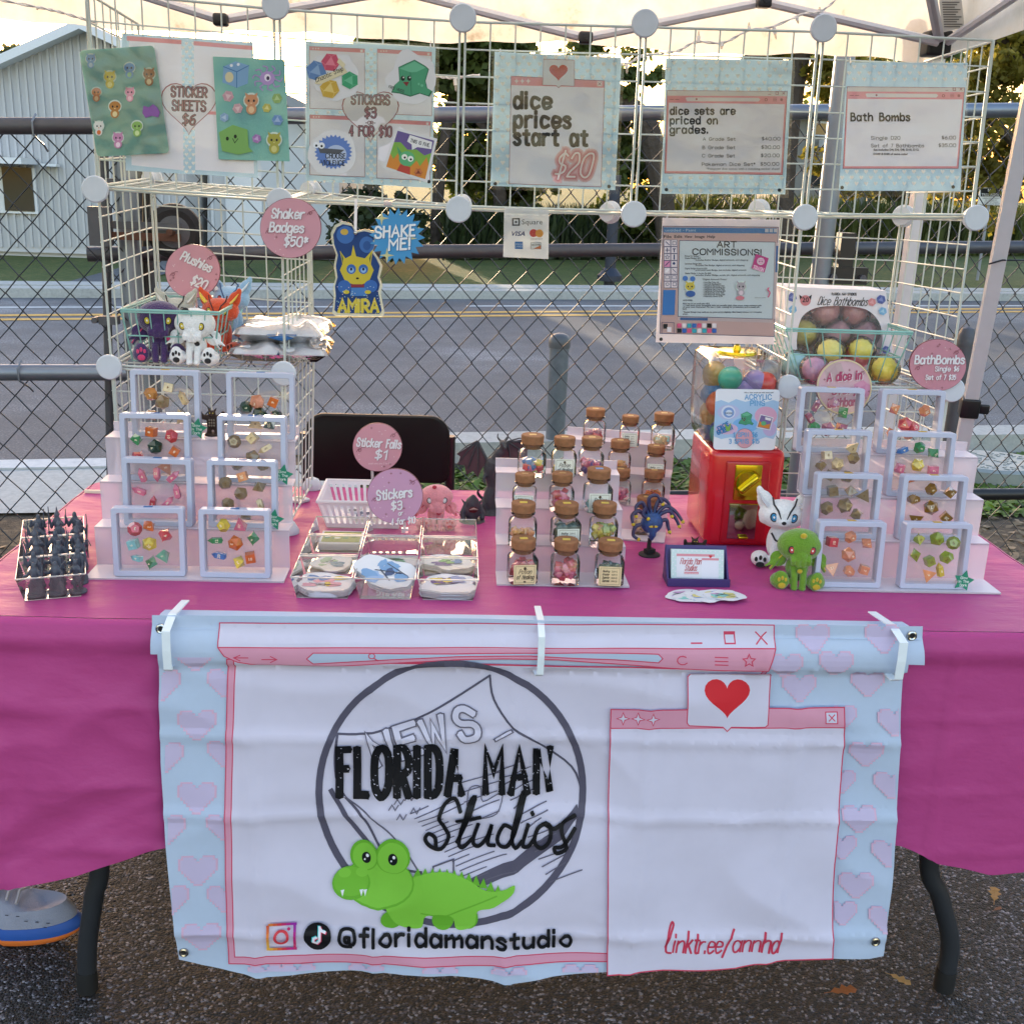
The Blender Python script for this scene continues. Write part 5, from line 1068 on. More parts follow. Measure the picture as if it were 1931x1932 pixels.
# --- art commissions poster
t, pr = poster('art commissions poster drawn like an old paint program window, hanging above the capsule machine', [(1245, 408), (1474, 413), (1457, 656), (1232, 653)], [(1249, 411), (1470, 415), (1459, 650), (1236, 646)], -.014, '#d9d2dc', holes=((1246, 640),))
PKB = '#d9b9b8'; NV = '#31466e'; W = [(1250, 427), (1467, 429), (1459, 635), (1244, 629)]; pr.poly(W, PKB); pr.line(W, 1.2, NV, True); pr.poly([(1251, 429), (1465, 431), (1464, 441), (1251, 439)], '#4f86bd'); pr.bf('untitled - Paint', 1254, 437, 5, '#cfe0ee', 58)
for k in range(3): pr.rect(1442+k*8.4, 432, 1448.5+k*8.4, 438.5, '#d8d2d6')
for k, s_ in enumerate(('File', 'Edit', 'View', 'Image', 'Help')): pr.bf(s_, (1251, 1271, 1290, 1310, 1333)[k], 449, 5, '#33303c', 15 if k != 3 else 18, off=.02)
CV = [(1281, 454), (1461, 457), (1456, 602), (1278, 597)]; pr.poly(CV, '#e4ebf3'); pr.line(CV, 1, NV, True); pr.poly([(1461, 458), (1467, 458), (1461, 602), (1456, 602)], '#dcc8cc'); pr.poly([(1463, 464), (1467, 464), (1465, 514), (1461, 514)], '#3f6fb0'); pr.poly([(1278, 598), (1456, 603), (1456, 609), (1278, 604)], '#dcc8cc'); pr.poly([(1282, 599), (1334, 600), (1334, 605), (1282, 604)], '#3f6fb0')
pr.text('ART', 1370, 466.5, 10.5, '#222430', .2, 36, 'c', rot=.01); pr.text('COMMISSIONS!', 1370, 481, 10.5, '#222430', .2, 128, 'c', rot=.01)
L_ = [('Prices for Badges*:', 1291, 0), ('Shaker Badges $50', 1291, 0), ('Includes Shaker Badge, digital artwork, and shipping', 1311, 99), ('Laminate Badge $25', 1291, 0), ('Includes Flat Badge, digital artwork, and shipping', 1311, 92), ('Digital Badge Artwork $20', 1291, 0), ('print your own Badge. just includes digital artwork', 1311, 96), ('Shaker Badge + Acrylic Pin $60', 1291, 0), ('includes Shaker Badge, acrylic pin, digital artwork, and shipping', 1311, 121)]
for k, (s_, x, w_) in enumerate(L_): pr.bf(s_, x, (484.5, 488.5, 492, 499, 502, 508, 511, 517, 520.5)[k], 2.7, '#3c4150', w_ or None, off=.02)
pr.bf('*Digital Artwork Prices*', 1323, 528.5, 2.8, '#3c4150', 48, off=.02)
for k, s_ in enumerate(('Icon Flat Color $5', 'Icon Full Shading $10', 'Headshot Flat Color $10', 'Headshot Full Shading $15', 'Half Body Flat Color $20', 'Half Body Full Shading $30', 'Full Body Flat Color $30', 'Full Body Full Shading $40', 'Reference Sheets $100')): pr.bf('• '+s_, 1325, 534+k*3.3, 2.6, '#3c4150', None, off=.02)
for k, s_ in enumerate(('ADD-ONS:', 'Make my OC an acrylic pin! +$15', '   - I can turn your artwork into an acrylic pin! Get your own custom pin', 'of your own character! Pin has a resin coating for protection and a metal pin', 'back.', '*Some things may add-on to your price slightly, like heavy armor or complex', 'props.')): pr.bf(s_, 1287, (568, 574, 577.3, 580.6, 584, 590, 593.5)[k], 2.7, '#33384a', (None, 50, 148, 144, None, 149, None)[k], off=.025)
for k in range(14): x, y = 1251.5+(k % 2)*13, 453+(k//2)*13; pr.rect(x, y, x+12, y+12, '#d98fb2' if k == 6 else '#dccfd4'); pr.frame(x, y, x+12, y+12, .7, NV)
pr.line([(1255, 456), (1261, 462)], 1.3, NV); pr.frame(1267.5, 456, 1274, 462, .8, NV); pr.line([(1257.5, 468), (1257.5, 476)], 1.2, NV); pr.line([(1254, 472), (1262, 472)], 1.2, NV); pr.bf('T', 1270.5, 475.5, 6.5, NV, None, 'c', .04); pr.line([(1257.5+(4.2 if k % 2 == 0 else 2)*sin(k*pi/5), 485-(4.2 if k % 2 == 0 else 2)*cos(k*pi/5)) for k in range(10)], .8, NV, True); pr.line([(1270.5, 481), (1270.5, 489)], 2.2, NV); pr.line([(1254, 501), (1261, 494)], 1.5, NV); pr.ell(1270, 497, 2.6, 2.6, NV, 8); pr.poly([(1253, 513), (1258, 507), (1262, 508), (1257, 514)], '#e9e2e6'); pr.line([(1267, 507), (1274, 514)], 1, NV); pr.frame(1254, 520, 1261, 526, .8, NV); pr.frame(1267, 520, 1274, 526, .8, NV); pr.ell(1257.5, 536, 3.6, 3, NV, 12); pr.ell(1257.5, 536, 2.6, 2, '#dccfd4', 12); pr.frame(1268, 533, 1274, 539, .8, NV)
pr.poly([(1250, 547), (1273, 547), (1271, 594), (1248, 594)], '#3f74b4'); pr.frame(1247, 608, 1270, 629, .8, NV); pr.rect(1250, 611, 1258, 620, '#232326'); pr.rect(1257, 617, 1265, 626, '#e2d9de'); 
for k in range(16): x, y = 1276+(k % 8)*9.4, 610+(k//8)*9.6; pr.rect(x, y, x+8, y+8, ['#cf5a80', '#e0d4d8', '#3aa0b0', '#3564b0', '#cf5a80', '#e0d4d8', '#232326', '#e0d4d8', '#232326', '#3564b0', '#cf5a80', '#3aa0b0', '#e0d4d8', '#3aa0b0', '#cf5a80', '#3564b0'][k])
pr.poly([(1424, 479), (1448, 487), (1440, 514), (1416, 506)], '#b4447c'); pr.text('TRASH', 1418, 507, 7, '#e6c0d2', .2, 20, rot=.3); critter(pr, 1433, 493, 6, '#d9a3bd', '#e9c6d6', 1, 0)
critter(pr, 1300, 540, 9, '#c5b24a', '#4a74b4', 1, 0); pr.ell(1291, 525, 5, 5, '#4a74b4', 10); pr.ell(1305, 526, 5, 5, '#4a74b4', 10); pr.ell(1301, 554, 9, 6, '#3d5f9c'); critter(pr, 1396, 540, 9, '#a8a0a6', '#d9c4cc'); pr.ell(1394, 562, 8, 4, '#c77a86')
pr.line([(1447, 560), (1450, 552), (1446, 546), (1448, 543)], 2.2, '#cf5a80', smooth=True); pr.bf('Scan for more', 1432, 562, 2.2, '#4a4d58', 20, 'c'); pr.build('artwork', t); hang(t, [(1257, 420), (1456, 424)])
# ---------------------------------------------------------------- round pink signs
def disc_sign(lab, cx, cy, rx, ry, Y, lines, col='#d39aa8', tilt=0, extra=None, stand=None):
    c = ay(cx, cy, Y); t = thing('round_sign', lab, 'sign', c); P = [ay(cx+rx*cos(a), cy+ry*sin(a), Y) for a in [2*pi*k/56 for k in range(56)]]; mb = MB(); mb.prism(P, (0, .003, 0)); mb.build('disc', ink(col), t, True)
    P2 = [ay(cx+(rx+.8)*cos(a), cy+(ry+.8)*sin(a), Y)+Vector((0, .001, 0)) for a in [2*pi*k/56 for k in range(56)]]; mb = MB(); mb.prism(P2, (0, .0035, 0)); mb.build('edge', ink('#7c4a52'), t, True)
    pr = Print(lambda u, v: ay(u, v, Y), (0, -1, 0), .0002, .00004)
    if extra: extra(pr)
    R_ = random.Random(len(lab)); k = 0
    while k < 16:
        a, q = R_.random()*6.28, R_.uniform(.5, .93); x, y = cx+rx*q*cos(a), cy+ry*q*sin(a)
        if k % 3 == 0: pr.line([(x-2, y), (x+2, y)], 1, '#9c6670'); pr.line([(x, y-2), (x, y+2)], 1, '#9c6670')
        else: pr.ell(x, y, .8, .8, '#ecdde2', 6)
        k += 1
    for sx, sy in ((-.72, .12), (.66, -.5)): x, y = cx+rx*sx, cy+ry*sy; pr.line([(x-6, y+3), (x-2, y-3), (x+3, y-1), (x, y+3), (x-2, y), (x+4, y-5), (x+9, y-5)], .9, '#8a525e', smooth=True)
    for s_, x, y, h, w_ in lines:
        if tilt == 'd': pr.text(s_, x+1.2, y+1, h, '#8c5a68', .2, w_, slant=.1)
        pr.text(s_, x+1, y+.8, h, '#a9707e', .21, w_, slant=.12, rot=tilt); pr.text(s_, x, y, h, '#e6e4ea', .2, w_, slant=.12, rot=tilt)
    pr.build('lettering', t)
    if stand: mb = MB(); a, b = ay(*stand[0], Y+.004), ay(*stand[1], Y+.004); mb.tube([a, b], .0025, 6); mb.box(b, (.012, .01, .008)); mb.build('sign_stick', clear('pink_clear_clip', '#f0c4cc', .5), t, True)
    return t
disc_sign('round pink shaker badges price sign clipped to the shelf edge', 548.5, 430.5, 57, 56, -.032, [('Shaker', 513, 411, 17, 60), ('Badges', 509, 437, 17, 63), ('$50*', 537, 464, 17, 42)], tilt=.03)
t_ = disc_sign('round pink plushies price sign behind the plush basket', 364, 512, 51, 50, .16, [('Plushies', 341, 489, 16, 60), ('$20', 360, 535, 17, 28)], tilt=.42, stand=((370, 560), (375, 640)))
disc_sign('round pink sticker fails price sign standing in the white basket', 712, 844, 46, 45, .045, [('Sticker Fails', 673, 841, 15, 82), ('$1', 708, 865, 16, 20)], tilt=.06, stand=((702, 885), (704, 930)), extra=lambda pr: pr.bf('small ones are 2 for $1', 716, 876, 3.4, '#ead2da', 42, 'c'))
disc_sign('round mauve stickers price sign standing in front of the white basket', 745, 936, 52, 51, -.068, [('Stickers', 711, 943, 17, 66), ('$3', 739, 962, 15, 19), ('or', 752, 972, 8, 8), ('4 for $10', 739, 990, 11, 44)], '#cb9bbb', tilt=-.1, stand=((762, 980), (764, 1000)))
disc_sign('round pink bath bombs price sign clipped to the right shelf', 1768, 689, 53, 48, -.02, [('BathBombs', 1724, 686, 15, 92), ('Single $6', 1762, 700, 8.5, 44), ('Set of 7 $35', 1744, 716, 8.5, 56)], '#c98d9d', tilt=.0)
def dx_(pr): hexd(pr, 1572, 700, 20, '#c9b0b4', '#c2a6ac', .2); hexd(pr, 1625, 735, 18, '#d79ab8', '#d08cae', .6)
t = disc_sign('round pink and cream sign reading a dice in every, below the bath bomb basket', 1591, 730, 52, 52, -.03, [], '#d8b4c0', extra=dx_)
pr = Print(lambda u, v: ay(u, v, -.03), (0, -1, 0), .002, .00004); pr.line([(1591+50.5*cos(a), 730+50.5*sin(a)) for a in [2*pi*k/40 for k in range(40)]], 2.5, '#dcd0a4', True)
for s_, x, y, w_ in (('A dice in', 1559, 719, 64), ('every', 1568, 744, 46), ('bathbomb!', 1560, 768, 66)): pr.text(s_, x+1.2, y+1, 15, '#e6dce2', .24, w_, slant=.15, rot=-.07); pr.text(s_, x, y, 15, '#b04c70', .22, w_, slant=.15, rot=-.07)
pr.build('bold_lettering', t)
# ---------------------------------------------------------------- shaker badge, starburst
Y = -.03; c4 = lambda *P: [(73.74*1.8384+x*.3687, 325.4+y*.3687) for x, y in P]
OUT = c4((1345, 270), (1380, 252), (1430, 262), (1452, 300), (1500, 290), (1545, 300), (1560, 340), (1540, 400), (1570, 440), (1590, 480), (1575, 540), (1590, 580), (1580, 620), (1600, 720), (1590, 740), (1350, 735), (1332, 720), (1340, 640), (1335, 590), (1350, 540), (1340, 480), (1352, 420), (1330, 360), (1325, 310))
t = thing('shaker_badge', 'clear glitter badge with a yellow and blue cat hanging from the shelf', 'badge', ay(*OUT[0], Y)); mb = MB(); mb.prism([ay(x, y, Y) for x, y in OUT], (0, .006, 0)); mb.build('acrylic', clear('acrylic_edge', '#f2f4ec', .55, .5, .1, .7, '#e9e8d8', .8, 160), t, True)
cx0, cy0 = sum(p[0] for p in OUT)/len(OUT), sum(p[1] for p in OUT)/len(OUT); pr = Print(lambda u, v: ay(u, v, Y), (0, -1, 0), .0005, .00006)
pr.poly([(cx0+(x-cx0)*.9, cy0+(y-cy0)*.94) for x, y in OUT], '#1f3f78')
def cp(*P): pr.poly(c4(*P[1:]), P[0])
def ce(c, x, y, a, b): q = c4((x, y))[0]; pr.ell(q[0], q[1], a*.3687, b*.3687, c)
ce('#3f6db0', 1400, 320, 45, 45); ce('#caa84c', 1395, 305, 20, 16); ce('#3f6db0', 1510, 370, 38, 42); ce('#2f5796', 1510, 375, 20, 24)
cp('#cdb93c', (1385, 470), (1372, 400), (1400, 440), (1430, 425), (1440, 370), (1455, 430), (1500, 440), (1540, 395), (1530, 470), (1545, 500), (1520, 560), (1465, 580), (1400, 560), (1372, 500)); cp('#3a5f4a', (1378, 410), (1390, 440), (1386, 465)); cp('#3a5f4a', (1535, 405), (1522, 440), (1526, 465))
for x in (1430, 1492): ce('#3a68b0', x, 495, 24, 25); ce('#8fb4e0', x, 500, 14, 14); ce('#14203c', x, 495, 6, 8)
ce('#2b2420', 1462, 542, 8, 5); cp('#8a3440', (1425, 572), (1510, 572), (1505, 588), (1430, 588)); ce('#3a68b0', 1395, 585, 34, 34); ce('#3a68b0', 1530, 582, 34, 32); cp('#4a7fc0', (1430, 590), (1505, 590), (1510, 632), (1425, 632)); ce('#cdb93c', 1405, 612, 16, 10); ce('#cdb93c', 1515, 612, 16, 10)
pr.text('AMIRA', 639.5, 588, 22, '#d6c24a', .26, 74)
for k in range(60): x, y = random.uniform(632, 718), random.uniform(540, 592); pr.ell(x, y, .9, .9, random.choice(('#e8e4b8', '#b8dcd4', '#e0c8dc')), 5, up=False)
pr.build('artwork', t); mb = MB(); a, b = ay(671, 376, -.012), ay(671, 440, Y-.001); mb.box(((a.x+b.x)/2, (a.y+b.y)/2, (a.z+b.z)/2), (.005, .001, (b-a).length), E3(math.atan2(b.y-a.y, a.z-b.z), 0, 0)); mb.build('ribbon', ink('#e6dfe0'), t, True); mb = MB(); mb.ball(b, .004); mb.build('clasp', M_MET, t, True)
Y = -.036; t = thing('starburst_sign', 'blue starburst sign reading shake me beside the hanging badge', 'sign', ay(749, 446, Y)); S_ = [(749+(53 if k % 2 == 0 else 40)*sin(k*pi/20+.05), 446-(54 if k % 2 == 0 else 41)*cos(k*pi/20+.05)) for k in range(40)]; mb = MB(); mb.prism([ay(x, y, Y) for x, y in S_], (0, .002, 0)); mb.build('card', ink('#4a96cc'), t, True)
pr = Print(lambda u, v: ay(u, v, Y), (0, -1, 0), .0003, .00005)
for x, y, s_ in ((720, 412, 14), (772, 450, 15), (730, 482, 14), (755, 405, 3), (705, 455, 3), (790, 430, 3)): pr.poly([(x+s_*sin(k*pi/4)*(1 if k % 2 == 0 else .25), y-s_*cos(k*pi/4)*(1 if k % 2 == 0 else .25)) for k in range(8)], '#cbc894')
for s_, x, y, w_ in (('SHAKE', 708, 449, 74), ('ME!', 734, 472, 38)): pr.text(s_, x+1.2, y+1, 20, '#2b6ba0', .22, w_, slant=.1, rot=-.06); pr.text(s_, x, y, 20, '#eceef2', .2, w_, slant=.1, rot=-.06)
pr.build('lettering', t); mb = MB(); p = ay(732, 384, -.02); mb.box(p, (.014, .02, .008), bev=.002); mb.build('pink_clip', clear('pink_clear_clip', '#f0a4b4', .5), t, True)
# ================================================================ DISPLAY RISERS, FLOATING FRAMES, DICE
M_FROST = clear('frosted_acrylic', '#fbf4f8', .55, .3, .35, .35, '#e9e2ec')
def riser(lab, x0, x1, yf, rz=0, lip=.067, st=.045, h=.0665, top=.05, n=3, cx=None):
    t = thing('display_riser', lab, 'display stand', ((x0+x1)/2, yf, T0+.002), rz); w = (x1-x0)/2; P = [(0, 0), (lip, 0)]; y, z = lip, 0
    for k in range(n): z += h; P.append((y, z)); y += st if k < n-1 else top; P.append((y, z))
    P.append((y, z+.018)); e = .003; off = []
    for i, (a, b) in enumerate(P):
        off.append((a+(e if 1 <= i else 0), b-e if i < len(P)-1 else b))
    for k, ((a0, b0), (a1, b1)) in enumerate(zip(P, P[1:])):
        mb = MB(); 
        if k % 2 == 0: mb.box((0, (a0+a1)/2+(0 if k else 0), b0+e/2+.0), (2*w, a1-a0, e))
        else: mb.box((0, a0+e/2, (b0+b1)/2+e/2), (2*w, e, b1-b0-e*.2))
        mb.build('step' if k % 2 == 0 and k else ('base_plate' if k == 0 else 'step_face'), M_FROST, t)
    return t, [(T0+.002+e+k*h, (yf+lip*.38 if k == 0 else yf+lip+st*(k-1)+st*.5)) for k in range(n+1)]
LR, LT = riser('frosted acrylic stair stand holding eight framed dice sets at the left', .012, .335, -.272)
RR, RT_ = riser('frosted acrylic stair stand holding eight framed dice sets at the right', 1.226, 1.549, -.266)
JR, JT = riser('frosted acrylic stair stand carrying twelve corked dice jars', .686, .909, -.266, 0, .065, .06, .048, .04)
BR_, BT = riser('frosted acrylic stair stand of jars set further back and turned slightly', .79, 1.013, -.001, radians(-13), .065, .06, .048, .04)
M_FRM = mat('frame_plastic', '#b6bbd0', .4, var=.03); M_FILM = clear('stretch_film', '#ffffff', .93, .25, .03, .9, '#e8ecf4', .6, 30)
def ring_mesh(o, i, d, r=.006):
    def loop(h, rr, y): return [Vector((sx*(h-rr)+rr*cos(a), y, sz*(h-rr)+rr*sin(a))) for sx, sz, a0 in ((1, 1, 0), (-1, 1, pi/2), (-1, -1, pi), (1, -1, 1.5*pi)) for a in [a0+k*pi/10 for k in range(6)]]
    L = [loop(o, r, -d/2+.0008), loop(o-.0008, r, -d/2), loop(i+.0008, r*.8, -d/2), loop(i, r*.7, -d/2+.0008), loop(i, r*.7, d/2-.0015), loop(i+.0015, r*.8, d/2), loop(o-.0015, r, d/2), loop(o, r, d/2-.0015)]; n = len(L[0]); mb = MB()
    mb.add([p for l in L for p in l], [(a*n+k, a*n+(k+1) % n, ((a+1) % 8)*n+(k+1) % n, ((a+1) % 8)*n+k) for a in range(8) for k in range(n)], False); return mb.mesh('border', M_FRM)
HF = .0575; RM = ring_mesh(HF, HF-.0086, .022, .0045)
mb = MB(); mb.grid(lambda u, v: Vector(((u-.5)*2*(HF-.0087), -.0012+.0016*nz(u*3, v*3), (v-.5)*2*(HF-.0087))), 12, 12); FM = mb.mesh('film', M_FILM)
def hullmesh(name, pts, s):
    bm = bmesh.new()
    for p in pts: bm.verts.new(Vector(p))
    bmesh.ops.convex_hull(bm, input=bm.verts); bmesh.ops.dissolve_limit(bm, angle_limit=.02, verts=bm.verts, edges=bm.edges)
    for v in bm.verts: v.co *= s
    bm.normal_update(); f = max(bm.faces, key=lambda f: (round(f.calc_area(), 6), f.normal.z)); R = f.normal.rotation_difference(Vector((0, -1, 0))).to_matrix()
    for v in bm.verts: v.co = R @ v.co
    bmesh.ops.bevel(bm, geom=bm.edges[:], offset=s*.035, segments=1, affect='EDGES'); bmesh.ops.recalc_face_normals(bm, faces=bm.faces)
    me = bpy.data.meshes.new(name); bm.to_mesh(me); dpt = -min(v.co.y for v in bm.verts); bm.free(); return me, dpt
ph = (1+5**.5)/2
HULL = {'twenty sided': ([(s1*a, s2*b*ph, 0) if k == 0 else ((0, s1*a, s2*b*ph) if k == 1 else (s2*b*ph, 0, s1*a)) for k in range(3) for s1 in (-1, 1) for s2 in (-1, 1) for a, b in ((1, 1),)], .0068),
 'twelve sided': ([(x, y, z) for x in (-1, 1) for y in (-1, 1) for z in (-1, 1)]+[p for s1 in (-1, 1) for s2 in (-1, 1) for p in ((0, s1/ph, s2*ph), (s1/ph, s2*ph, 0), (s2*ph, 0, s1/ph))], .0066),
 'ten sided': ([(cos(k*pi/5), sin(k*pi/5), .105*(1 if k % 2 else -1)) for k in range(10)]+[(0, 0, 1.1), (0, 0, -1.1)], .0105),
 'eight sided': ([(1, 0, 0), (-1, 0, 0), (0, 1, 0), (0, -1, 0), (0, 0, 1), (0, 0, -1)], .0115), 'cube': ([(x, y, z) for x in (-1, 1) for y in (-1, 1) for z in (-1, 1)], .0072),
 'pyramid': ([(1, 1, 1), (-1, -1, 1), (-1, 1, -1), (1, -1, -1)], .0085), 'crystal': ([(.5*cos(k*pi/2+.78), .5*sin(k*pi/2+.78), z) for k in range(4) for z in (-.75, .6)]+[(0, 0, 1.25), (0, 0, -1)], .011)}
HM = {k: hullmesh('die', *v) for k, v in HULL.items()}
RES = {'amber': '#c98a4c', 'orange': '#cf6a30', 'pink': '#d9708c', 'rose': '#c94a52', 'green': '#3f8a55', 'dark green': '#1f3f30', 'smoky brown': '#8b765a', 'yellow': '#d6bc4a', 'aqua': '#8ec9cc', 'blue': '#4a78b8', 'pale gold': '#cdb48c', 'peach': '#dc8c68', 'lime': '#8f9f3e', 'mixed pink': '#a8677c', 'purple': '#7a5a94', 'golden brown': '#8a6428', 'mint': '#79b99c'}
def resin(cn):
    k = 'resin_'+cn
    if k in MC: return MC[k]
    m_ = mat(k, RES[cn], .12, var=.5, vs_=120, coat=.6, trans=.15, spec=.6); return m_
NUM = {}
def numeral(s_, c):
    if (s_, c) not in NUM:
        p = Print(lambda u, v: Vector((u, 0, v)), (0, -1, 0), .0003, .00004, down=False); p.bf(s_, 0, -.0022, .0045, c, None, 'c', .02); NUM[s_, c] = p.mb.mesh('numeral', fix=False)
    return NUM[s_, c]
DM = {}; used = set(); SH_ = list(HULL)
def die(shape, cn, loc, R, lab, sc=1, numc='#d8c9a0'):
    k = (shape, cn)
    if k not in DM: me = HM[shape][0].copy(); me.materials.clear(); me.materials.append(resin(cn)); me.name = 'die'; DM[k] = me
    while lab in used: lab = lab.replace(' die', ' die, lower one', 1) if 'lower one' not in lab else lab.replace('lower one', 'lowest one')
    used.add(lab); o = meshobj('die', DM[k]); o.location = loc; o.rotation_euler = R; o.scale = (sc,)*3; tag(o, lab, 'die')
    n_ = meshobj('numeral', numeral(random.choice(('20', '6', '8', '12', '4', '7', '3', '10', '5', '2')), numc), o); n_.location = (0, -HM[shape][1], 0); return o
M_STAR = ink('#2f8f70')
def framed(xa, xb, yt, tier, tiers, which, dice, star=False, tagc='#3c6ea8', rz=0, lean=.07, clump=False):
    z, y = tiers[tier]; y += -.004; c = ay((xa+xb)/2, yt, y); fl = which.replace(' on the ', ', ').replace('second row', 'row 2').replace('third row', 'row 3')
    t = thing('floating_frame', 'pale lilac floating frame of %s dice, %s' % (dice[0], which), 'display frame', (c.x, y, z), rz, 'floating frames of dice'); t.rotation_euler = (-lean, 0, rz)
    for me, nm in ((RM, 'border'), (FM, 'film')): o = meshobj(nm, me, t); o.location = (0, 0, HF)
    mb = MB(); mb.box((0, 0, 2*HF+.0004), (.014, .008, .0008)); mb.build('price_dot', ink(tagc), t)
    if star:
        mb = MB(); P = [Vector((.052+(.019 if k % 2 == 0 else .010)*sin(k*pi/5+.2), -.0135, .016+(.019 if k % 2 == 0 else .010)*cos(k*pi/5+.2))) for k in range(10)]; mb.prism(P, (0, .001, 0)); s_ = mb.build('star_sticker', M_STAR, t)
        p = Print(lambda u, v: Vector((u, -.0138, v)), (0, -1, 0), 0, .00003, down=False)
        for k, q in enumerate(('Glow', 'In The', 'Dark')): p.text(q, .052, .0195-k*.0065, .0042, '#dfece6', .18, None, 'c')
        p.build('lettering', s_, False)
    Mx = Matrix.Translation((c.x, y, z)) @ Matrix.Rotation(rz, 4, 'Z') @ Matrix.Rotation(-lean, 4, 'X')
    for i, q in enumerate(dice[1:]):
        cn, u, v = q[:3]; shp = SH_[q[3]] if len(q) > 3 else SH_[(i*3+len(which)) % 6]; p = Mx @ Vector(((u-.5)*2*.043, -.002, HF+(.5-v)*2*.043)); R = (Mx.to_3x3() @ E3(random.uniform(-.3, .3), random.uniform(0, 6.28), random.uniform(-.3, .3))).to_euler()
        pos = ('upper ' if v < .36 else 'lower ' if v > .66 else 'middle ')+('left' if u < .36 else 'right' if u > .64 else 'centre'); a_ = 'An' if cn[0] in 'aeiou' else 'A'
        die(shp, cn, p, R, '%s %s die%s, %s of the frame %s' % (cn, shp, ' (upper)' if i == 0 else '', pos, fl), random.uniform(.98, 1.12), '#e9dcc0' if cn not in ('lime', 'pale gold', 'smoky brown') else '#6a4a1c')
# (name..., u right, v down, shape index: 0 d20 1 d12 2 d10 3 d8 4 cube 5 pyramid 6 crystal)
framed(215, 341, 957, 0, LT, 'front left on the left stand', ['pastel', ('rose', .24, .26, 1), ('orange', .5, .2, 3), ('rose', .8, .38, 2), ('aqua', .2, .56, 4), ('yellow', .5, .55, 0), ('mint', .76, .78, 5), ('aqua', .26, .84, 6), ('green', .52, .92, 2)], rz=.05)
framed(378, 506, 970, 0, LT, 'front right on the left stand', ['mixed bright', ('yellow', .28, .16, 1), ('pink', .62, .16, 5), ('green', .14, .46, 6), ('orange', .5, .5, 0), ('green', .84, .4, 2), ('blue', .2, .76, 6), ('yellow', .56, .88, 3), ('orange', .78, .78, 4)], rz=-.01)
framed(231, 361, 875, 1, LT, 'second row left on the left stand', ['pink bullet shaped', ('pink', .2, .2, 6), ('pink', .48, .14, 6), ('pink', .78, .2, 6), ('pink', .14, .5, 6), ('pink', .86, .5, 6), ('rose', .38, .74, 6), ('pink', .66, .72, 6)], rz=-.03)
framed(393, 520, 881, 1, LT, 'second row right on the left stand', ['smoky gold', ('smoky brown', .16, .3, 1), ('peach', .5, .16, 4), ('smoky brown', .46, .5, 0), ('smoky brown', .82, .36, 3), ('smoky brown', .2, .72, 1), ('pale gold', .84, .72, 6), ('smoky brown', .56, .92, 2)], True, rz=-.02)
framed(228, 355, 789, 2, LT, 'third row left on the left stand', ['green and orange', ('green', .12, .36, 3), ('orange', .42, .2, 4), ('rose', .8, .28, 1), ('dark green', .48, .5, 0), ('rose', .14, .7, 2), ('orange', .86, .58, 4), ('peach', .7, .9, 5)], rz=.01)
framed(413, 537, 797, 2, LT, 'third row right on the left stand', ['smoky clear', ('smoky brown', .14, .36, 1), ('pale gold', .5, .28, 4), ('pale gold', .76, .48, 6), ('smoky brown', .5, .68, 0), ('smoky brown', .18, .84, 3), ('smoky brown', .7, .82, 2)], True, rz=-.02)
framed(249, 373, 710, 3, LT, 'back left on the left stand', ['pale gold', ('amber', .2, .32, 1), ('pale gold', .56, .18, 4), ('smoky brown', .42, .48, 0), ('pale gold', .84, .4, 6), ('amber', .2, .74, 2), ('pale gold', .8, .76, 5)], True, tagc='#c9a23c', rz=.03)
framed(432, 551, 719, 3, LT, 'back right on the left stand', ['dark green and gold', ('dark green', .2, .54, 1), ('peach', .42, .42, 0), ('orange', .74, .42, 4), ('dark green', .46, .68, 0), ('dark green', .8, .66, 2), ('pale gold', .4, .86, 5), ('dark green', .66, .88, 3)], rz=.02)
framed(1546, 1670, 987, 0, RT_, 'front left on the right stand', ['peach', ('rose', .14, .26, 4), ('peach', .5, .16, 1), ('peach', .84, .28, 3), ('peach', .5, .52, 0), ('peach', .18, .8, 5), ('peach', .54, .86, 2), ('peach', .84, .82, 4)], tagc='#c9a23c')
framed(1709, 1833, 986, 0, RT_, 'front right on the right stand', ['lime', ('lime', .16, .18, 2), ('lime', .52, .16, 0), ('lime', .86, .24, 1), ('lime', .12, .5, 3), ('lime', .42, .62, 4), ('lime', .76, .54, 1), ('peach', .42, .9, 5), ('yellow', .66, .82, 6)], True, tagc='#c9a23c', rz=.01)
framed(1540, 1662, 905, 1, RT_, 'second row left on the right stand', ['smoky brown', ('smoky brown', .2, .2, 4), ('smoky brown', .58, .2, 3), ('smoky brown', .86, .28, 5), ('smoky brown', .12, .56, 1), ('smoky brown', .48, .5, 0), ('smoky brown', .74, .68, 2)], tagc='#c9a23c')
framed(1703, 1824, 906, 1, RT_, 'second row right on the right stand', ['golden brown', ('golden brown', .12, .34, 2), ('golden brown', .46, .12, 1), ('golden brown', .86, .18, 3), ('golden brown', .5, .5, 0), ('golden brown', .2, .74, 5), ('golden brown', .84, .7, 4)], tagc='#c9a23c', rz=.01)
framed(1521, 1643, 823, 2, RT_, 'third row left on the right stand', ['tan', ('pale gold', .3, .36, 4), ('pale gold', .8, .2, 5), ('smoky brown', .86, .4, 1), ('smoky brown', .2, .58, 2), ('pale gold', .54, .54, 0), ('smoky brown', .4, .78, 3), ('smoky brown', .76, .8, 1)], tagc='#c9a23c')
framed(1681, 1802, 824, 2, RT_, 'third row right on the right stand', ['candy coloured', ('blue', .12, .22, 6), ('green', .46, .16, 1), ('green', .76, .26, 3), ('pink', .1, .6, 2), ('yellow', .46, .52, 0), ('pink', .8, .62, 4), ('orange', .26, .82, 5)], tagc='#c9a23c')
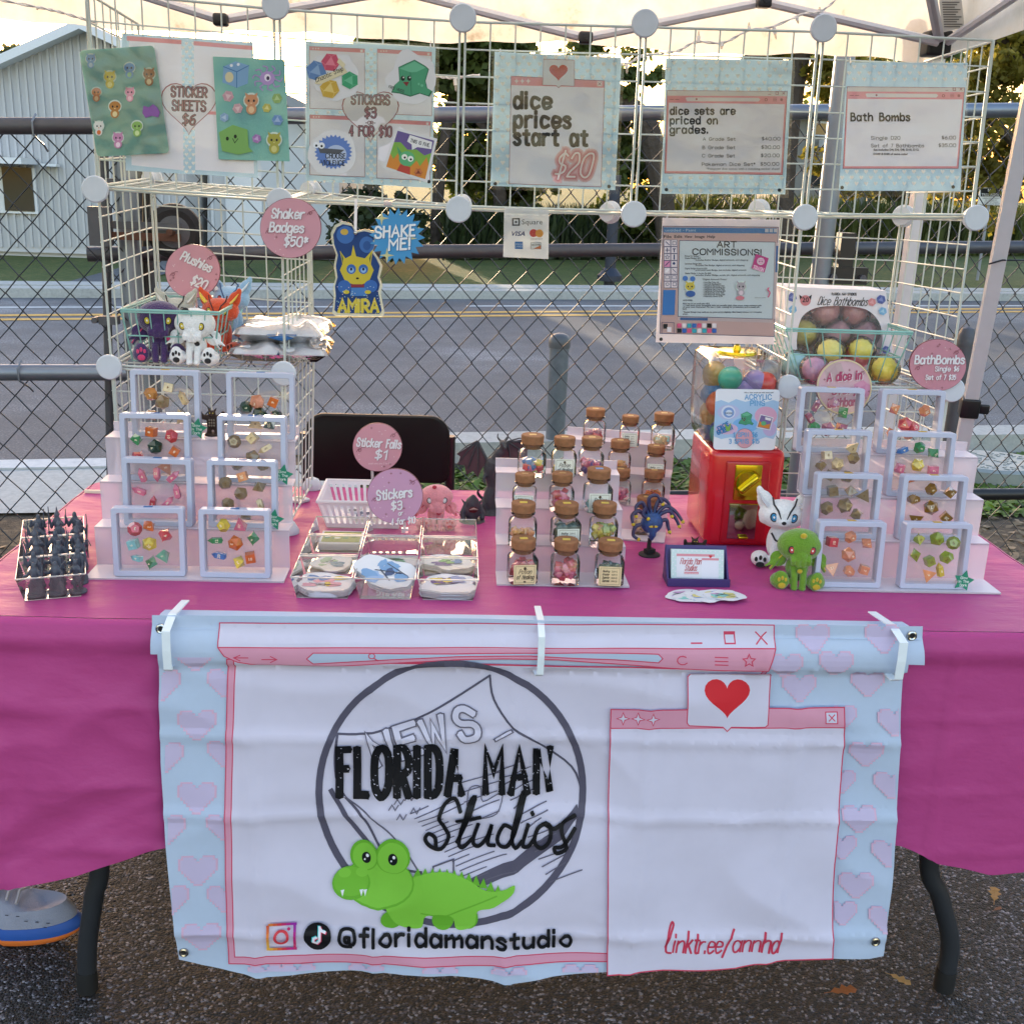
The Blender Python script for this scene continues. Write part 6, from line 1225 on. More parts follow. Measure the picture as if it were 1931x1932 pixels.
framed(1509, 1628, 746, 3, RT_, 'back left on the right stand', ['glittery pink', ('mixed pink', .2, .22, 6), ('mixed pink', .56, .14, 2), ('green', .78, .34, 3), ('mixed pink', .1, .48, 6), ('green', .2, .68, 1), ('mixed pink', .5, .7, 0), ('mixed pink', .78, .66, 4)], tagc='#c9a23c')
framed(1664, 1779, 747, 3, RT_, 'back right on the right stand', ['coral', ('peach', .16, .24, 3), ('peach', .8, .26, 1), ('rose', .42, .56, 0), ('rose', .6, .62, 1), ('orange', .5, .76, 2), ('peach', .14, .76, 5)], tagc='#c9a23c')
# ================================================================ JARS
M_GLASS = clear('jar_glass', '#ffffff', .985, .3, .04, .55, '#dfe8dc'); M_CORK = mat('cork', '#8c6040', .9, var=.5, vs_=90, bump=.8, bs=160)
def cubes(n, w, h, col, seed):
    R_ = random.Random(seed); mb = MB()
    for i in range(n):
        s_ = w*.29*R_.uniform(.8, 1.1); mb.m(resin(R_.choice(col) if isinstance(col, (list, tuple)) else col)); mb.box((R_.uniform(-1, 1)*(w/2-s_*.62), R_.uniform(-1, 1)*(w/2-s_*.62), s_*.6+R_.random()*max(0, h-s_*1.2)), (s_, s_, s_), E3(R_.random()*3, R_.random()*3, R_.random()*3), bev=s_*.1)
    return mb
jn = 0
def jar(px, py, z, sc, fill, label, lab, tagc='#d9c05a', rz=0, h=.5, grp='corked dice jars on the clear stands'):
    global jn; jn += 1; w, bh = .047*sc, .047*sc; p = az(px, py, z+.001); t = thing('corked_jar', lab, 'jar', p, rz, grp)
    mb = MB(); W = w/2*1.18; k_ = bh
    prof = [(W*.9, 0), (W, .003), (W, k_*.86), (W*.9, k_*.95), (W*.58, k_*1.05), (W*.56, k_*1.16), (W*.74, k_*1.18), (W*.76, k_*1.24), (W*.6, k_*1.27)]
    n = 32; vs = []
    for r_, z_ in prof:
        q = max(0, min(1, (r_/W-.6)/.3)) if z_ < k_*1.1 else 0; e = 1-.62*q
        for i in range(n): a = 2*pi*(i+.5)/n; x, y = cos(a), sin(a); X, Y_ = math.copysign(abs(x)**e, x), math.copysign(abs(y)**e, y); vs.append((X*r_*.88 if q > .5 else X*r_, Y_*r_*.88 if q > .5 else Y_*r_, z_))
    mb.add(vs, [(i*n+k, i*n+(k+1) % n, (i+1)*n+(k+1) % n, (i+1)*n+k) for i in range(len(prof)-1) for k in range(n)]+[tuple(range(n))[::-1]], True); mb.build('glass', M_GLASS, t)
    mb = MB(); mb.lathe([(W*.5, k_*1.06), (W*.54, k_*1.2), (W*.72, k_*1.27), (W*.75, k_*1.56), (W*.7, k_*1.60), (.0005, k_*1.60)], 24); c = mb.build('cork', M_CORK, t)
    mb = MB(); mb.box((0, -.001, k_*1.605), (.013*sc, .009*sc, .0006)); mb.build('cork_tag', ink(tagc), c)
    if fill:
        cubes(24, w*.9, bh*h, fill, jn).build('dice_filling', None, t).location = (0, 0, .004)
    if label:
        Yl = -W*.92; Q = Print(lambda u, v: Vector((u, Yl, v)), (0, -1, 0), .0004, .00004, down=False); pc = '#e3d3a4' if label[1] == 'y' else '#dfe4dc'; a = w*.4; mid = bh*.42
        Q.rect(-a, mid-a*.9, a, mid+a*.9, pc); Q.frame(-a*.85, mid-a*.76, a*.85, mid+a*.76, .0005, '#5a4a34')
        if label[0] == 'P': Q.ell(0, mid+a*.56, a*.13, a*.15, '#4a3c2c', 12); Q.text('Potion', 0, mid+a*.08, a*.4, '#2e2620', .12, a*1.1, 'c', slant=.3); Q.text('of Healing', 0, mid-a*.42, a*.4, '#2e2620', .12, a*1.5, 'c', slant=.3); Q.ell(0, mid-a*.66, a*.12, a*.08, '#4a3c2c', 10)
        else:
            for k, (n_, d_) in enumerate((('Healing', '2d4+2'), ('Greater', '4d4+4'), ('Superior', '8d4+8'), ('Supreme', '10d4+20'))): Q.text(n_, -a*.68, mid+a*(.38-.3*k), a*.2, '#2e2620', .14, a*.6, slant=.3); Q.bf(d_, a*.62, mid+a*(.38-.3*k), a*.17, '#2e2620', a*.5, 'r')
        Q.build('paper_label', t, False)
    return t
d8 = lambda x, y: (915.3+x*.2633, 732.2+y*.2633)
for (x, y), tr, sc, fill, l_, lab, tc, h in (
    ((262, 1378), 0, 1, ['rose'], 'Py', 'jar with a cream potion of healing label, front left of the jar stand', '#d9c05a', .75),
    ((565, 1385), 0, 1, ['pink', 'rose', 'peach'], None, 'unlabelled jar of coral pink dice, front middle of the jar stand', '#d9c05a', .8),
    ((880, 1390), 0, 1, ['dark green'], 'Hy', 'jar with a cream dose list label over dark green, front right of the jar stand', '#d9c05a', .8),
    ((262, 1118), 1, 1, ['amber', 'peach'], None, 'jar of pale orange cubes, second row left on the jar stand', '#d9c05a', .6),
    ((568, 1122), 1, 1, ['dark green'], 'Hw', 'jar of black contents with a white dose list, second row middle', '#d9c05a', .85),
    ((838, 1120), 1, 1, ['yellow', 'lime', 'amber'], None, 'jar of yellow green dice, second row right on the jar stand', '#d9c05a', .75),
    ((276, 868), 2, .86, None, 'Hw', 'empty looking jar with a white dose list, third row left', '#b08a5a', .5),
    ((540, 868), 2, .88, ['rose', 'pink'], None, 'jar of hot pink cubes, third row middle on the jar stand', '#b08a5a', .75),
    ((798, 872), 2, 1, ['aqua'], 'Pw', 'jar of clear contents with a potion label, third row right', '#6f94c4', .2),
    ((328, 622), 3, .98, ['pink', 'lime', 'yellow', 'blue', 'rose'], None, 'jar of pink, lime and blue dice, top row left on the jar stand', '#c9a86a', .62),
    ((556, 618), 3, .92, ['yellow'], 'Pw', 'jar with a pale potion of healing label, top row middle', '#c9a86a', .3),
    ((750, 614), 3, .9, ['pink', 'purple', 'pink'], None, 'jar of pink and purple dice, top row right on the jar stand', '#c9a86a', .62)):
    jar(*d8(x, y), JT[tr][0], sc, fill, (l_[0], 'y' if l_[1] == 'y' else 'w') if l_ else None, lab, tc, random.uniform(-.12, .12), h)
for (x, y), tr, sc, fill, l_, lab, h in (((776, 390), 3, .93, ['rose', 'mixed pink'], None, 'jar of dark red dice, highest row left on the rear jar stand', .55), ((1026, 412), 3, .82, ['pink'], 'Hw', 'small jar with a pink dose list, highest row middle on the rear stand', .3), ((1262, 430), 3, .95, ['pale gold', 'aqua'], None, 'jar of clear and pale gold dice, highest row right on the rear stand', .5),
    ((952, 616), 2, .92, ['amber', 'peach'], None, 'jar of peach dice half hidden behind the front jar stand, rear stand', .55), ((1208, 634), 2, .84, ['peach'], 'Hw', 'jar with a pale pink dose list, third row right on the rear stand', .3), ((1192, 830), 1, .92, ['rose', 'orange'], None, 'jar of orange red dice just above the blue monster figure', .6), ((955, 815), 1, .9, ['pink'], None, 'jar almost hidden at the right edge of the front jar stand', .6), ((1140, 1030), 0, .95, ['pale gold'], None, 'jar hidden behind the many eyed blue monster figure', .5)):
    jar(*d8(x, y), BT[tr][0], sc, fill, (l_[0], 'w') if l_ else None, lab, '#c9a86a', -.12, h)
# ================================================================ CAPSULE MACHINE
M_RED = mat('glossy_red_plastic', '#c21522', .22, coat=.5, var=.03); M_GOLD = mat('gold_plated', '#c9b32e', .16, 1, .05); M_CLR = clear('clear_plastic', '#fdfcfa', .965, .35, .05, .7, '#e6ded4')
a, b = az(1325, 1030, T0), az(1466, 1037, T0); cx, yf = (a.x+b.x)/2, (a.y+b.y)/2; W = (b.x-a.x); zt_ = ay(1395, 850, yf).z-T0; dpt = .185
t = thing('capsule_machine', 'red and clear capsule vending machine with a gold coin knob', 'vending machine', (cx, yf+dpt/2, T0+.001))
mb = MB(); mb.box((0, 0, zt_/2), (W, dpt, zt_), bev=.014); mb.build('base_body', M_RED, t); mb = MB(); mb.box((0, -dpt/2-.001, zt_*.47), (W*.60, .008, zt_*.84), bev=.0035); mb.build('front_plate', mat('deep_red_plastic', '#a8101c', .25, coat=.4), t)
f = -dpt/2-.005
mb = MB(); mb.box((.0, f-.001, zt_*.68), (W*.36, .004, zt_*.36), bev=.0018); k = mb.build('coin_plate', M_GOLD, t); mb = MB(); mb.lathe([(.001, -.006), (.0235, -.006), (.025, 0)], 28, (0, f-.004, zt_*.68), E3(-pi/2, 0, 0)); mb.build('coin_disc', M_GOLD, k)
mb = MB(); mb.box((0, f-.014, zt_*.68), (.044, .012, .011), E3(0, -.75, 0), bev=.003); mb.build('turn_knob', M_GOLD, k); pr = Print(lambda u, v: Vector((u, f-.0205, v)), (0, -1, 0), 0, .00002, down=False); pr.bf('ROOI', -.001, zt_*.68-.003, .0042, '#6e5f14', .022, 'c', .02, rot=.75); pr.build('embossing', k, False)
mb = MB(); mb.box((-.003, f-.001, zt_*.28), (W*.38, .003, zt_*.36), bev=.0014); mb.build('prize_door', mat('mirror_door', '#9c9080', .1, 1, .1, 20), t); mb = MB(); mb.box((.0, f-.006, zt_*.12), (.018, .008, .005), bev=.0015); mb.build('door_latch', M_GOLD, t)
mb = MB(); mb.box((-.003, f-.0005, zt_*.46), (W*.40, .004, .0018)); mb.build('door_trim', M_GOLD, t)
c0, c1 = ay(1338, 700, yf+.01), ay(1476, 700, yf+.01); zc0 = zt_+.001; zc1 = ay(1405, 676, yf+.03).z-T0; Wc = c1.x-c0.x; ox = (c0.x+c1.x)/2-cx
prof = [(.42, 0), (.47, .012), (.495, .05), (.5, .12), (.5, zc1-zc0-.02), (.485, zc1-zc0-.007), (.44, zc1-zc0)]; vs = []; n = 40
for r_, z_ in prof:
    for i in range(n): aa = 2*pi*(i+.5)/n; x, y = cos(aa), sin(aa); e = .28; vs.append((math.copysign(abs(x)**e, x)*r_*Wc+ox, math.copysign(abs(y)**e, y)*r_*dpt*1.0, z_+zc0))
mb = MB(); mb.add(vs, [(i*n+k, i*n+(k+1) % n, (i+1)*n+(k+1) % n, (i+1)*n+k) for i in range(len(prof)-1) for k in range(n)]+[tuple(range(len(vs)-n, len(vs)))], True); mb.build('globe', M_CLR, t)
mb = MB(); mb.lathe([(.001, .012), (.006, .012), (.008, .004), (.036, .003), (.038, 0), (.038, -.003), (.001, -.003)], 32, (ox, 0, zc1+.001)); mb.tube([(ox, 0, zc1+.01), (ox, 0, zc1+.022)], .004, 10); mb.build('lid_cap', M_GOLD, t)
d5 = lambda x, y: (1254.3+x*.3505, 637.3+y*.3505)
Yc = yf-.0035
def Cc(u, v): return ay(*d5(u, v), Yc)
P = rq([(272, 275), (617, 280), (588, 605), (257, 602)], 22); mb = MB(); mb.prism([Cc(*p) for p in P], (0, .0008, 0)); k = mb.build('price_card', ink('#e6e9f2'), t, True)
pr = Print(Cc, (0, -1, 0), .0003, .00004)
pr.poly([(268, 345), (300, 335), (340, 350), (380, 330), (430, 345), (480, 332), (530, 350), (580, 335), (611, 345), (596, 520), (580, 545), (540, 535), (500, 548), (450, 535), (400, 548), (350, 535), (300, 545), (261, 530)], '#a9c8e8')
for x, y, a_, b_, c_ in ((340, 400, 60, 40, '#b9bfe4'), (540, 420, 60, 50, '#d8a8c4'), (430, 470, 70, 40, '#7fb4e6'), (330, 490, 60, 30, '#d4b4d0'), (560, 490, 36, 40, '#c4b4dc')): pr.ell(x, y, a_, b_, c_)
pr.text('ACRYLIC', 428, 332, 26, '#5f9fd0', .18, 142); pr.text('PINS', 457, 365, 26, '#5f9fd0', .18, 76); pr.bf('Win a clear acrylic pin with every spin!', 423, 298, 7, '#4a4a55', 158, 'l', .02)
pr.ell(338, 400, 38, 36, '#d8dff0'); pr.ell(340, 402, 30, 28, '#7f9fd4'); pr.ell(342, 404, 18, 16, '#cfdcf0'); pr.text('CHOOSE', 340, 410, 8, '#3a4458', .2, 40, 'c'); slime(pr, 434, 430, 42); q = [(511, 410), (580, 428), (562, 498), (487, 482)]; pr.poly(q, '#e4e4e8'); pr.poly(qp((.06, .06), (.94, .06), (.94, .94), (.06, .94)), '#7a6a9c'); pr.poly(qp((.1, .9), (.1, .5), (.5, .7), (.9, .5), (.9, .9)), '#d58a3c'); pr.ell(*qd(.42, .6), 14, 12, '#5fae7c'); pr.poly(qp((.4, .12), (.88, .12), (.85, .3), (.45, .3)), '#e6e6e8')
for s_, x, y, r_ in (('DICE', 288, 498, -.5), ('GOBLIN', 282, 520, -.35)): pr.text(s_, x, y, 20, '#3a7ab4', .3, 62 if s_[0] == 'D' else 84, rot=r_)
pr.poly([(318, 460), (335, 480), (352, 455), (346, 500), (326, 502)], '#7fae54'); pr.ell(425, 540, 48, 52, '#d4a0ac'); pr.line([(425+48*cos(a_), 540+52*sin(a_)) for a_ in [k_*2*pi/30 for k_ in range(30)]], 2, '#8a6478', True)
pr.text('1 SPIN $6', 365, 531, 22, '#5f9fd0', .2, 126); pr.text('3 SPINS $15', 343, 567, 22, '#5f9fd0', .2, 158); pr.build('card_print', k).location = (0, 0, 0)
kk = 0
for cn, x, y in (('#2aa890', 348, 220), ('#8f7fc0', 482, 238), ('#c9302c', 560, 250), ('#b49a5a', 265, 190), ('#b49a5a', 228, 210), ('#3f86cc', 268, 285), ('#3f86cc', 226, 305), ('#e2682c', 282, 355), ('#c9a24a', 205, 425), ('#c9a24a', 215, 395), ('#6f6fc0', 262, 440), ('#3f86cc', 240, 540), ('#3f86cc', 268, 505), ('#3fb0a0', 300, 560), ('#d8b04a', 420, 380), ('#c9302c', 520, 400), ('#3f86cc', 400, 500), ('#2aa890', 540, 520), ('#8f7fc0', 430, 290), ('#e2682c', 540, 330), ('#b49a5a', 360, 430)):
    p = ay(*d5(x, y), yf+(.035 if x > 275 else .075)); p.x = min(max(p.x, cx+ox-Wc/2+.025), cx+ox+Wc/2-.025); p.z = max(T0+zc0+.022, min(p.z, T0+zc1-.03)); mb = MB(); mb.ball((0, 0, 0), .0225, 22, 14); nm_ = {'#2aa890': 'teal', '#8f7fc0': 'lilac', '#c9302c': 'red', '#b49a5a': 'tan', '#3f86cc': 'blue', '#e2682c': 'orange', '#c9a24a': 'amber', '#6f6fc0': 'violet', '#3fb0a0': 'sea green', '#d8b04a': 'yellow'}[cn]
    vis = ('topmost in front', 'at the top right', 'at the top right corner, partly hidden', 'at the top left, behind the teal one', 'at the top left corner of the globe', 'upper left, just above the orange one', 'upper left edge, behind the first blue one', 'left of the price card', 'at the left side, low', 'at the left side, in the middle', 'just left of the price card', 'at the lower left edge of the globe', 'lower left, touching the price card', 'at the very bottom left')[kk] if kk < 14 else 'hidden behind the price card, %s' % ('centre', 'right of centre', 'low centre', 'lower right', 'upper centre', 'upper right', 'left of centre')[kk-14]; kk += 1
    o = mb.build('capsule', mat('capsule_'+cn, cn, .3, coat=.3, var=.03), loc=p); mb2 = MB(); mb2.tube([(.0228*cos(q_), .0228*sin(q_), 0) for q_ in [k_*2*pi/24 for k_ in range(24)]], .0007, 4, closed=True); mb2.build('seam', MC['capsule_'+cn], o); o.rotation_euler = (random.random()*2, random.random()*2, 0)
    tag(o, '%s prize capsule, %s' % (nm_, vis), 'capsule', 'capsules in the vending machine')
# ================================================================ PLUSH TOYS
def felt(name, c): return mat('plush_'+name, c, .95, var=.18, vs_=300, bump=1, bs=380, bdist=.002, sheen=.5)
def patch(par, name, c, pts, r, col, R=None):
    mb = MB()
    for p in pts: mb.ball(p, r, 14, 8, R)
    return mb.build(name, felt(col, col) if isinstance(col, str) else col, par)
def eyes(t, y, z, dx, s, iris, rot=0):
    for sx in (-1, 1):
        R = E3(0, sx*.25, sx*rot); e = patch(t, 'eye', None, [(sx*dx, y, z)], (s*.78, s*.16, s), '#1a1418', R); patch(e, 'iris', None, [(sx*dx, y-s*.1, z)], (s*.55, s*.12, s*.76), iris, R); patch(e, 'pupil', None, [(sx*dx, y-s*.2, z+s*.05)], (s*.2, s*.06, s*.26), '#f0eee8', R)
def squid_plush(lab, loc, s, rz, body, pad, iris, spots=None, wing=None, pads_dark=None):
    t = thing('plush_toy', lab, 'plush toy', loc, rz); M = felt(body, body); mb = MB(); v = lambda x, y, z: (x*s, y*s, z*s)
    mb.ball(v(0, 0, .64), (.33*s, .23*s, .25*s), 20, 14); mb.ball(v(0, -.16, .52), (.11*s, .1*s, .1*s)); mb.ball(v(0, .02, .29), (.17*s, .15*s, .22*s), 16, 12)
    for x in (-.13, -.045, .045, .13): mb.tube([v(x*.8, -.16, .52), v(x*.9, -.23, .46), v(x*.85, -.22, .40-.03*(abs(x) < .1))], [.05*s, .042*s, .034*s], 10)
    for sx in (-1, 1):
        mb.tube([v(sx*.07, -.06, .34), v(sx*.065, -.17, .2), v(sx*.06, -.2, .05)], [.06*s, .055*s, .052*s], 10); mb.ball(v(sx*.06, -.21, .04), (.055*s, .06*s, .04*s))
        mb.ball(v(sx*.26, -.12, .12), (.14*s, .15*s, .12*s), 16, 10, E3(0, 0, -sx*.5)); mb.ball(v(sx*.26, -.2, .15), (.12*s, .06*s, .15*s), 16, 10, E3(0, 0, sx*.4))
    o = meshobj('body', blob('plush_body', mb, s*.013, M, 3), t)
    for sx in (-1, 1):
        mb = MB(); P = [v(sx*.16, .02, .50), v(sx*.3, -.02, .44), v(sx*.48, -.04, .30), v(sx*.40, -.03, .24), v(sx*.30, -.02, .30), v(sx*.2, 0, .34)]
        for a, b in ((P[0], P[2]), (P[1], P[3]), (P[0], P[4])): mb.tube([a, tuple((Vector(a)+Vector(b))/2), b], [.05*s, .05*s, .02*s], 8, flat=.7)
        mb.ball(v(sx*.29, -.01, .42), (.13*s, .03*s, .13*s), 14, 8, E3(0, sx*.7, 0)); meshobj('wing', blob('plush_wing', mb, s*.014, felt(wing or body, wing or body), 3), t)
        mb = MB(); mb.tube([v(sx*.2, -.045, .54), v(sx*.32, -.05, .40), v(sx*.41, -.05, .27)], .010*s, 6); mb.build('wing_seam', felt(pad, pad), t)
        for k, (dx, dz) in enumerate(((-.06, .18), (0, .205), (.06, .18))): patch(t, 'toe_pad', None, [v(sx*.25+dx*.8, -.262, dz)], (.022*s, .012*s, .034*s), pads_dark or pad)
        patch(t, 'foot_pad', None, [v(sx*.25, -.268, .09)], (.055*s, .012*s, .045*s), pads_dark or pad)
    eyes(t, -.2*s, .62*s, .15*s, .064*s, iris)
    for (x, y, z, r) in (spots or ()): patch(t, 'spot', None, [v(x, y, z)], (r*s, r*s*.5, r*s*.85), pads_dark or pad)
    return t
def fox_plush(lab, loc, s, rz, body, inner, line, iris, full=True, tail=None):
    t = thing('plush_toy', lab, 'plush toy', loc, rz); M = felt(body, body); mb = MB(); v = lambda x, y, z: (x*s, y*s, z*s)
    mb.ball(v(0, 0, .62), (.28*s, .18*s, .18*s), 20, 14); mb.ball(v(0, -.12, .56), (.09*s, .09*s, .07*s)); mb.ball(v(-.2, -.02, .56), (.07*s, .06*s, .06*s)); mb.ball(v(.2, -.02, .56), (.07*s, .06*s, .06*s))
    mb.ball(v(0, .03, .27), (.15*s, .14*s, .24*s), 16, 12)
    for sx in (-1, 1): mb.tube([v(sx*.06, -.08, .34), v(sx*.07, -.15, .16), v(sx*.07, -.18, .04)], [.06*s, .05*s, .05*s], 10); mb.ball(v(sx*.22, -.1, .09), (.11*s, .15*s, .09*s)); mb.ball(v(sx*.21, .01, .77), (.095*s, .045*s, .14*s), 14, 10, E3(0, sx*.45, 0)); mb.ball(v(sx*.27, .01, .86), (.05*s, .03*s, .1*s), 12, 8, E3(0, sx*.4, 0))
    meshobj('body', blob('plush_body', mb, s*.013, M, 3), t)
    for sx in (-1, 1):
        mb = MB(); mb.tube([v(sx*.18, -.075, .73), v(sx*.245, -.055, .80), v(sx*.295, -.03, .875)], [.05*s, .045*s, .01*s], 8, flat=.35); mb.build('inner_ear', felt(inner, inner), t)
        mb = MB(); mb.tube([v(sx*.03, -.17, .6), v(sx*.07, -.165, .70), v(sx*.12, -.10, .76), v(sx*.14, -.075, .84)], .011*s, 6); mb.build('brow_stripe', felt(line, line), t)
        for dx, dz in ((-.05, .16), (0, .18), (.05, .16)): patch(t, 'toe_pad', None, [v(sx*.23+dx, -.235, dz-.04)], (.02*s, .012*s, .03*s), line)
        patch(t, 'foot_pad', None, [v(sx*.23, -.25, .06)], (.05*s, .01*s, .035*s), line)
    patch(t, 'nose', None, [v(0, -.21, .57)], (.028*s, .012*s, .022*s), line); eyes(t, -.155*s, .62*s, .115*s, .058*s, iris, .2)
    mb = MB(); mb.tube([v(-.12, -.12, .42), v(-.07, -.145, .34), v(0, -.155, .31), v(.07, -.145, .34), v(.12, -.12, .42)], .012*s, 6); mb.build('chest_stitch', felt(line, line), t); return t
gp = az(1505, 1112, T0+.001); squid_plush('lime green squid faced plush toy sitting at the front of the table', (gp.x, gp.y+.02, T0), .116, -.1, '#65901e', '#bfa620', '#b8343a', [(0, -.2, .84, .05), (0, -.2, .3, .04)])
gp = az(1455, 1066, T0+.001); fox_plush('white winged ear plush fox with blue eyes, leaning behind the green plush', (gp.x+.012, gp.y+.01, T0), .152, -.15, '#e6e4e6', '#c6c4ca', '#1c1a1e', '#2f86b8')
gp = az(822, 995, T0+.001); squid_plush('pink squid faced plush toy sitting between the stickers sign and the shark figure', (gp.x, gp.y, T0), .098, .1, '#e0939c', '#b83048', '#cfd4d8', [(-.05, -.16, .88, .045), (.04, -.18, .35, .045)])
z1 = N[0, 0, 1].z+.006
def onshelf(x, y, z=z1): return az(x, y, z)
q = onshelf(298, 686); squid_plush('dark purple squid faced plush toy with yellow eyes at the left of the basket', (q.x, q.y+.03, z1), .122, .12, '#3c2258', '#c9386c', '#c9b530', [(.12, -.16, .36, .04)])
q = onshelf(366, 690); squid_plush('white squid faced plush toy with black spots and yellow eyes in the basket', (q.x, q.y+.025, z1), .112, -.05, '#e2e2e4', '#1c1a1e', '#c9b530', [(-.1, -.16, .86, .06), (-.17, -.14, .84, .03), (.06, -.15, .34, .045)], pads_dark='#1c1a1e')
q = onshelf(392, 684); fox_plush('orange fox plush toy behind the white one in the basket', (q.x+.008, q.y+.09, z1+.005), .128, -.15, '#cf4a22', '#d8b62c', '#5a1c12', '#c9b530')
q = onshelf(300, 684); fox_plush('grey winged ear plush toy at the back left of the basket', (q.x+.012, q.y+.10, z1+.01), .12, .05, '#b4b2a8', '#cfccc4', '#2c2018', '#8f8a80')
q = onshelf(400, 684); fox_plush('pale blue plush toy peeking out at the back right of the basket', (q.x+.01, q.y+.15, z1+.02), .13, -.2, '#8fb8dc', '#cfe0ee', '#2c5a8c', '#b8343a')
# ---------------------------------------------------------------- teal wire baskets
M_TEAL = mat('teal_coated_wire', '#86b8b2', .4)
def wbasket(lab, top, bot, h, nx, nz_):
    """top/bot: 4 corner points (fl, fr, br, bl)"""
    t = thing('wire_basket', lab, 'basket', bot[0]); mb = MB(); mb.tube(top, .0022, 6, closed=True); mb.tube([p+Vector((0, 0, -.004)) for p in top], .0016, 5, closed=True); mb.build('rim', M_TEAL, t, True)
    mid = [a.lerp(b, .5) for a, b in zip(top, bot)]; mb = MB(); mb.tube(mid, .0014, 5, closed=True); mb.tube(bot, .0014, 5, closed=True)
    for s_, n_ in ((0, nx), (1, nz_), (2, nx), (3, nz_)):
        a, b, c, d = top[s_], top[(s_+1) % 4], bot[(s_+1) % 4], bot[s_]
        for k in range(1, n_): f = k/n_; mb.tube([a.lerp(b, f), d.lerp(c, f)], .0011, 4)
    for k in range(4): mb.tube([top[k], bot[k]], .0016, 4)
    for k in range(1, nx): f = k/nx; mb.tube([bot[0].lerp(bot[1], f), bot[3].lerp(bot[2], f)], .001, 4)
    mb.build('wires', M_TEAL, t, True, fix=False); return t
def box4(x0, x1, y0, y1, z): return [Vector((x0, y0, z)), Vector((x1, y0, z)), Vector((x1, y1, z)), Vector((x0, y1, z))]
a0, a1 = ay(252, 690, .03), ay(404, 692, .03); u0, u1 = ay(229, 584, -.005), ay(414, 592, -.005)
wbasket('teal wire basket full of plush toys on the left shelf', box4(u0.x, u1.x, -.005, .235, u0.z), box4(a0.x, a1.x, .03, .20, z1), .1, 7, 6)
z4 = (N[4, 0, 1].z+N[5, 0, 1].z)/2+.006; a0, a1 = ay(1508, 730, .03), ay(1676, 732, .03); u0, u1 = ay(1470, 622, .0), ay(1722, 626, .0)
wbasket('teal wire basket of round bath bombs on the right shelf', box4(u0.x+.012, u1.x, .004, .2, ay(1590, 624, 0).z), box4(a0.x, a1.x, .03, .17, z4), .1, 7, 5)
# bath bombs and box
def bomb(lab, px, py, Y, r, c, seed, c2=None):
    p = ay(px, py, Y); M = mat('bath_bomb_'+c, c, .75, var=.16, vs_=60, bump=.5, bs=300); bm = bmesh.new(); bmesh.ops.create_icosphere(bm, subdivisions=1, radius=r); bmesh.ops.bevel(bm, geom=bm.edges[:], offset=r*.16, segments=2, affect='EDGES')
    for v in bm.verts: v.co *= 1+.03*noise.noise(v.co*60+Vector((seed, 0, 0)))
    me = bpy.data.meshes.new('bath_bomb'); bm.to_mesh(me); bm.free(); me.materials.append(M)
    for f in me.polygons: f.use_smooth = True
    t = thing('bath_bomb', lab, 'bath bomb', p); t.rotation_euler = (seed, seed*2, seed*.7); meshobj('powder_ball', me, t)
    bm = bmesh.new(); bmesh.ops.create_icosphere(bm, subdivisions=3, radius=r*1.04)
    for v in bm.verts: v.co *= 1+.035*noise.noise(v.co*45+Vector((seed, 3, 0)))
    me = bpy.data.meshes.new('wrap'); bm.to_mesh(me); bm.free(); me.materials.append(clear('shrink_wrap', '#ffffff', .97, .3, .12, .7, '#efefef', .8, 60)); meshobj('shrink_wrap', me, t)
    if c2: mb = MB(); mb.ball((r*.35, -r*.25, -r*.35), r*.82, 16, 10); mb.build('second_colour', mat('bath_bomb_'+c2, c2, .75, var=.2, vs_=60, bump=.5), t)
for a in (('mauve bath bomb with flecks, front left in the right basket', 1535, 697, .04, .028, '#d8a2c2', 1.1), ('bright yellow bath bomb, front right in the right basket', 1667, 697, .045, .029, '#ead94e', 2.3), ('pale yellow bath bomb in the middle of the right basket', 1564, 664, .09, .029, '#ebe07e', 3.7), ('half yellow half pink bath bomb beside the pale yellow one', 1622, 662, .10, .028, '#ebe068', 4.2, '#ee94aa'),
    ('light blue bath bomb at the left edge of the right basket', 1500, 690, .09, .03, '#a2d6e2', 5.9), ('pink bath bomb half hidden behind the a dice in every sign', 1600, 708, .05, .026, '#c9949e', 6.6), ('yellow bath bomb inside the left end of the window box', 1516, 628, .155, .03, '#e4da6c', 7.4), ('salmon bath bomb at the top middle of the window box', 1556, 588, .175, .034, '#e09aa2', 8.2), ('salmon bath bomb at the top right of the window box', 1608, 590, .175, .034, '#e0949c', 9.5), ('dusty pink bath bomb low in the middle of the window box', 1578, 628, .165, .032, '#dca4b2', 10.3), ('dusty mauve bath bomb low right in the window box', 1628, 630, .165, .032, '#d8a6b8', 11.6)): bomb(*a)
Yb = .125; q = [(1480, 541), (1670, 549), (1686, 700), (1478, 716)]; t = thing('window_box', 'white gift box of bath bombs with a rounded window, on the right shelf', 'box', ay(1580, 712, Yb)); MW = ink('#e4e0ea')
HOLE = [(1484+(x-858)*.397, 675+(y-1009)*.0, 0)[:1]+(0,) for x, y in ()] or None
hc = [(1504, 620), (1512, 598), (1530, 584), (1556, 578), (1600, 578), (1632, 584), (1652, 600), (1662, 622), (1663, 648), (1655, 672), (1630, 690), (1540, 692), (1512, 680), (1502, 655)]
hcS = catmull(hc+[hc[0]], 3)[:-1]; bmB = bmesh.new()
def loopv(P, y): return [bmB.verts.new(Vector(ay(x, yy, Yb))+Vector((0, y, 0))) for x, yy in P]
o_ = loopv([q[0], ((q[0][0]+q[1][0])/2, (q[0][1]+q[1][1])/2), q[1], (1679, 625), q[2], (1582, 708), q[3], (1479, 625)], 0); i_ = loopv(hcS, 0)
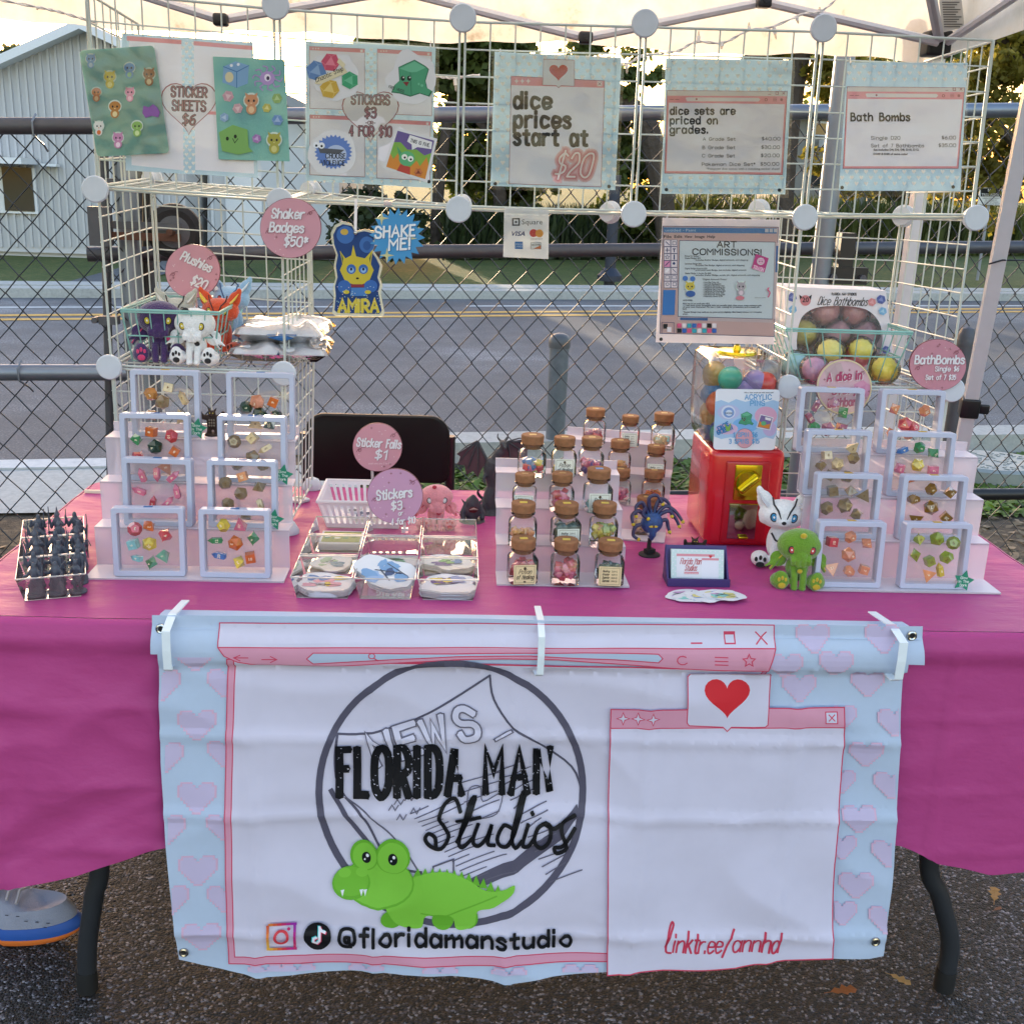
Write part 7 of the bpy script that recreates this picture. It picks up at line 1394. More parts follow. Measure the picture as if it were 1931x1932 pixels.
eo = [bmB.edges.new((o_[k], o_[(k+1) % len(o_)])) for k in range(len(o_))]; ei = [bmB.edges.new((i_[k], i_[(k+1) % len(i_)])) for k in range(len(i_))]; bmesh.ops.triangle_fill(bmB, edges=eo+ei, use_beauty=True)
me = bpy.data.meshes.new('front_panel'); bmB.to_mesh(me); bmB.free(); me.materials.append(MW); meshobj('front_panel', me, t, True)
A_ = [ay(x, y, Yb) for x, y in q]
for nm, (i, j) in (('top_panel', (0, 1)), ('side_panel', (1, 2)), ('bottom_panel', (2, 3)), ('side_panel', (3, 0))): mb = MB(); e_ = Vector((0, .085, 0)); mb.add([A_[i], A_[j], A_[j]+e_, A_[i]+e_], [(0, 1, 2, 3)]); mb.build(nm, MW, t, True)
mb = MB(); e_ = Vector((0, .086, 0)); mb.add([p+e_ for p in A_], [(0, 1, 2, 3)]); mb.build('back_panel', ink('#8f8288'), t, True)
mb = MB(); mb.add([Vector(ay(x, y, Yb))+Vector((0, .0012, 0)) for x, y in ((1500, 574), (1664, 576), (1668, 694), (1498, 696))], [(0, 1, 2, 3)]); mb.build('window_film', M_FILM, t, True)
pr = Print(lambda u, v: ay(u, v, Yb), (0, -1, 0), .0005, .00005)
pr.text('FLORIDA MAN STUDIOS', 1568, 557, 4.5, '#2c2a30', .2, 46, 'l', rot=.01); pr.text('Dice Bathbombs', 1541, 575, 15, '#2c2a30', .09, 92, slant=.35, rot=.02); pr.ell(1518, 567, 10, 10, '#c9828a'); pr.bf('20', 1518, 570, 9, '#2c2a30', None, 'c', .02); pr.poly([(1506, 556), (1512, 560), (1508, 566)], '#2c2a30'); pr.poly([(1530, 556), (1524, 560), (1528, 566)], '#2c2a30')
for x, y, r_, c, c2 in ((1493, 561, 9, '#5a68a8', '#8792c8'), (1494, 584, 8, '#7fb0d8', '#a8cce6'), (1643, 570, 8, '#d08a90', '#e0aab0'), (1660, 565, 9, '#5a68a8', '#8792c8'), (1663, 587, 8, '#7fb0d8', '#a8cce6'), (1492, 676, 9, '#5a68a8', '#8792c8'), (1669, 660, 8, '#5a68a8', '#8792c8')): hexd(pr, x, y, r_, c, c2, .3)
pr.build('artwork', t)
mb = MB(); R_ = random.Random(3)
for k in range(160): p = ay(R_.uniform(1508, 1655), R_.uniform(584, 690), Yb+.03+R_.random()*.04); mb.box(p, (.012, .0008, .0035), E3(R_.random()*3, R_.random()*3, R_.random()*3))
tag(mb.build('paper_shred', ink('#d9d2d6'), t, True), kind='stuff')
# bagged shirts on the left shelf
p = onshelf(515, 690)
for k, (dz, s_) in enumerate(((0, 1), (.034, .9))):
    t = thing('bagged_shirt', ('folded white shirt in a crinkled clear bag, bottom of the two on the left shelf', 'folded white shirt with a blue print in a clear bag, upper of two')[k], 'packed shirt', (p.x+.004+.006*k, p.y+.10, z1+dz), .05-.1*k)
    def pk(a, ex, amp): return lambda u, v: (lambda x, y, e: Vector((x*.082*s_*ex, y*.085*s_*ex, .018+(a*(.017+amp*nz(x*2.4+k, y*2.4, k))*e))))(2*u-1, 2*v-1, max(0, 1-max(abs(2*u-1), abs(2*v-1))**5)**.5)
    for nm, M, ex, amp in (('folded_fabric', mat('white_cotton', '#d9dbe2', .9, bump=.5, bs=90), 1, .008), ('plastic_bag', clear('crinkled_bag', '#ffffff', .9, .3, .06, 1.2, '#f0f0ee', 1, 45), 1.1, .016)):
        mb = MB(); mb.grid(pk(1, ex, amp), 34, 34); mb.grid(pk(-1, ex, .001), 8, 8); mb.build(nm, M, t)
    if k: mb = MB(); mb.tube([(-.02, -.0755, .016), (.01, -.077, .014), (.035, -.076, .018)], [.003, .007, .003], 8); mb.build('blue_print', ink('#3f74b4'), t)
# ================================================================ WHITE SLOTTED BASKET, TRAYS, STICKERS
M_WP = mat('white_basket_plastic', '#e6e2e8', .45, var=.02)
fl, fr, bl_, br_ = az(616, 998, T0), az(752, 998, T0), None, None; yF, yB = (fl.y+fr.y)/2, (fl.y+fr.y)/2+.13; x0, x1 = fl.x, fr.x; H = ay(602, 946, yF-.01).z-T0
t = thing('slotted_basket', 'white slotted plastic basket holding sticker rejects', 'basket', ((x0+x1)/2, yF, T0+.001)); B = box4(x0, x1, yF, yB, T0+.002); Tp = box4(x0-.016, x1+.012, yF-.012, yB+.014, T0+H)
def wall(i, n_, fill=.55):
    a, b, c, d = Tp[i], Tp[(i+1) % 4], B[(i+1) % 4], B[i]; mb = MB(); S = lambda u, v: a.lerp(b, u).lerp(d.lerp(c, u), v); nn = (b-a).cross(d-a).normalized()*.0016
    def bar_(u0, u1, v0, v1): P = [S(u0, v0), S(u1, v0), S(u1, v1), S(u0, v1)]; mb.prism(P, nn)
    bar_(0, 1, 0, .14); bar_(0, 1, .84, 1)
    for k in range(n_+1):
        f0_, f1_ = max(0, (k-.5*fill)/n_), min(1, (k+.5*fill)/n_); P = [S(f0_-0, .14), S(f1_, .14), S(f1_-.12*(f1_-f0_), .5), S(f1_, .84), S(f0_, .84), S(f0_+.12*(f1_-f0_), .5)]; mb.prism(P, nn)
    mb.build('slotted_wall', M_WP, t, True)
for i, n_ in ((0, 13), (1, 12), (2, 13), (3, 22)): wall(i, n_)
mb = MB(); mb.prism(B, (0, 0, .002)); mb.build('basket_floor', M_WP, t, True); mb = MB(); mb.tube(Tp, .0034, 8, closed=True); mb.build('rim', M_WP, t, True)
def cutsticker(lab, p, rx, ry, cols, seed, n_=1, rz=0, tilt=(0, 0), grp=None):
    t = thing('sticker_stack' if n_ > 1 else 'loose_sticker', lab, 'stickers', p, rz, grp); t.rotation_euler = (tilt[0], tilt[1], rz); mb = MB()
    for k in range(n_):
        O = wob(0, 0, rx, ry, 28, .16, seed); ox_, oy_ = random.uniform(-.002, .002), random.uniform(-.002, .002); mb.prism([(x+ox_, y+oy_, k*.0012) for x, y in O], (0, 0, .0009))
    mb.build('vinyl_layers', ink('#e2e4ea'), t); Q = Print(lambda u, v: Vector((u, v, n_*.0012)), (0, 0, 1), .0002, .00004, down=False); R_ = random.Random(seed)
    for k in range(9): Q.poly(wob(R_.uniform(-.5, .5)*rx, R_.uniform(-.5, .5)*ry, rx*R_.uniform(.12, .34), ry*R_.uniform(.12, .34), 12, .3, k), R_.choice(cols))
    for k in range(3): Q.line([(R_.uniform(-.6, 0)*rx, R_.uniform(-.5, .5)*ry), (R_.uniform(0, .6)*rx, R_.uniform(-.5, .5)*ry)], rx*.04, '#3a3f4c')
    Q.build('printed_face', t, False); return t
cutsticker('dark blue round sticker lying flat in the white basket', Vector(((x0+x1)/2+.0, yF+.05, T0+.012)), .03, .022, ['#26304c', '#3c4a6c', '#8fa0c0'], 3, 2); cutsticker('silver sticker leaning on the dark one in the white basket', Vector(((x0+x1)/2-.022, yF+.07, T0+.014)), .022, .014, ['#7f8690', '#c4c8cc', '#4c5058'], 5, 2, .4)
def tray(lab, x0, x1, y0, y1, h, cols, rows, tap=.008, name='clear_tray', rot=0, ctr=None):
    t = thing(name, lab, 'tray', ((x0+x1)/2, (y0+y1)/2, T0+.001), rot); wx, wy = (x1-x0)/2, (y1-y0)/2
    for i in range(cols):
        for j in range(rows):
            a0_, a1_ = -wx+2*wx*i/cols+.002, -wx+2*wx*(i+1)/cols-.002; b0, b1 = -wy+2*wy*j/rows+.002, -wy+2*wy*(j+1)/rows-.002
            t0 = [Vector((a0_, b0, h)), Vector((a1_, b0, h)), Vector((a1_, b1, h)), Vector((a0_, b1, h))]; bb = [Vector((a0_+tap, b0+tap, .001)), Vector((a1_-tap, b0+tap, .001)), Vector((a1_-tap, b1-tap, .001)), Vector((a0_+tap, b1-tap, .001))]; mb = MB()
            for k in range(4): mb.add([t0[k], t0[(k+1) % 4], bb[(k+1) % 4], bb[k]], [(0, 1, 2, 3)])
            mb.add(bb, [(0, 1, 2, 3)]); mb.build('compartment', M_CLR, t); mb = MB(); mb.tube(t0, .0013, 6, closed=True); mb.tube(bb, .0007, 4, closed=True); mb.build('rim', M_RIM, t)
    return t
M_RIM = clear('rim_plastic', '#f6f4ee', .55, .5, .05, 1.3, '#d9d4cc')
# three organiser trays in a row, front to back
sx0, sx1 = az(548, 1130, T0).x, az(903, 1130, T0).x; fy_ = az(700, 1136, T0).y; zr = .048
for k in range(3):
    y0_ = fy_+k*.112; tray('clear three compartment sticker tray, %s of the three' % ('front', 'middle', 'rear')[k], sx0, sx1, y0_, y0_+.108, zr-.01, 3, 1)
COLS = {0: ['#c9b84a', '#5a86b8', '#d8a0b0'], 1: ['#7fa6cf', '#9cb8dc', '#4a5f84'], 2: ['#5a4a84', '#c9b84a', '#8f9ac0'], 3: ['#7f9fb4', '#a4c0a8', '#4f7fa0'], 4: ['#5f9f80', '#7fbf9c', '#2f5f4c'], 5: ['#6f5f9c', '#6fae6c', '#4a78b8'], 6: ['#8a9a4a', '#4f8a74', '#c9c07a']}
cw = (sx1-sx0)/3
for i, row, k, lab, nn in ((0, 0, 0, 'stack of pastel holographic stickers, front left compartment of the sticker trays', 9), (1, 0, 1, 'tilted stack of pale blue stickers sticking out of the front middle compartment', 9), (2, 0, 2, 'stack of round purple and yellow stickers, front right compartment of the trays', 10), (0, 1, 3, 'small stack of glossy blue stickers, middle left compartment of the trays', 4), (1, 1, 4, 'stack of green slime stickers, middle compartment of the middle tray', 6), (2, 1, 5, 'stack of white stickers with purple and green art, middle right compartment', 9)):
    p = Vector((sx0+cw*(i+.5), fy_+row*.112+.052, T0+.004)); tl = (0, 0); rr = .046
    if i == 1 and row == 0: p.z += .02; tl = (.25, .22); rr = .05
    cutsticker(lab, p, rr*(.7 if k == 3 else 1), .042 if row == 0 else .038, COLS[k], 11+k, nn, .0 if k != 1 else -.3, tl)
t = thing('sticker_stack', 'stack of square green and yellow stickers in the rear left compartment', 'stickers', (sx0+cw*.5+.004, fy_+.224+.05, T0+.004)); mb = MB()
for k in range(6): mb.box((random.uniform(-.001, .001), 0, .002+k*.0022), (.078, .075, .0016), bev=.0007)
mb.build('vinyl_layers', ink('#e2e4ea'), t); Q = Print(lambda u, v: Vector((u, v, .0142)), (0, 0, 1), .0002, .0001, down=False); Q.rect(-.034, -.03, .034, .03, '#8f9a4c')
for k in range(10): Q.ell(random.uniform(-.026, .026), random.uniform(-.014, .014), .006, .004, random.choice(('#4f8a74', '#c9c07a', '#dfe4e0', '#6a7f3c')), 8)
Q.build('printed_face', t, False)
p = az(1325, 1127, T0+.002)
for k, (dx, dy, rz) in enumerate(((-.03, .008, .3), (-.012, -.004, .1), (.006, .0, -.1), (.028, .002, -.05), (.036, -.004, .0))):
    cutsticker(('holographic cloud sticker, leftmost of the fanned pile by the card holder', 'holographic cloud sticker, second from the left of the fanned pile', 'holographic cloud sticker, middle of the fanned pile', 'holographic cloud sticker, fourth of the fanned pile', 'holographic cloud sticker with yellow glare, rightmost of the fanned pile')[k], p+Vector((dx, dy, .0012*k)), .036, .024, ['#b49ad8', '#8fd0c8', '#d8d08a', '#c9a0c8', '#8aa4d8'], 40+k, 1, rz, (0, 0), 'fanned stickers on the cloth')
cutsticker('sticker packet lying on the cloth behind the left stand', az(566, 945, T0+.002), .02, .02, ['#8fae7c', '#cfd8c8', '#6f8f94'], 60, 5, .4)
# ================================================================ CARD HOLDER
a, b = az(1262, 1103, T0), az(1366, 1106, T0); t = thing('card_holder', 'purple card holder with pale business cards at the front of the table', 'card holder', ((a.x+b.x)/2, a.y, T0+.001)); w_ = (b.x-a.x)/2; M_PUR = mat('purple_print', '#3a2a66', .5); Rl = E3(-.35, 0, 0)
mb = MB(); mb.box((0, .012, .003), (2*w_+.012, .05, .005)); mb.box((0, -.012, .008), (2*w_+.012, .004, .013)); mb.build('tray', M_PUR, t); mb = MB(); mb.box((0, .022, .031), (2*w_+.008, .004, .062), Rl); mb.build('back_rest', M_PUR, t)
for sx in (-1, 1):
    mb = MB(); mb.prism([(sx*(w_+.003), -.01, .005), (sx*(w_+.003), .034, .005), (sx*(w_+.003), .034, .06)], (.003*sx, 0, 0)); mb.build('side_wing', M_PUR, t)
mb = MB(); mb.box((0, .012, .032), (2*w_-.004, .008, .052), Rl); mb.build('card_stack', ink('#cfe0e0'), t)
o3 = Rl @ Vector((0, -.0042, 0)); Q = Print(lambda u, v: Vector((0, .012, .032))+Rl @ Vector((u, -.0042, v)), Rl @ Vector((0, -1, 0)), .0003, .00004, down=False); W_, H_ = w_-.003, .025
Q.hearts(-W_, -H_, W_, H_, .008, .003, '#e4e4ea'); Q.rect(-W_*.82, -H_*.9, W_*.66, H_*.72, '#e4e2ea'); Q.rect(-W_*.82, H_*.55, W_*.66, H_*.72, '#d8929c'); Q.rect(W_*.16, -H_*.95, W_*.82, H_*.45, '#e6e4ee'); Q.rect(W_*.16, H_*.3, W_*.82, H_*.45, '#d8929c'); Q.heart(W_*.5, H_*.55, .006, '#c8303c')
Q.text('Florida Man', -W_*.68, H_*.02, .010, '#b8474f', .1, W_*.8, slant=.25); Q.text('Studios', -W_*.5, -H_*.42, .010, '#b8474f', .1, W_*.45, slant=.25); Q.rect(-W_*.52, -H_*.66, W_*.04, -H_*.5, '#d8929c'); Q.bf("Let's stay in touch!", -W_*.24, -H_*.63, .0016, '#f0e4e6', W_*.5, 'c'); Q.build('card_print', t, False)
# ================================================================ MINIATURES
def cap(mb, a, b, ra, rb, n_=8): mb.tube([a, ((a[0]+b[0])/2, (a[1]+b[1])/2, (a[2]+b[2])/2), b], [ra, (ra+rb)/2, rb], n_); mb.ball(a, ra, n_, 5); mb.ball(b, rb, n_, 5)
def mini(seed, s=1):
    R_ = random.Random(seed); mb = MB(); s *= .001; lean = R_.uniform(-1.5, 1.5); wide = R_.uniform(.85, 1.25)
    mb.lathe([(12*s, 0), (12.3*s, 1.2*s), (11*s, 3*s)], 18); P = lambda *a: [tuple(v*s for v in p) for p in a]
    st = R_.uniform(3, 5); hip = 15
    for sx in (-1, 1): (a, b, c) = P((sx*3*wide, 0, hip), (sx*st, R_.uniform(-3, 3), 9), (sx*st*1.1, R_.uniform(-2, 2), 3)); cap(mb, a, b, 3.2*s, 2.6*s); cap(mb, b, c, 2.6*s, 2.2*s)
    a, b, c = P((0, 0, 14), (lean*.6, 0, 21), (lean, -.5, 27)); cap(mb, a, b, 4.8*s*wide, 4.6*s*wide); cap(mb, b, c, 4.6*s*wide, 5.2*s*wide); mb.ball((lean*s, -1*s, 33*s), (3.4*s, 3.6*s, 4*s), 10, 8); cap(mb, *P((lean, 0, 27), (lean, -.6, 33)), 2.2*s, 2.2*s)
    if seed % 3 != 1: mb.lathe([(11*s*wide, 4*s), (8*s*wide, 14*s), (5.4*s*wide, 25*s), (3*s, 28*s)], 12, (0, 2.5*s, 0), sy=.55)
    for sx in (-1, 1):
        e = (sx*(9+R_.random()*3), R_.uniform(-4, 2), R_.uniform(19, 24)); h = (sx*(8+R_.random()*6), R_.uniform(-8, -2), R_.uniform(16, 34)); a, b, c = P((lean+sx*5*wide, 0, 27), e, h); cap(mb, a, b, 2.5*s, 2*s); cap(mb, b, c, 2*s, 1.7*s)
        if sx == 1 or seed % 2: mb.tube(P((h[0]-1, h[1]-1, h[2]-R_.uniform(4, 18)), h, (h[0]+R_.uniform(-2, 3), h[1], h[2]+R_.uniform(8, 16))), [1*s, 1.1*s, .9*s], 6)
    if seed % 4 == 0:
        for sx in (-1, 1): mb.tube(P((lean+sx*2, 0, 35), (lean+sx*6, 0, 38), (lean+sx*7, -1, 43)), [1.4*s, 1*s, .4*s], 6)
    elif seed % 4 == 1: mb.lathe([(5*s, 34*s), (2*s, 38*s), (.5*s, 44*s)], 10, (lean*s, 0, 0))
    if seed % 5 == 2:
        for sx in (-1, 1): mb.tube(P((sx*3, 4, 26), (sx*12, 6, 36), (sx*17, 7, 28)), [2*s, 1.4*s, .8*s], 6)
    for k in range(5): mb.ball((R_.uniform(-6, 6)*s, R_.uniform(-6, 3)*s, R_.uniform(10, 28)*s), R_.uniform(1.6, 2.6)*s, 8, 5)
    return mb
M_RES = mat('grey_resin', '#4a4f5c', .55, var=.1, vs_=200, bump=.3, bs=900)
MINI = [blob('figure', mini(k), .0008, M_RES, 1) for k in range(7)]
tray('clear slanted tray crowded with grey resin figurines at the left end of the table', -.107, -.003, -.376, -.058, .040, 1, 3, .009, rot=.32)
WHAT = [('robed', 0), ('horned', 4), ('hooded', 1), ('winged', 2), ('broad shouldered', 3), ('crouched', 5), ('spear carrying', 6)]
for r_ in range(3):
    for sub in range(2):
        for c_ in range(3):
            k = (r_*5+sub*3+c_*2) % 7; lx = -.022+.03*c_+random.uniform(-.003, .003); ly = -.132+r_*.106+sub*.042; p = Vector((-.055+lx*cos(.32)-ly*sin(.32), -.217+lx*sin(.32)+ly*cos(.32), T0+.003)); t = thing('figurine', 'grey resin %s figurine, %s line, %s in the clear tray' % (WHAT[[i for i in range(7) if WHAT[i][1] == k][0]][0], ('very front', 'second', 'third', 'fourth', 'fifth', 'rearmost')[r_*2+sub], ('left', 'centre', 'right')[c_]), 'figurine', p, random.uniform(-.5, .5), 'grey resin figurines in the tray')
            o = meshobj('figure', MINI[k], t); o.scale = (1.12, 1.1, 1.5) if sub == 0 else (1.15, 1.1, 1.6)
# shark figure
p = az(890, 988, T0); t = thing('shark_figure', 'dark grey shark creature bust with an open red mouth on a round base', 'figurine', (p.x, p.y+.01, T0+.001), .15); t.scale = (1.3,)*3; mb = MB(); s = .001
mb.lathe([(20*s, 0), (20*s, 2*s), (17*s, 4*s)], 20); mb.ball((0, 0, 18*s), (13*s, 11*s, 16*s)); mb.tube([(0, 2*s, 20*s), (0, -2*s, 34*s), (0, -7*s, 44*s)], [13*s, 10*s, 2*s], 12); mb.tube([(0, 8*s, 26*s), (0, 12*s, 38*s)], [5*s, 1*s], 6, flat=.4)
for sx in (-1, 1): mb.tube([(sx*9*s, 0, 26*s), (sx*16*s, -3*s, 14*s), (sx*14*s, -8*s, 6*s)], [5*s, 4.5*s, 4*s], 8); mb.tube([(sx*10*s, 0, 28*s), (sx*17*s, 2*s, 36*s)], [3*s, .6*s], 6)
meshobj('body', blob('shark_body', mb, .0009, mat('dark_grey_paint', '#3a3c44', .6, var=.2, vs_=150), 2), t); mb = MB(); mb.ball((0, -10.5*s, 22*s), (7*s, 3*s, 5*s)); mb.build('mouth', ink('#5a1c22'), t); mb = MB()
for k in range(7): x = (k-3)*1.8*s; mb.tube([(x, -13.6*s, 26*s-abs(x)*.4), (x, -13.8*s, 22.5*s)], [.9*s, .1*s], 5)
mb.build('teeth', ink('#d8d2c4'), t)
# dragon figure
p = az(922, 975, T0); q = ay(1000, 860, p.y+.03); t = thing('dragon_figure', 'tall charcoal dragon miniature with spread wings beside the jar stand', 'figurine', (p.x+.004, p.y+.02, T0+.001)); t.scale = (1.15,)*3; s = .001; mb = MB(); V = lambda *a: [tuple(c*s for c in v) for v in a]
mb.lathe([(22*s, 0), (22*s, 2*s), (16*s, 6*s), (8*s, 12*s)], 18); mb.tube(catmull(V((0, 0, 5), (-3, 0, 30), (3, 4, 52), (-2, 0, 78), (5, -2, 100), (16, -6, 118), (20, -10, 128)), 4), [12*s]*4+[11*s]*4+[12*s]*4+[13*s]*4+[8*s]*4+[6*s]*4+[5*s], 10)
mb.ball((17*s, -12*s, 131*s), (6*s, 9*s, 5*s), 12, 8); mb.tube(V((17, -16, 130), (22, -27, 124)), [4.5*s, 1.5*s], 8)
for sx in (-1, 1): mb.tube(catmull(V((17+sx*4, -8, 134), (17+sx*9, -4, 139), (17+sx*8, 0, 146)), 3), [2.2*s]*3+[1.6*s]*3+[.4*s], 6); mb.tube(V((-3+sx*7, -2, 76), (sx*14, -12, 66), (sx*11, -18, 56)), [4*s, 3*s, 1*s], 6); mb.tube(V((sx*8, 0, 28), (sx*13, -8, 16), (sx*10, -12, 4)), [7*s, 5*s, 3*s], 8)
mb.tube(catmull(V((0, 6, 20), (-16, 8, 26), (-24, 2, 38), (-20, -4, 46)), 4), [5*s]*4+[3*s]*4+[2*s]*4+[.4*s], 6)
M_DRG = mat('charcoal_drybrush', '#3a3b40', .6, var=.5, vs_=180, bump=.5, bs=600); meshobj('body', blob('dragon_body', mb, .0014, M_DRG, 2), t)
for sx in (-1, 1):
    root = Vector((sx*5, 4, 88)); el = Vector((sx*26, 12, 128)); tips = [Vector((sx*62, 10, 104)), Vector((sx*60, 14, 84)), Vector((sx*44, 14, 66)), Vector((sx*24, 10, 62))] if sx < 0 else [Vector((66, 16, 134)), Vector((74, 20, 120)), Vector((62, 18, 98)), Vector((34, 12, 80))]
    mb = MB(); mb.tube([root*s, el*s], [3*s, 2*s], 6)
    for tp in tips: mb.tube([el*s, ((el+tp)/2+Vector((0, -3, 4)))*s, tp*s], [1.8*s, 1.3*s, .3*s], 6)
    w_ = mb.build('wing_bones', M_DRG, t); mb = MB(); ring_ = [root]+tips[::-1]; 
    for a, b in zip(ring_, ring_[1:]): m_ = (a+b)/2*.85+el*.15; mb.add([el*s, a*s, m_*s], [(0, 1, 2)]); mb.add([el*s, m_*s, b*s], [(0, 1, 2)])
    mb.build('wing_membrane', mat('wing_membrane', '#4a3038', .6, var=.4, vs_=90), w_)
# owl bear figure on the left stand, minotaur behind the card holder
def beast(lab, loc, sc, c, c2, rz=0, parent_z=0):
    t = thing('beast_figure', lab, 'figurine', loc, rz); s = .001*sc; mb = MB(); P = lambda *a: [tuple(v*s for v in p) for p in a]; mb.lathe([(15*s, 0), (15*s, 2*s), (12*s, 4*s)], 18)
    for sx in (-1, 1): cap(mb, *P((sx*5, 0, 15), (sx*7, -1, 4)), 5*s, 4*s); cap(mb, *P((sx*8, 0, 32), (sx*18, -2, 33)), 5.5*s, 4.5*s); cap(mb, *P((sx*18, -2, 33), (sx*20, -5, 42)), 4.5*s, 3.5*s); mb.tube(P((sx*4, 0, 44), (sx*8, 0, 50)), [2.5*s, .6*s], 6)
    mb.ball((0, 0, 24*s), (11*s, 8*s, 14*s), 14, 10); mb.ball((0, -3*s, 40*s), (7*s, 6*s, 6*s), 12, 8); mb.tube(P((0, -7, 40), (0, -11, 37)), [2.5*s, .8*s], 6)
    meshobj('body', blob('beast_body', mb, .0009*max(1, sc), mat('fur_'+c, c, .8, var=.5, vs_=260, bump=.8, bs=700), 1), t); mb = MB(); 
    for k in range(9): mb.ball(((k % 3-1)*4*s, -8*s, (19+(k//3)*5)*s), (1.6*s, 1*s, 2*s), 6, 4)
    mb.build('chest_feathers', ink(c2), t); mb = MB()
    for sx in (-1, 1): mb.ball((sx*2.6*s, -8.4*s, 41.5*s), 1.1*s, 6, 4)
    mb.build('eyes', ink('#d8c04a'), t)
p = ay(403, 826, LT[3][1]+.012); beast('brown owl headed bear figure with raised arms between the back frames', (p.x, p.y, LT[3][0]), .98, '#3c2a22', '#8f8070')
p = az(1309, 1062, T0); beast('dark brown horned beast figure peeking over the card holder', (p.x, p.y+.012, T0+.001), .92, '#33261f', '#6f5a48')
# many eyed blue monster figure
p = az(1226, 1052, T0); t = thing('tentacle_figure', 'blue many eyed monster miniature with tentacles on a black round base', 'figurine', (p.x, p.y+.012, T0+.001), .1); s = .001; V = lambda *a: [tuple(c*s for c in v) for v in a]
mb = MB(); mb.lathe([(20*s, 0), (20*s, 2*s), (18*s, 3.5*s)], 24); mb.box((0, 0, 8*s), (18*s, 12*s, 8*s), E3(0, 0, .4)); mb.tube(V((0, 0, 4), (-2, 0, 18), (-1, 0, 32)), [5*s, 4*s, 4*s], 8); mb.build('base', mat('black_ruin_base', '#1c1a1c', .7, var=.4, vs_=200), t)
mb = MB(); mb.ball((0, 0, 62*s), (21*s, 15*s, 20*s), 16, 12); mb.tube(V((0, -4, 54), (0, -7, 40), (0, -8, 30)), [12*s, 8*s, 1.5*s], 10)
for k in range(6): a = -.9+k*.36; mb.tube(V((16*sin(a)*1, -3, 66+14*cos(a)), (22*sin(a), -4, 74+18*cos(a))), [2.6*s, .4*s], 6)
meshobj('head', blob('monster_head', mb, .0012, mat('blue_scales', '#2a4a80', .45, var=.6, vs_=160, bump=.8, bs=400), 1), t)
M_TEN = mat('indigo_skin', '#2c2850', .4, var=.2, vs_=60); M_EY = ink('#d8bc3c')
for P in (((-10, 0, 72), (-26, 2, 84), (-38, 0, 76), (-36, -4, 62)), ((-8, 4, 76), (-18, 6, 98), (-30, 4, 92), (-30, 0, 76)), ((-12, 0, 60), (-30, -2, 56), (-34, -4, 40), (-26, -8, 34)), ((-2, 6, 78), (-6, 8, 106), (8, 6, 112), (18, 2, 98)), ((4, 6, 78), (14, 8, 104), (30, 6, 98), (36, -2, 76)), ((8, 4, 76), (24, 4, 92), (42, 2, 84), (56, -4, 66)), ((10, 2, 74), (30, 0, 84), (44, -2, 70), (50, -6, 58)), ((12, 0, 62), (26, -2, 68), (30, -4, 56), (32, -8, 48)), ((-6, 2, 74), (-14, -2, 88), (-20, -8, 80), (-12, -12, 74))):
    Q = [Vector(q_) for q_ in catmull(V(*P), 6)]; n_ = len(Q); mb = MB(); mb.tube(Q, [(4.2-1.6*i/n_)*s for i in range(n_)], 8); k = mb.build('tentacle', M_TEN, t); e = Q[-1]; d = (Q[-1]-Q[-2]).normalized(); mb = MB(); mb.ball(e+d*1.5*s, 3.6*s, 10, 6); mb.build('eyestalk_eye', M_EY, k); mb = MB(); mb.ball(e+d*4.4*s+Vector((0, -1*s, 0)), 1.3*s, 8, 5); mb.build('pupil', M_FOOT, k)
mb = MB(); mb.ball((0, -12.5*s, 59*s), (9*s, 2.5*s, 4*s)); k = mb.build('central_eye', M_EY, t); mb = MB(); mb.ball((0, -15*s, 59*s), (1.6*s, .8*s, 3*s)); mb.build('pupil', ink('#5a2a18'), k); mb = MB()
for k_ in range(9): x = (k_-4)*2.4; mb.tube(V((x, -11, 48-abs(x)*.2), (x*.8, -12, 41)), [1.2*s, .1*s], 5)
mb.build('teeth', ink('#d4d0c8'), t)
# ================================================================ CHAIR, SHOE, LEAVES
M_VIN = mat('black_vinyl', '#08090a', .55, spec=.25, var=.1, vs_=30, bump=.15, bs=300); yc = .56; c0, c1 = ay(572, 782, yc), ay(851, 845, yc); cx = (c0.x+c1.x)/2; cw_ = (c1.x-c0.x)/2; zt = ay(700, 782, yc).z; zbk = ay(700, 908, yc).z; t = thing('folding_chair', 'black padded folding chair standing behind the table', 'chair', (cx, yc+.2, 0))
def pad(cx_, y_, z0_, z1_, w_, d_, rr=.05, R=None):
    n_ = 8; P = []
    for sx, sz, a0_ in ((1, 1, 0), (-1, 1, pi/2), (-1, -1, pi), (1, -1, 1.5*pi)):
        r2 = rr if sz > 0 else rr*.5
        for k in range(n_+1): a_ = a0_+pi/2*k/n_; P.append((cx_+sx*(w_-r2)+r2*cos(a_), (z1_-r2 if sz > 0 else z0_+r2)+r2*sin(a_)))
    m_ = len(P); zc_ = (z0_+z1_)/2; mb = MB(); L = [(.96, -.5), (.995, -.3), (1, 0), (.995, .3), (.96, .5)]
    vs = [(cx_+(x-cx_)*f, y_+d_*q_, zc_+(z-zc_)*f) for f, q_ in L for x, z in P]; mb.add(vs, [(i*m_+k, i*m_+(k+1) % m_, (i+1)*m_+(k+1) % m_, (i+1)*m_+k) for i in range(4) for k in range(m_)]+[tuple(range(m_))[::-1], tuple(range(4*m_, 5*m_))], True); return mb
pad(cx, yc, zbk, zt, cw_-.004, .022, .045).build('backrest', M_VIN, t, True); mb = MB(); mb.box((cx, yc+.24, .44), (2*cw_*.92, .38, .045), bev=.02); mb.build('seat', M_VIN, t, True)
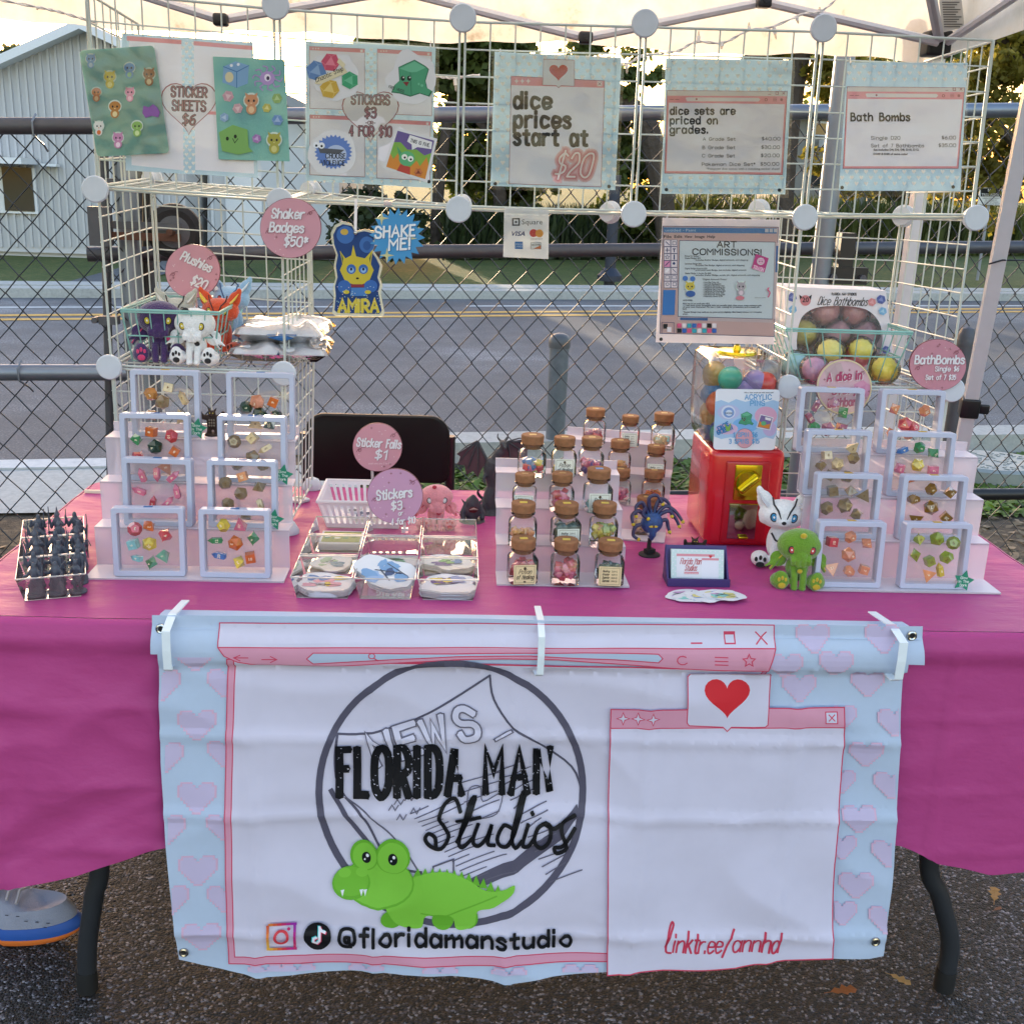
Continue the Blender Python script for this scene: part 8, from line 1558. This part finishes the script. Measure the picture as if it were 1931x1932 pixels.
for sx in (-1, 1):
    X = cx+sx*(cw_-.002); mb = MB(); mb.tube([(X, yc+.012, zt-.05), (X, yc+.03, .5), (X, yc+.34, .02)], .0115, 10); mb.build('frame_leg', M_BLK, t, True); mb = MB(); mb.tube([(X, yc+.42, .43), (X, yc+.06, .02)], .0115, 10); mb.build('frame_leg', M_BLK, t, True)
mb = MB(); mb.tube([(cx-cw_, yc+.12, .1), (cx+cw_, yc+.12, .1)], .009, 8); mb.build('cross_brace', M_BLK, t, True)
# shoe (toe points right)
tp = az(148, 1772, .02); t = thing('person', 'grey running shoe with blue and orange sole worn by someone hidden behind the cloth', 'person', (tp.x-.14, tp.y+.05, 0), radians(-8)); L_ = .29
def shoe_out(z, u):   # u 0..1 around the sole
    a = 2*pi*u; x = cos(a); wv = (.052 if x > 0 else .042)*(1-.12*x); return Vector((x*L_/2-.01, sin(a)*wv*(1+.12*cos(a*2)), z))
def band(z0_, z1_, f0_, f1_, M, nm, wig=0):
    mb = MB(); n_ = 56; vs = []; 
    for j in range(7):
        v = j/6; f = f0_+(f1_-f0_)*v+.03*sin(pi*v)
        for i in range(n_): u = i/n_; p_ = shoe_out(0, u); up = .014*max(0, p_.x/L_*2)**2; vs.append((p_.x*f, p_.y*f, up*(1.2-.0*v)+z0_+(z1_-z0_)*v+(wig*abs(((u*14) % 1)-.5) if j in (6,) else 0)))
    mb.add(vs, [(j*n_+k, j*n_+(k+1) % n_, (j+1)*n_+(k+1) % n_, (j+1)*n_+k) for j in range(6) for k in range(n_)]+[tuple(range(n_))[::-1], tuple(range(6*n_, 7*n_))], True); return mb.build(nm, M, t)
band(0, .014, .95, 1.02, mat('orange_rubber', '#d9722e', .6), 'outsole', .008); band(.0142, .036, 1.03, .98, mat('blue_foam', '#2454a4', .6), 'midsole')
M_MSH = mat('grey_knit_mesh', '#8f93a4', .8, var=.15, vs_=25, bump=.6, bs=500); mb = MB(); n_ = 48; vs = []; K = [(.0, .97, 0), (.02, .96, 0), (.04, .86, -.004), (.058, .66, -.02), (.072, .48, -.045), (.088, .36, -.07), (.105, .32, -.08)]
for dz, f, sh in K:
    for i in range(n_): p_ = shoe_out(0, i/n_); vs.append((p_.x*f+sh, p_.y*(f if f > .6 else .62+.1*(f)), .03+dz+.012*max(0, p_.x/L_*2)**2*(1 if dz < .05 else .3)-(.028*max(0, p_.x/L_*2) if dz > .05 else 0)))
mb.add(vs, [(j*n_+k, j*n_+(k+1) % n_, (j+1)*n_+(k+1) % n_, (j+1)*n_+k) for j in range(len(K)-1) for k in range(n_)]+[tuple(range(len(vs)-n_, len(vs)))], True); mb.build('shoe_upper', M_MSH, t)
mb = MB()
for k in range(5): x = .03-.018*k; mb.tube([(x, -.026, .082+k*.006), (x-.006, 0, .092+k*.007), (x-.002, .026, .082+k*.006)], .0028, 6)
mb.build('laces', mat('grey_lace', '#a8a4a8', .8), t); mb = MB()
for k in range(40): x = .02+.018*(k % 5); y = (-1 if k % 2 else 1)*(.008+.005*(k//5)); mb.box((x, y, .0735-.25*(x-.02)-abs(y)*.12), (.006, .0012, .0012))
mb.build('mesh_vents', ink('#4c4e5c'), t); mb = MB(); Q = catmull([(-.085, 0, .11, .034), (-.11, 0, .22, .042), (-.16, .01, .38, .056), (-.21, .02, .49, .06), (-.32, .03, .51, .066), (-.52, .05, .50, .08), (-.66, .06, .49, .085), (-.70, .06, .49, .03)], 5); mb.tube([q[:3] for q in Q], [q[3] for q in Q], 18); mb.build('lower_leg', mat('dark_trousers', '#23252c', .9), t)
def leaf(lab, x, y, s, rz, c):
    p = az(x, y, .006); mb = MB(); P = [(-.5, 0), (-.3, .16), (-.12, .1), (.02, .28), (.16, .14), (.34, .22), (.5, 0), (.34, -.2), (.18, -.12), (.02, -.26), (-.12, -.1), (-.3, -.16)]
    mb.prism([(a*s, b*s, .004+.25*s*abs(b)+.1*s*a*a) for a, b in P], (0, 0, .0005)); mb.tube([(-.75*s, 0, .003), (-.4*s, 0, .005), (.4*s, 0, .008)], .0006, 4); o = mb.build('fallen_leaf', mat('leaf_'+c, c, .7, var=.3, vs_=80), loc=p); o.rotation_euler = (0, 0, rz); tag(o, lab, 'leaf', 'fallen leaves on the asphalt')
leaf('ochre fallen leaf curled on the asphalt by the right table leg', 1874, 1690, .05, 1.1, '#a87a3c'); leaf('orange brown fallen leaf flat on the asphalt below the banner corner', 1590, 1873, .05, .1, '#a05a28'); leaf('pale tan fallen leaf left of the right table foot', 1697, 1852, .04, -.8, '#b08a52')
leaf('small dull leaf near the lower right picture edge', 1880, 1718, .02, .4, '#8a5a3c')
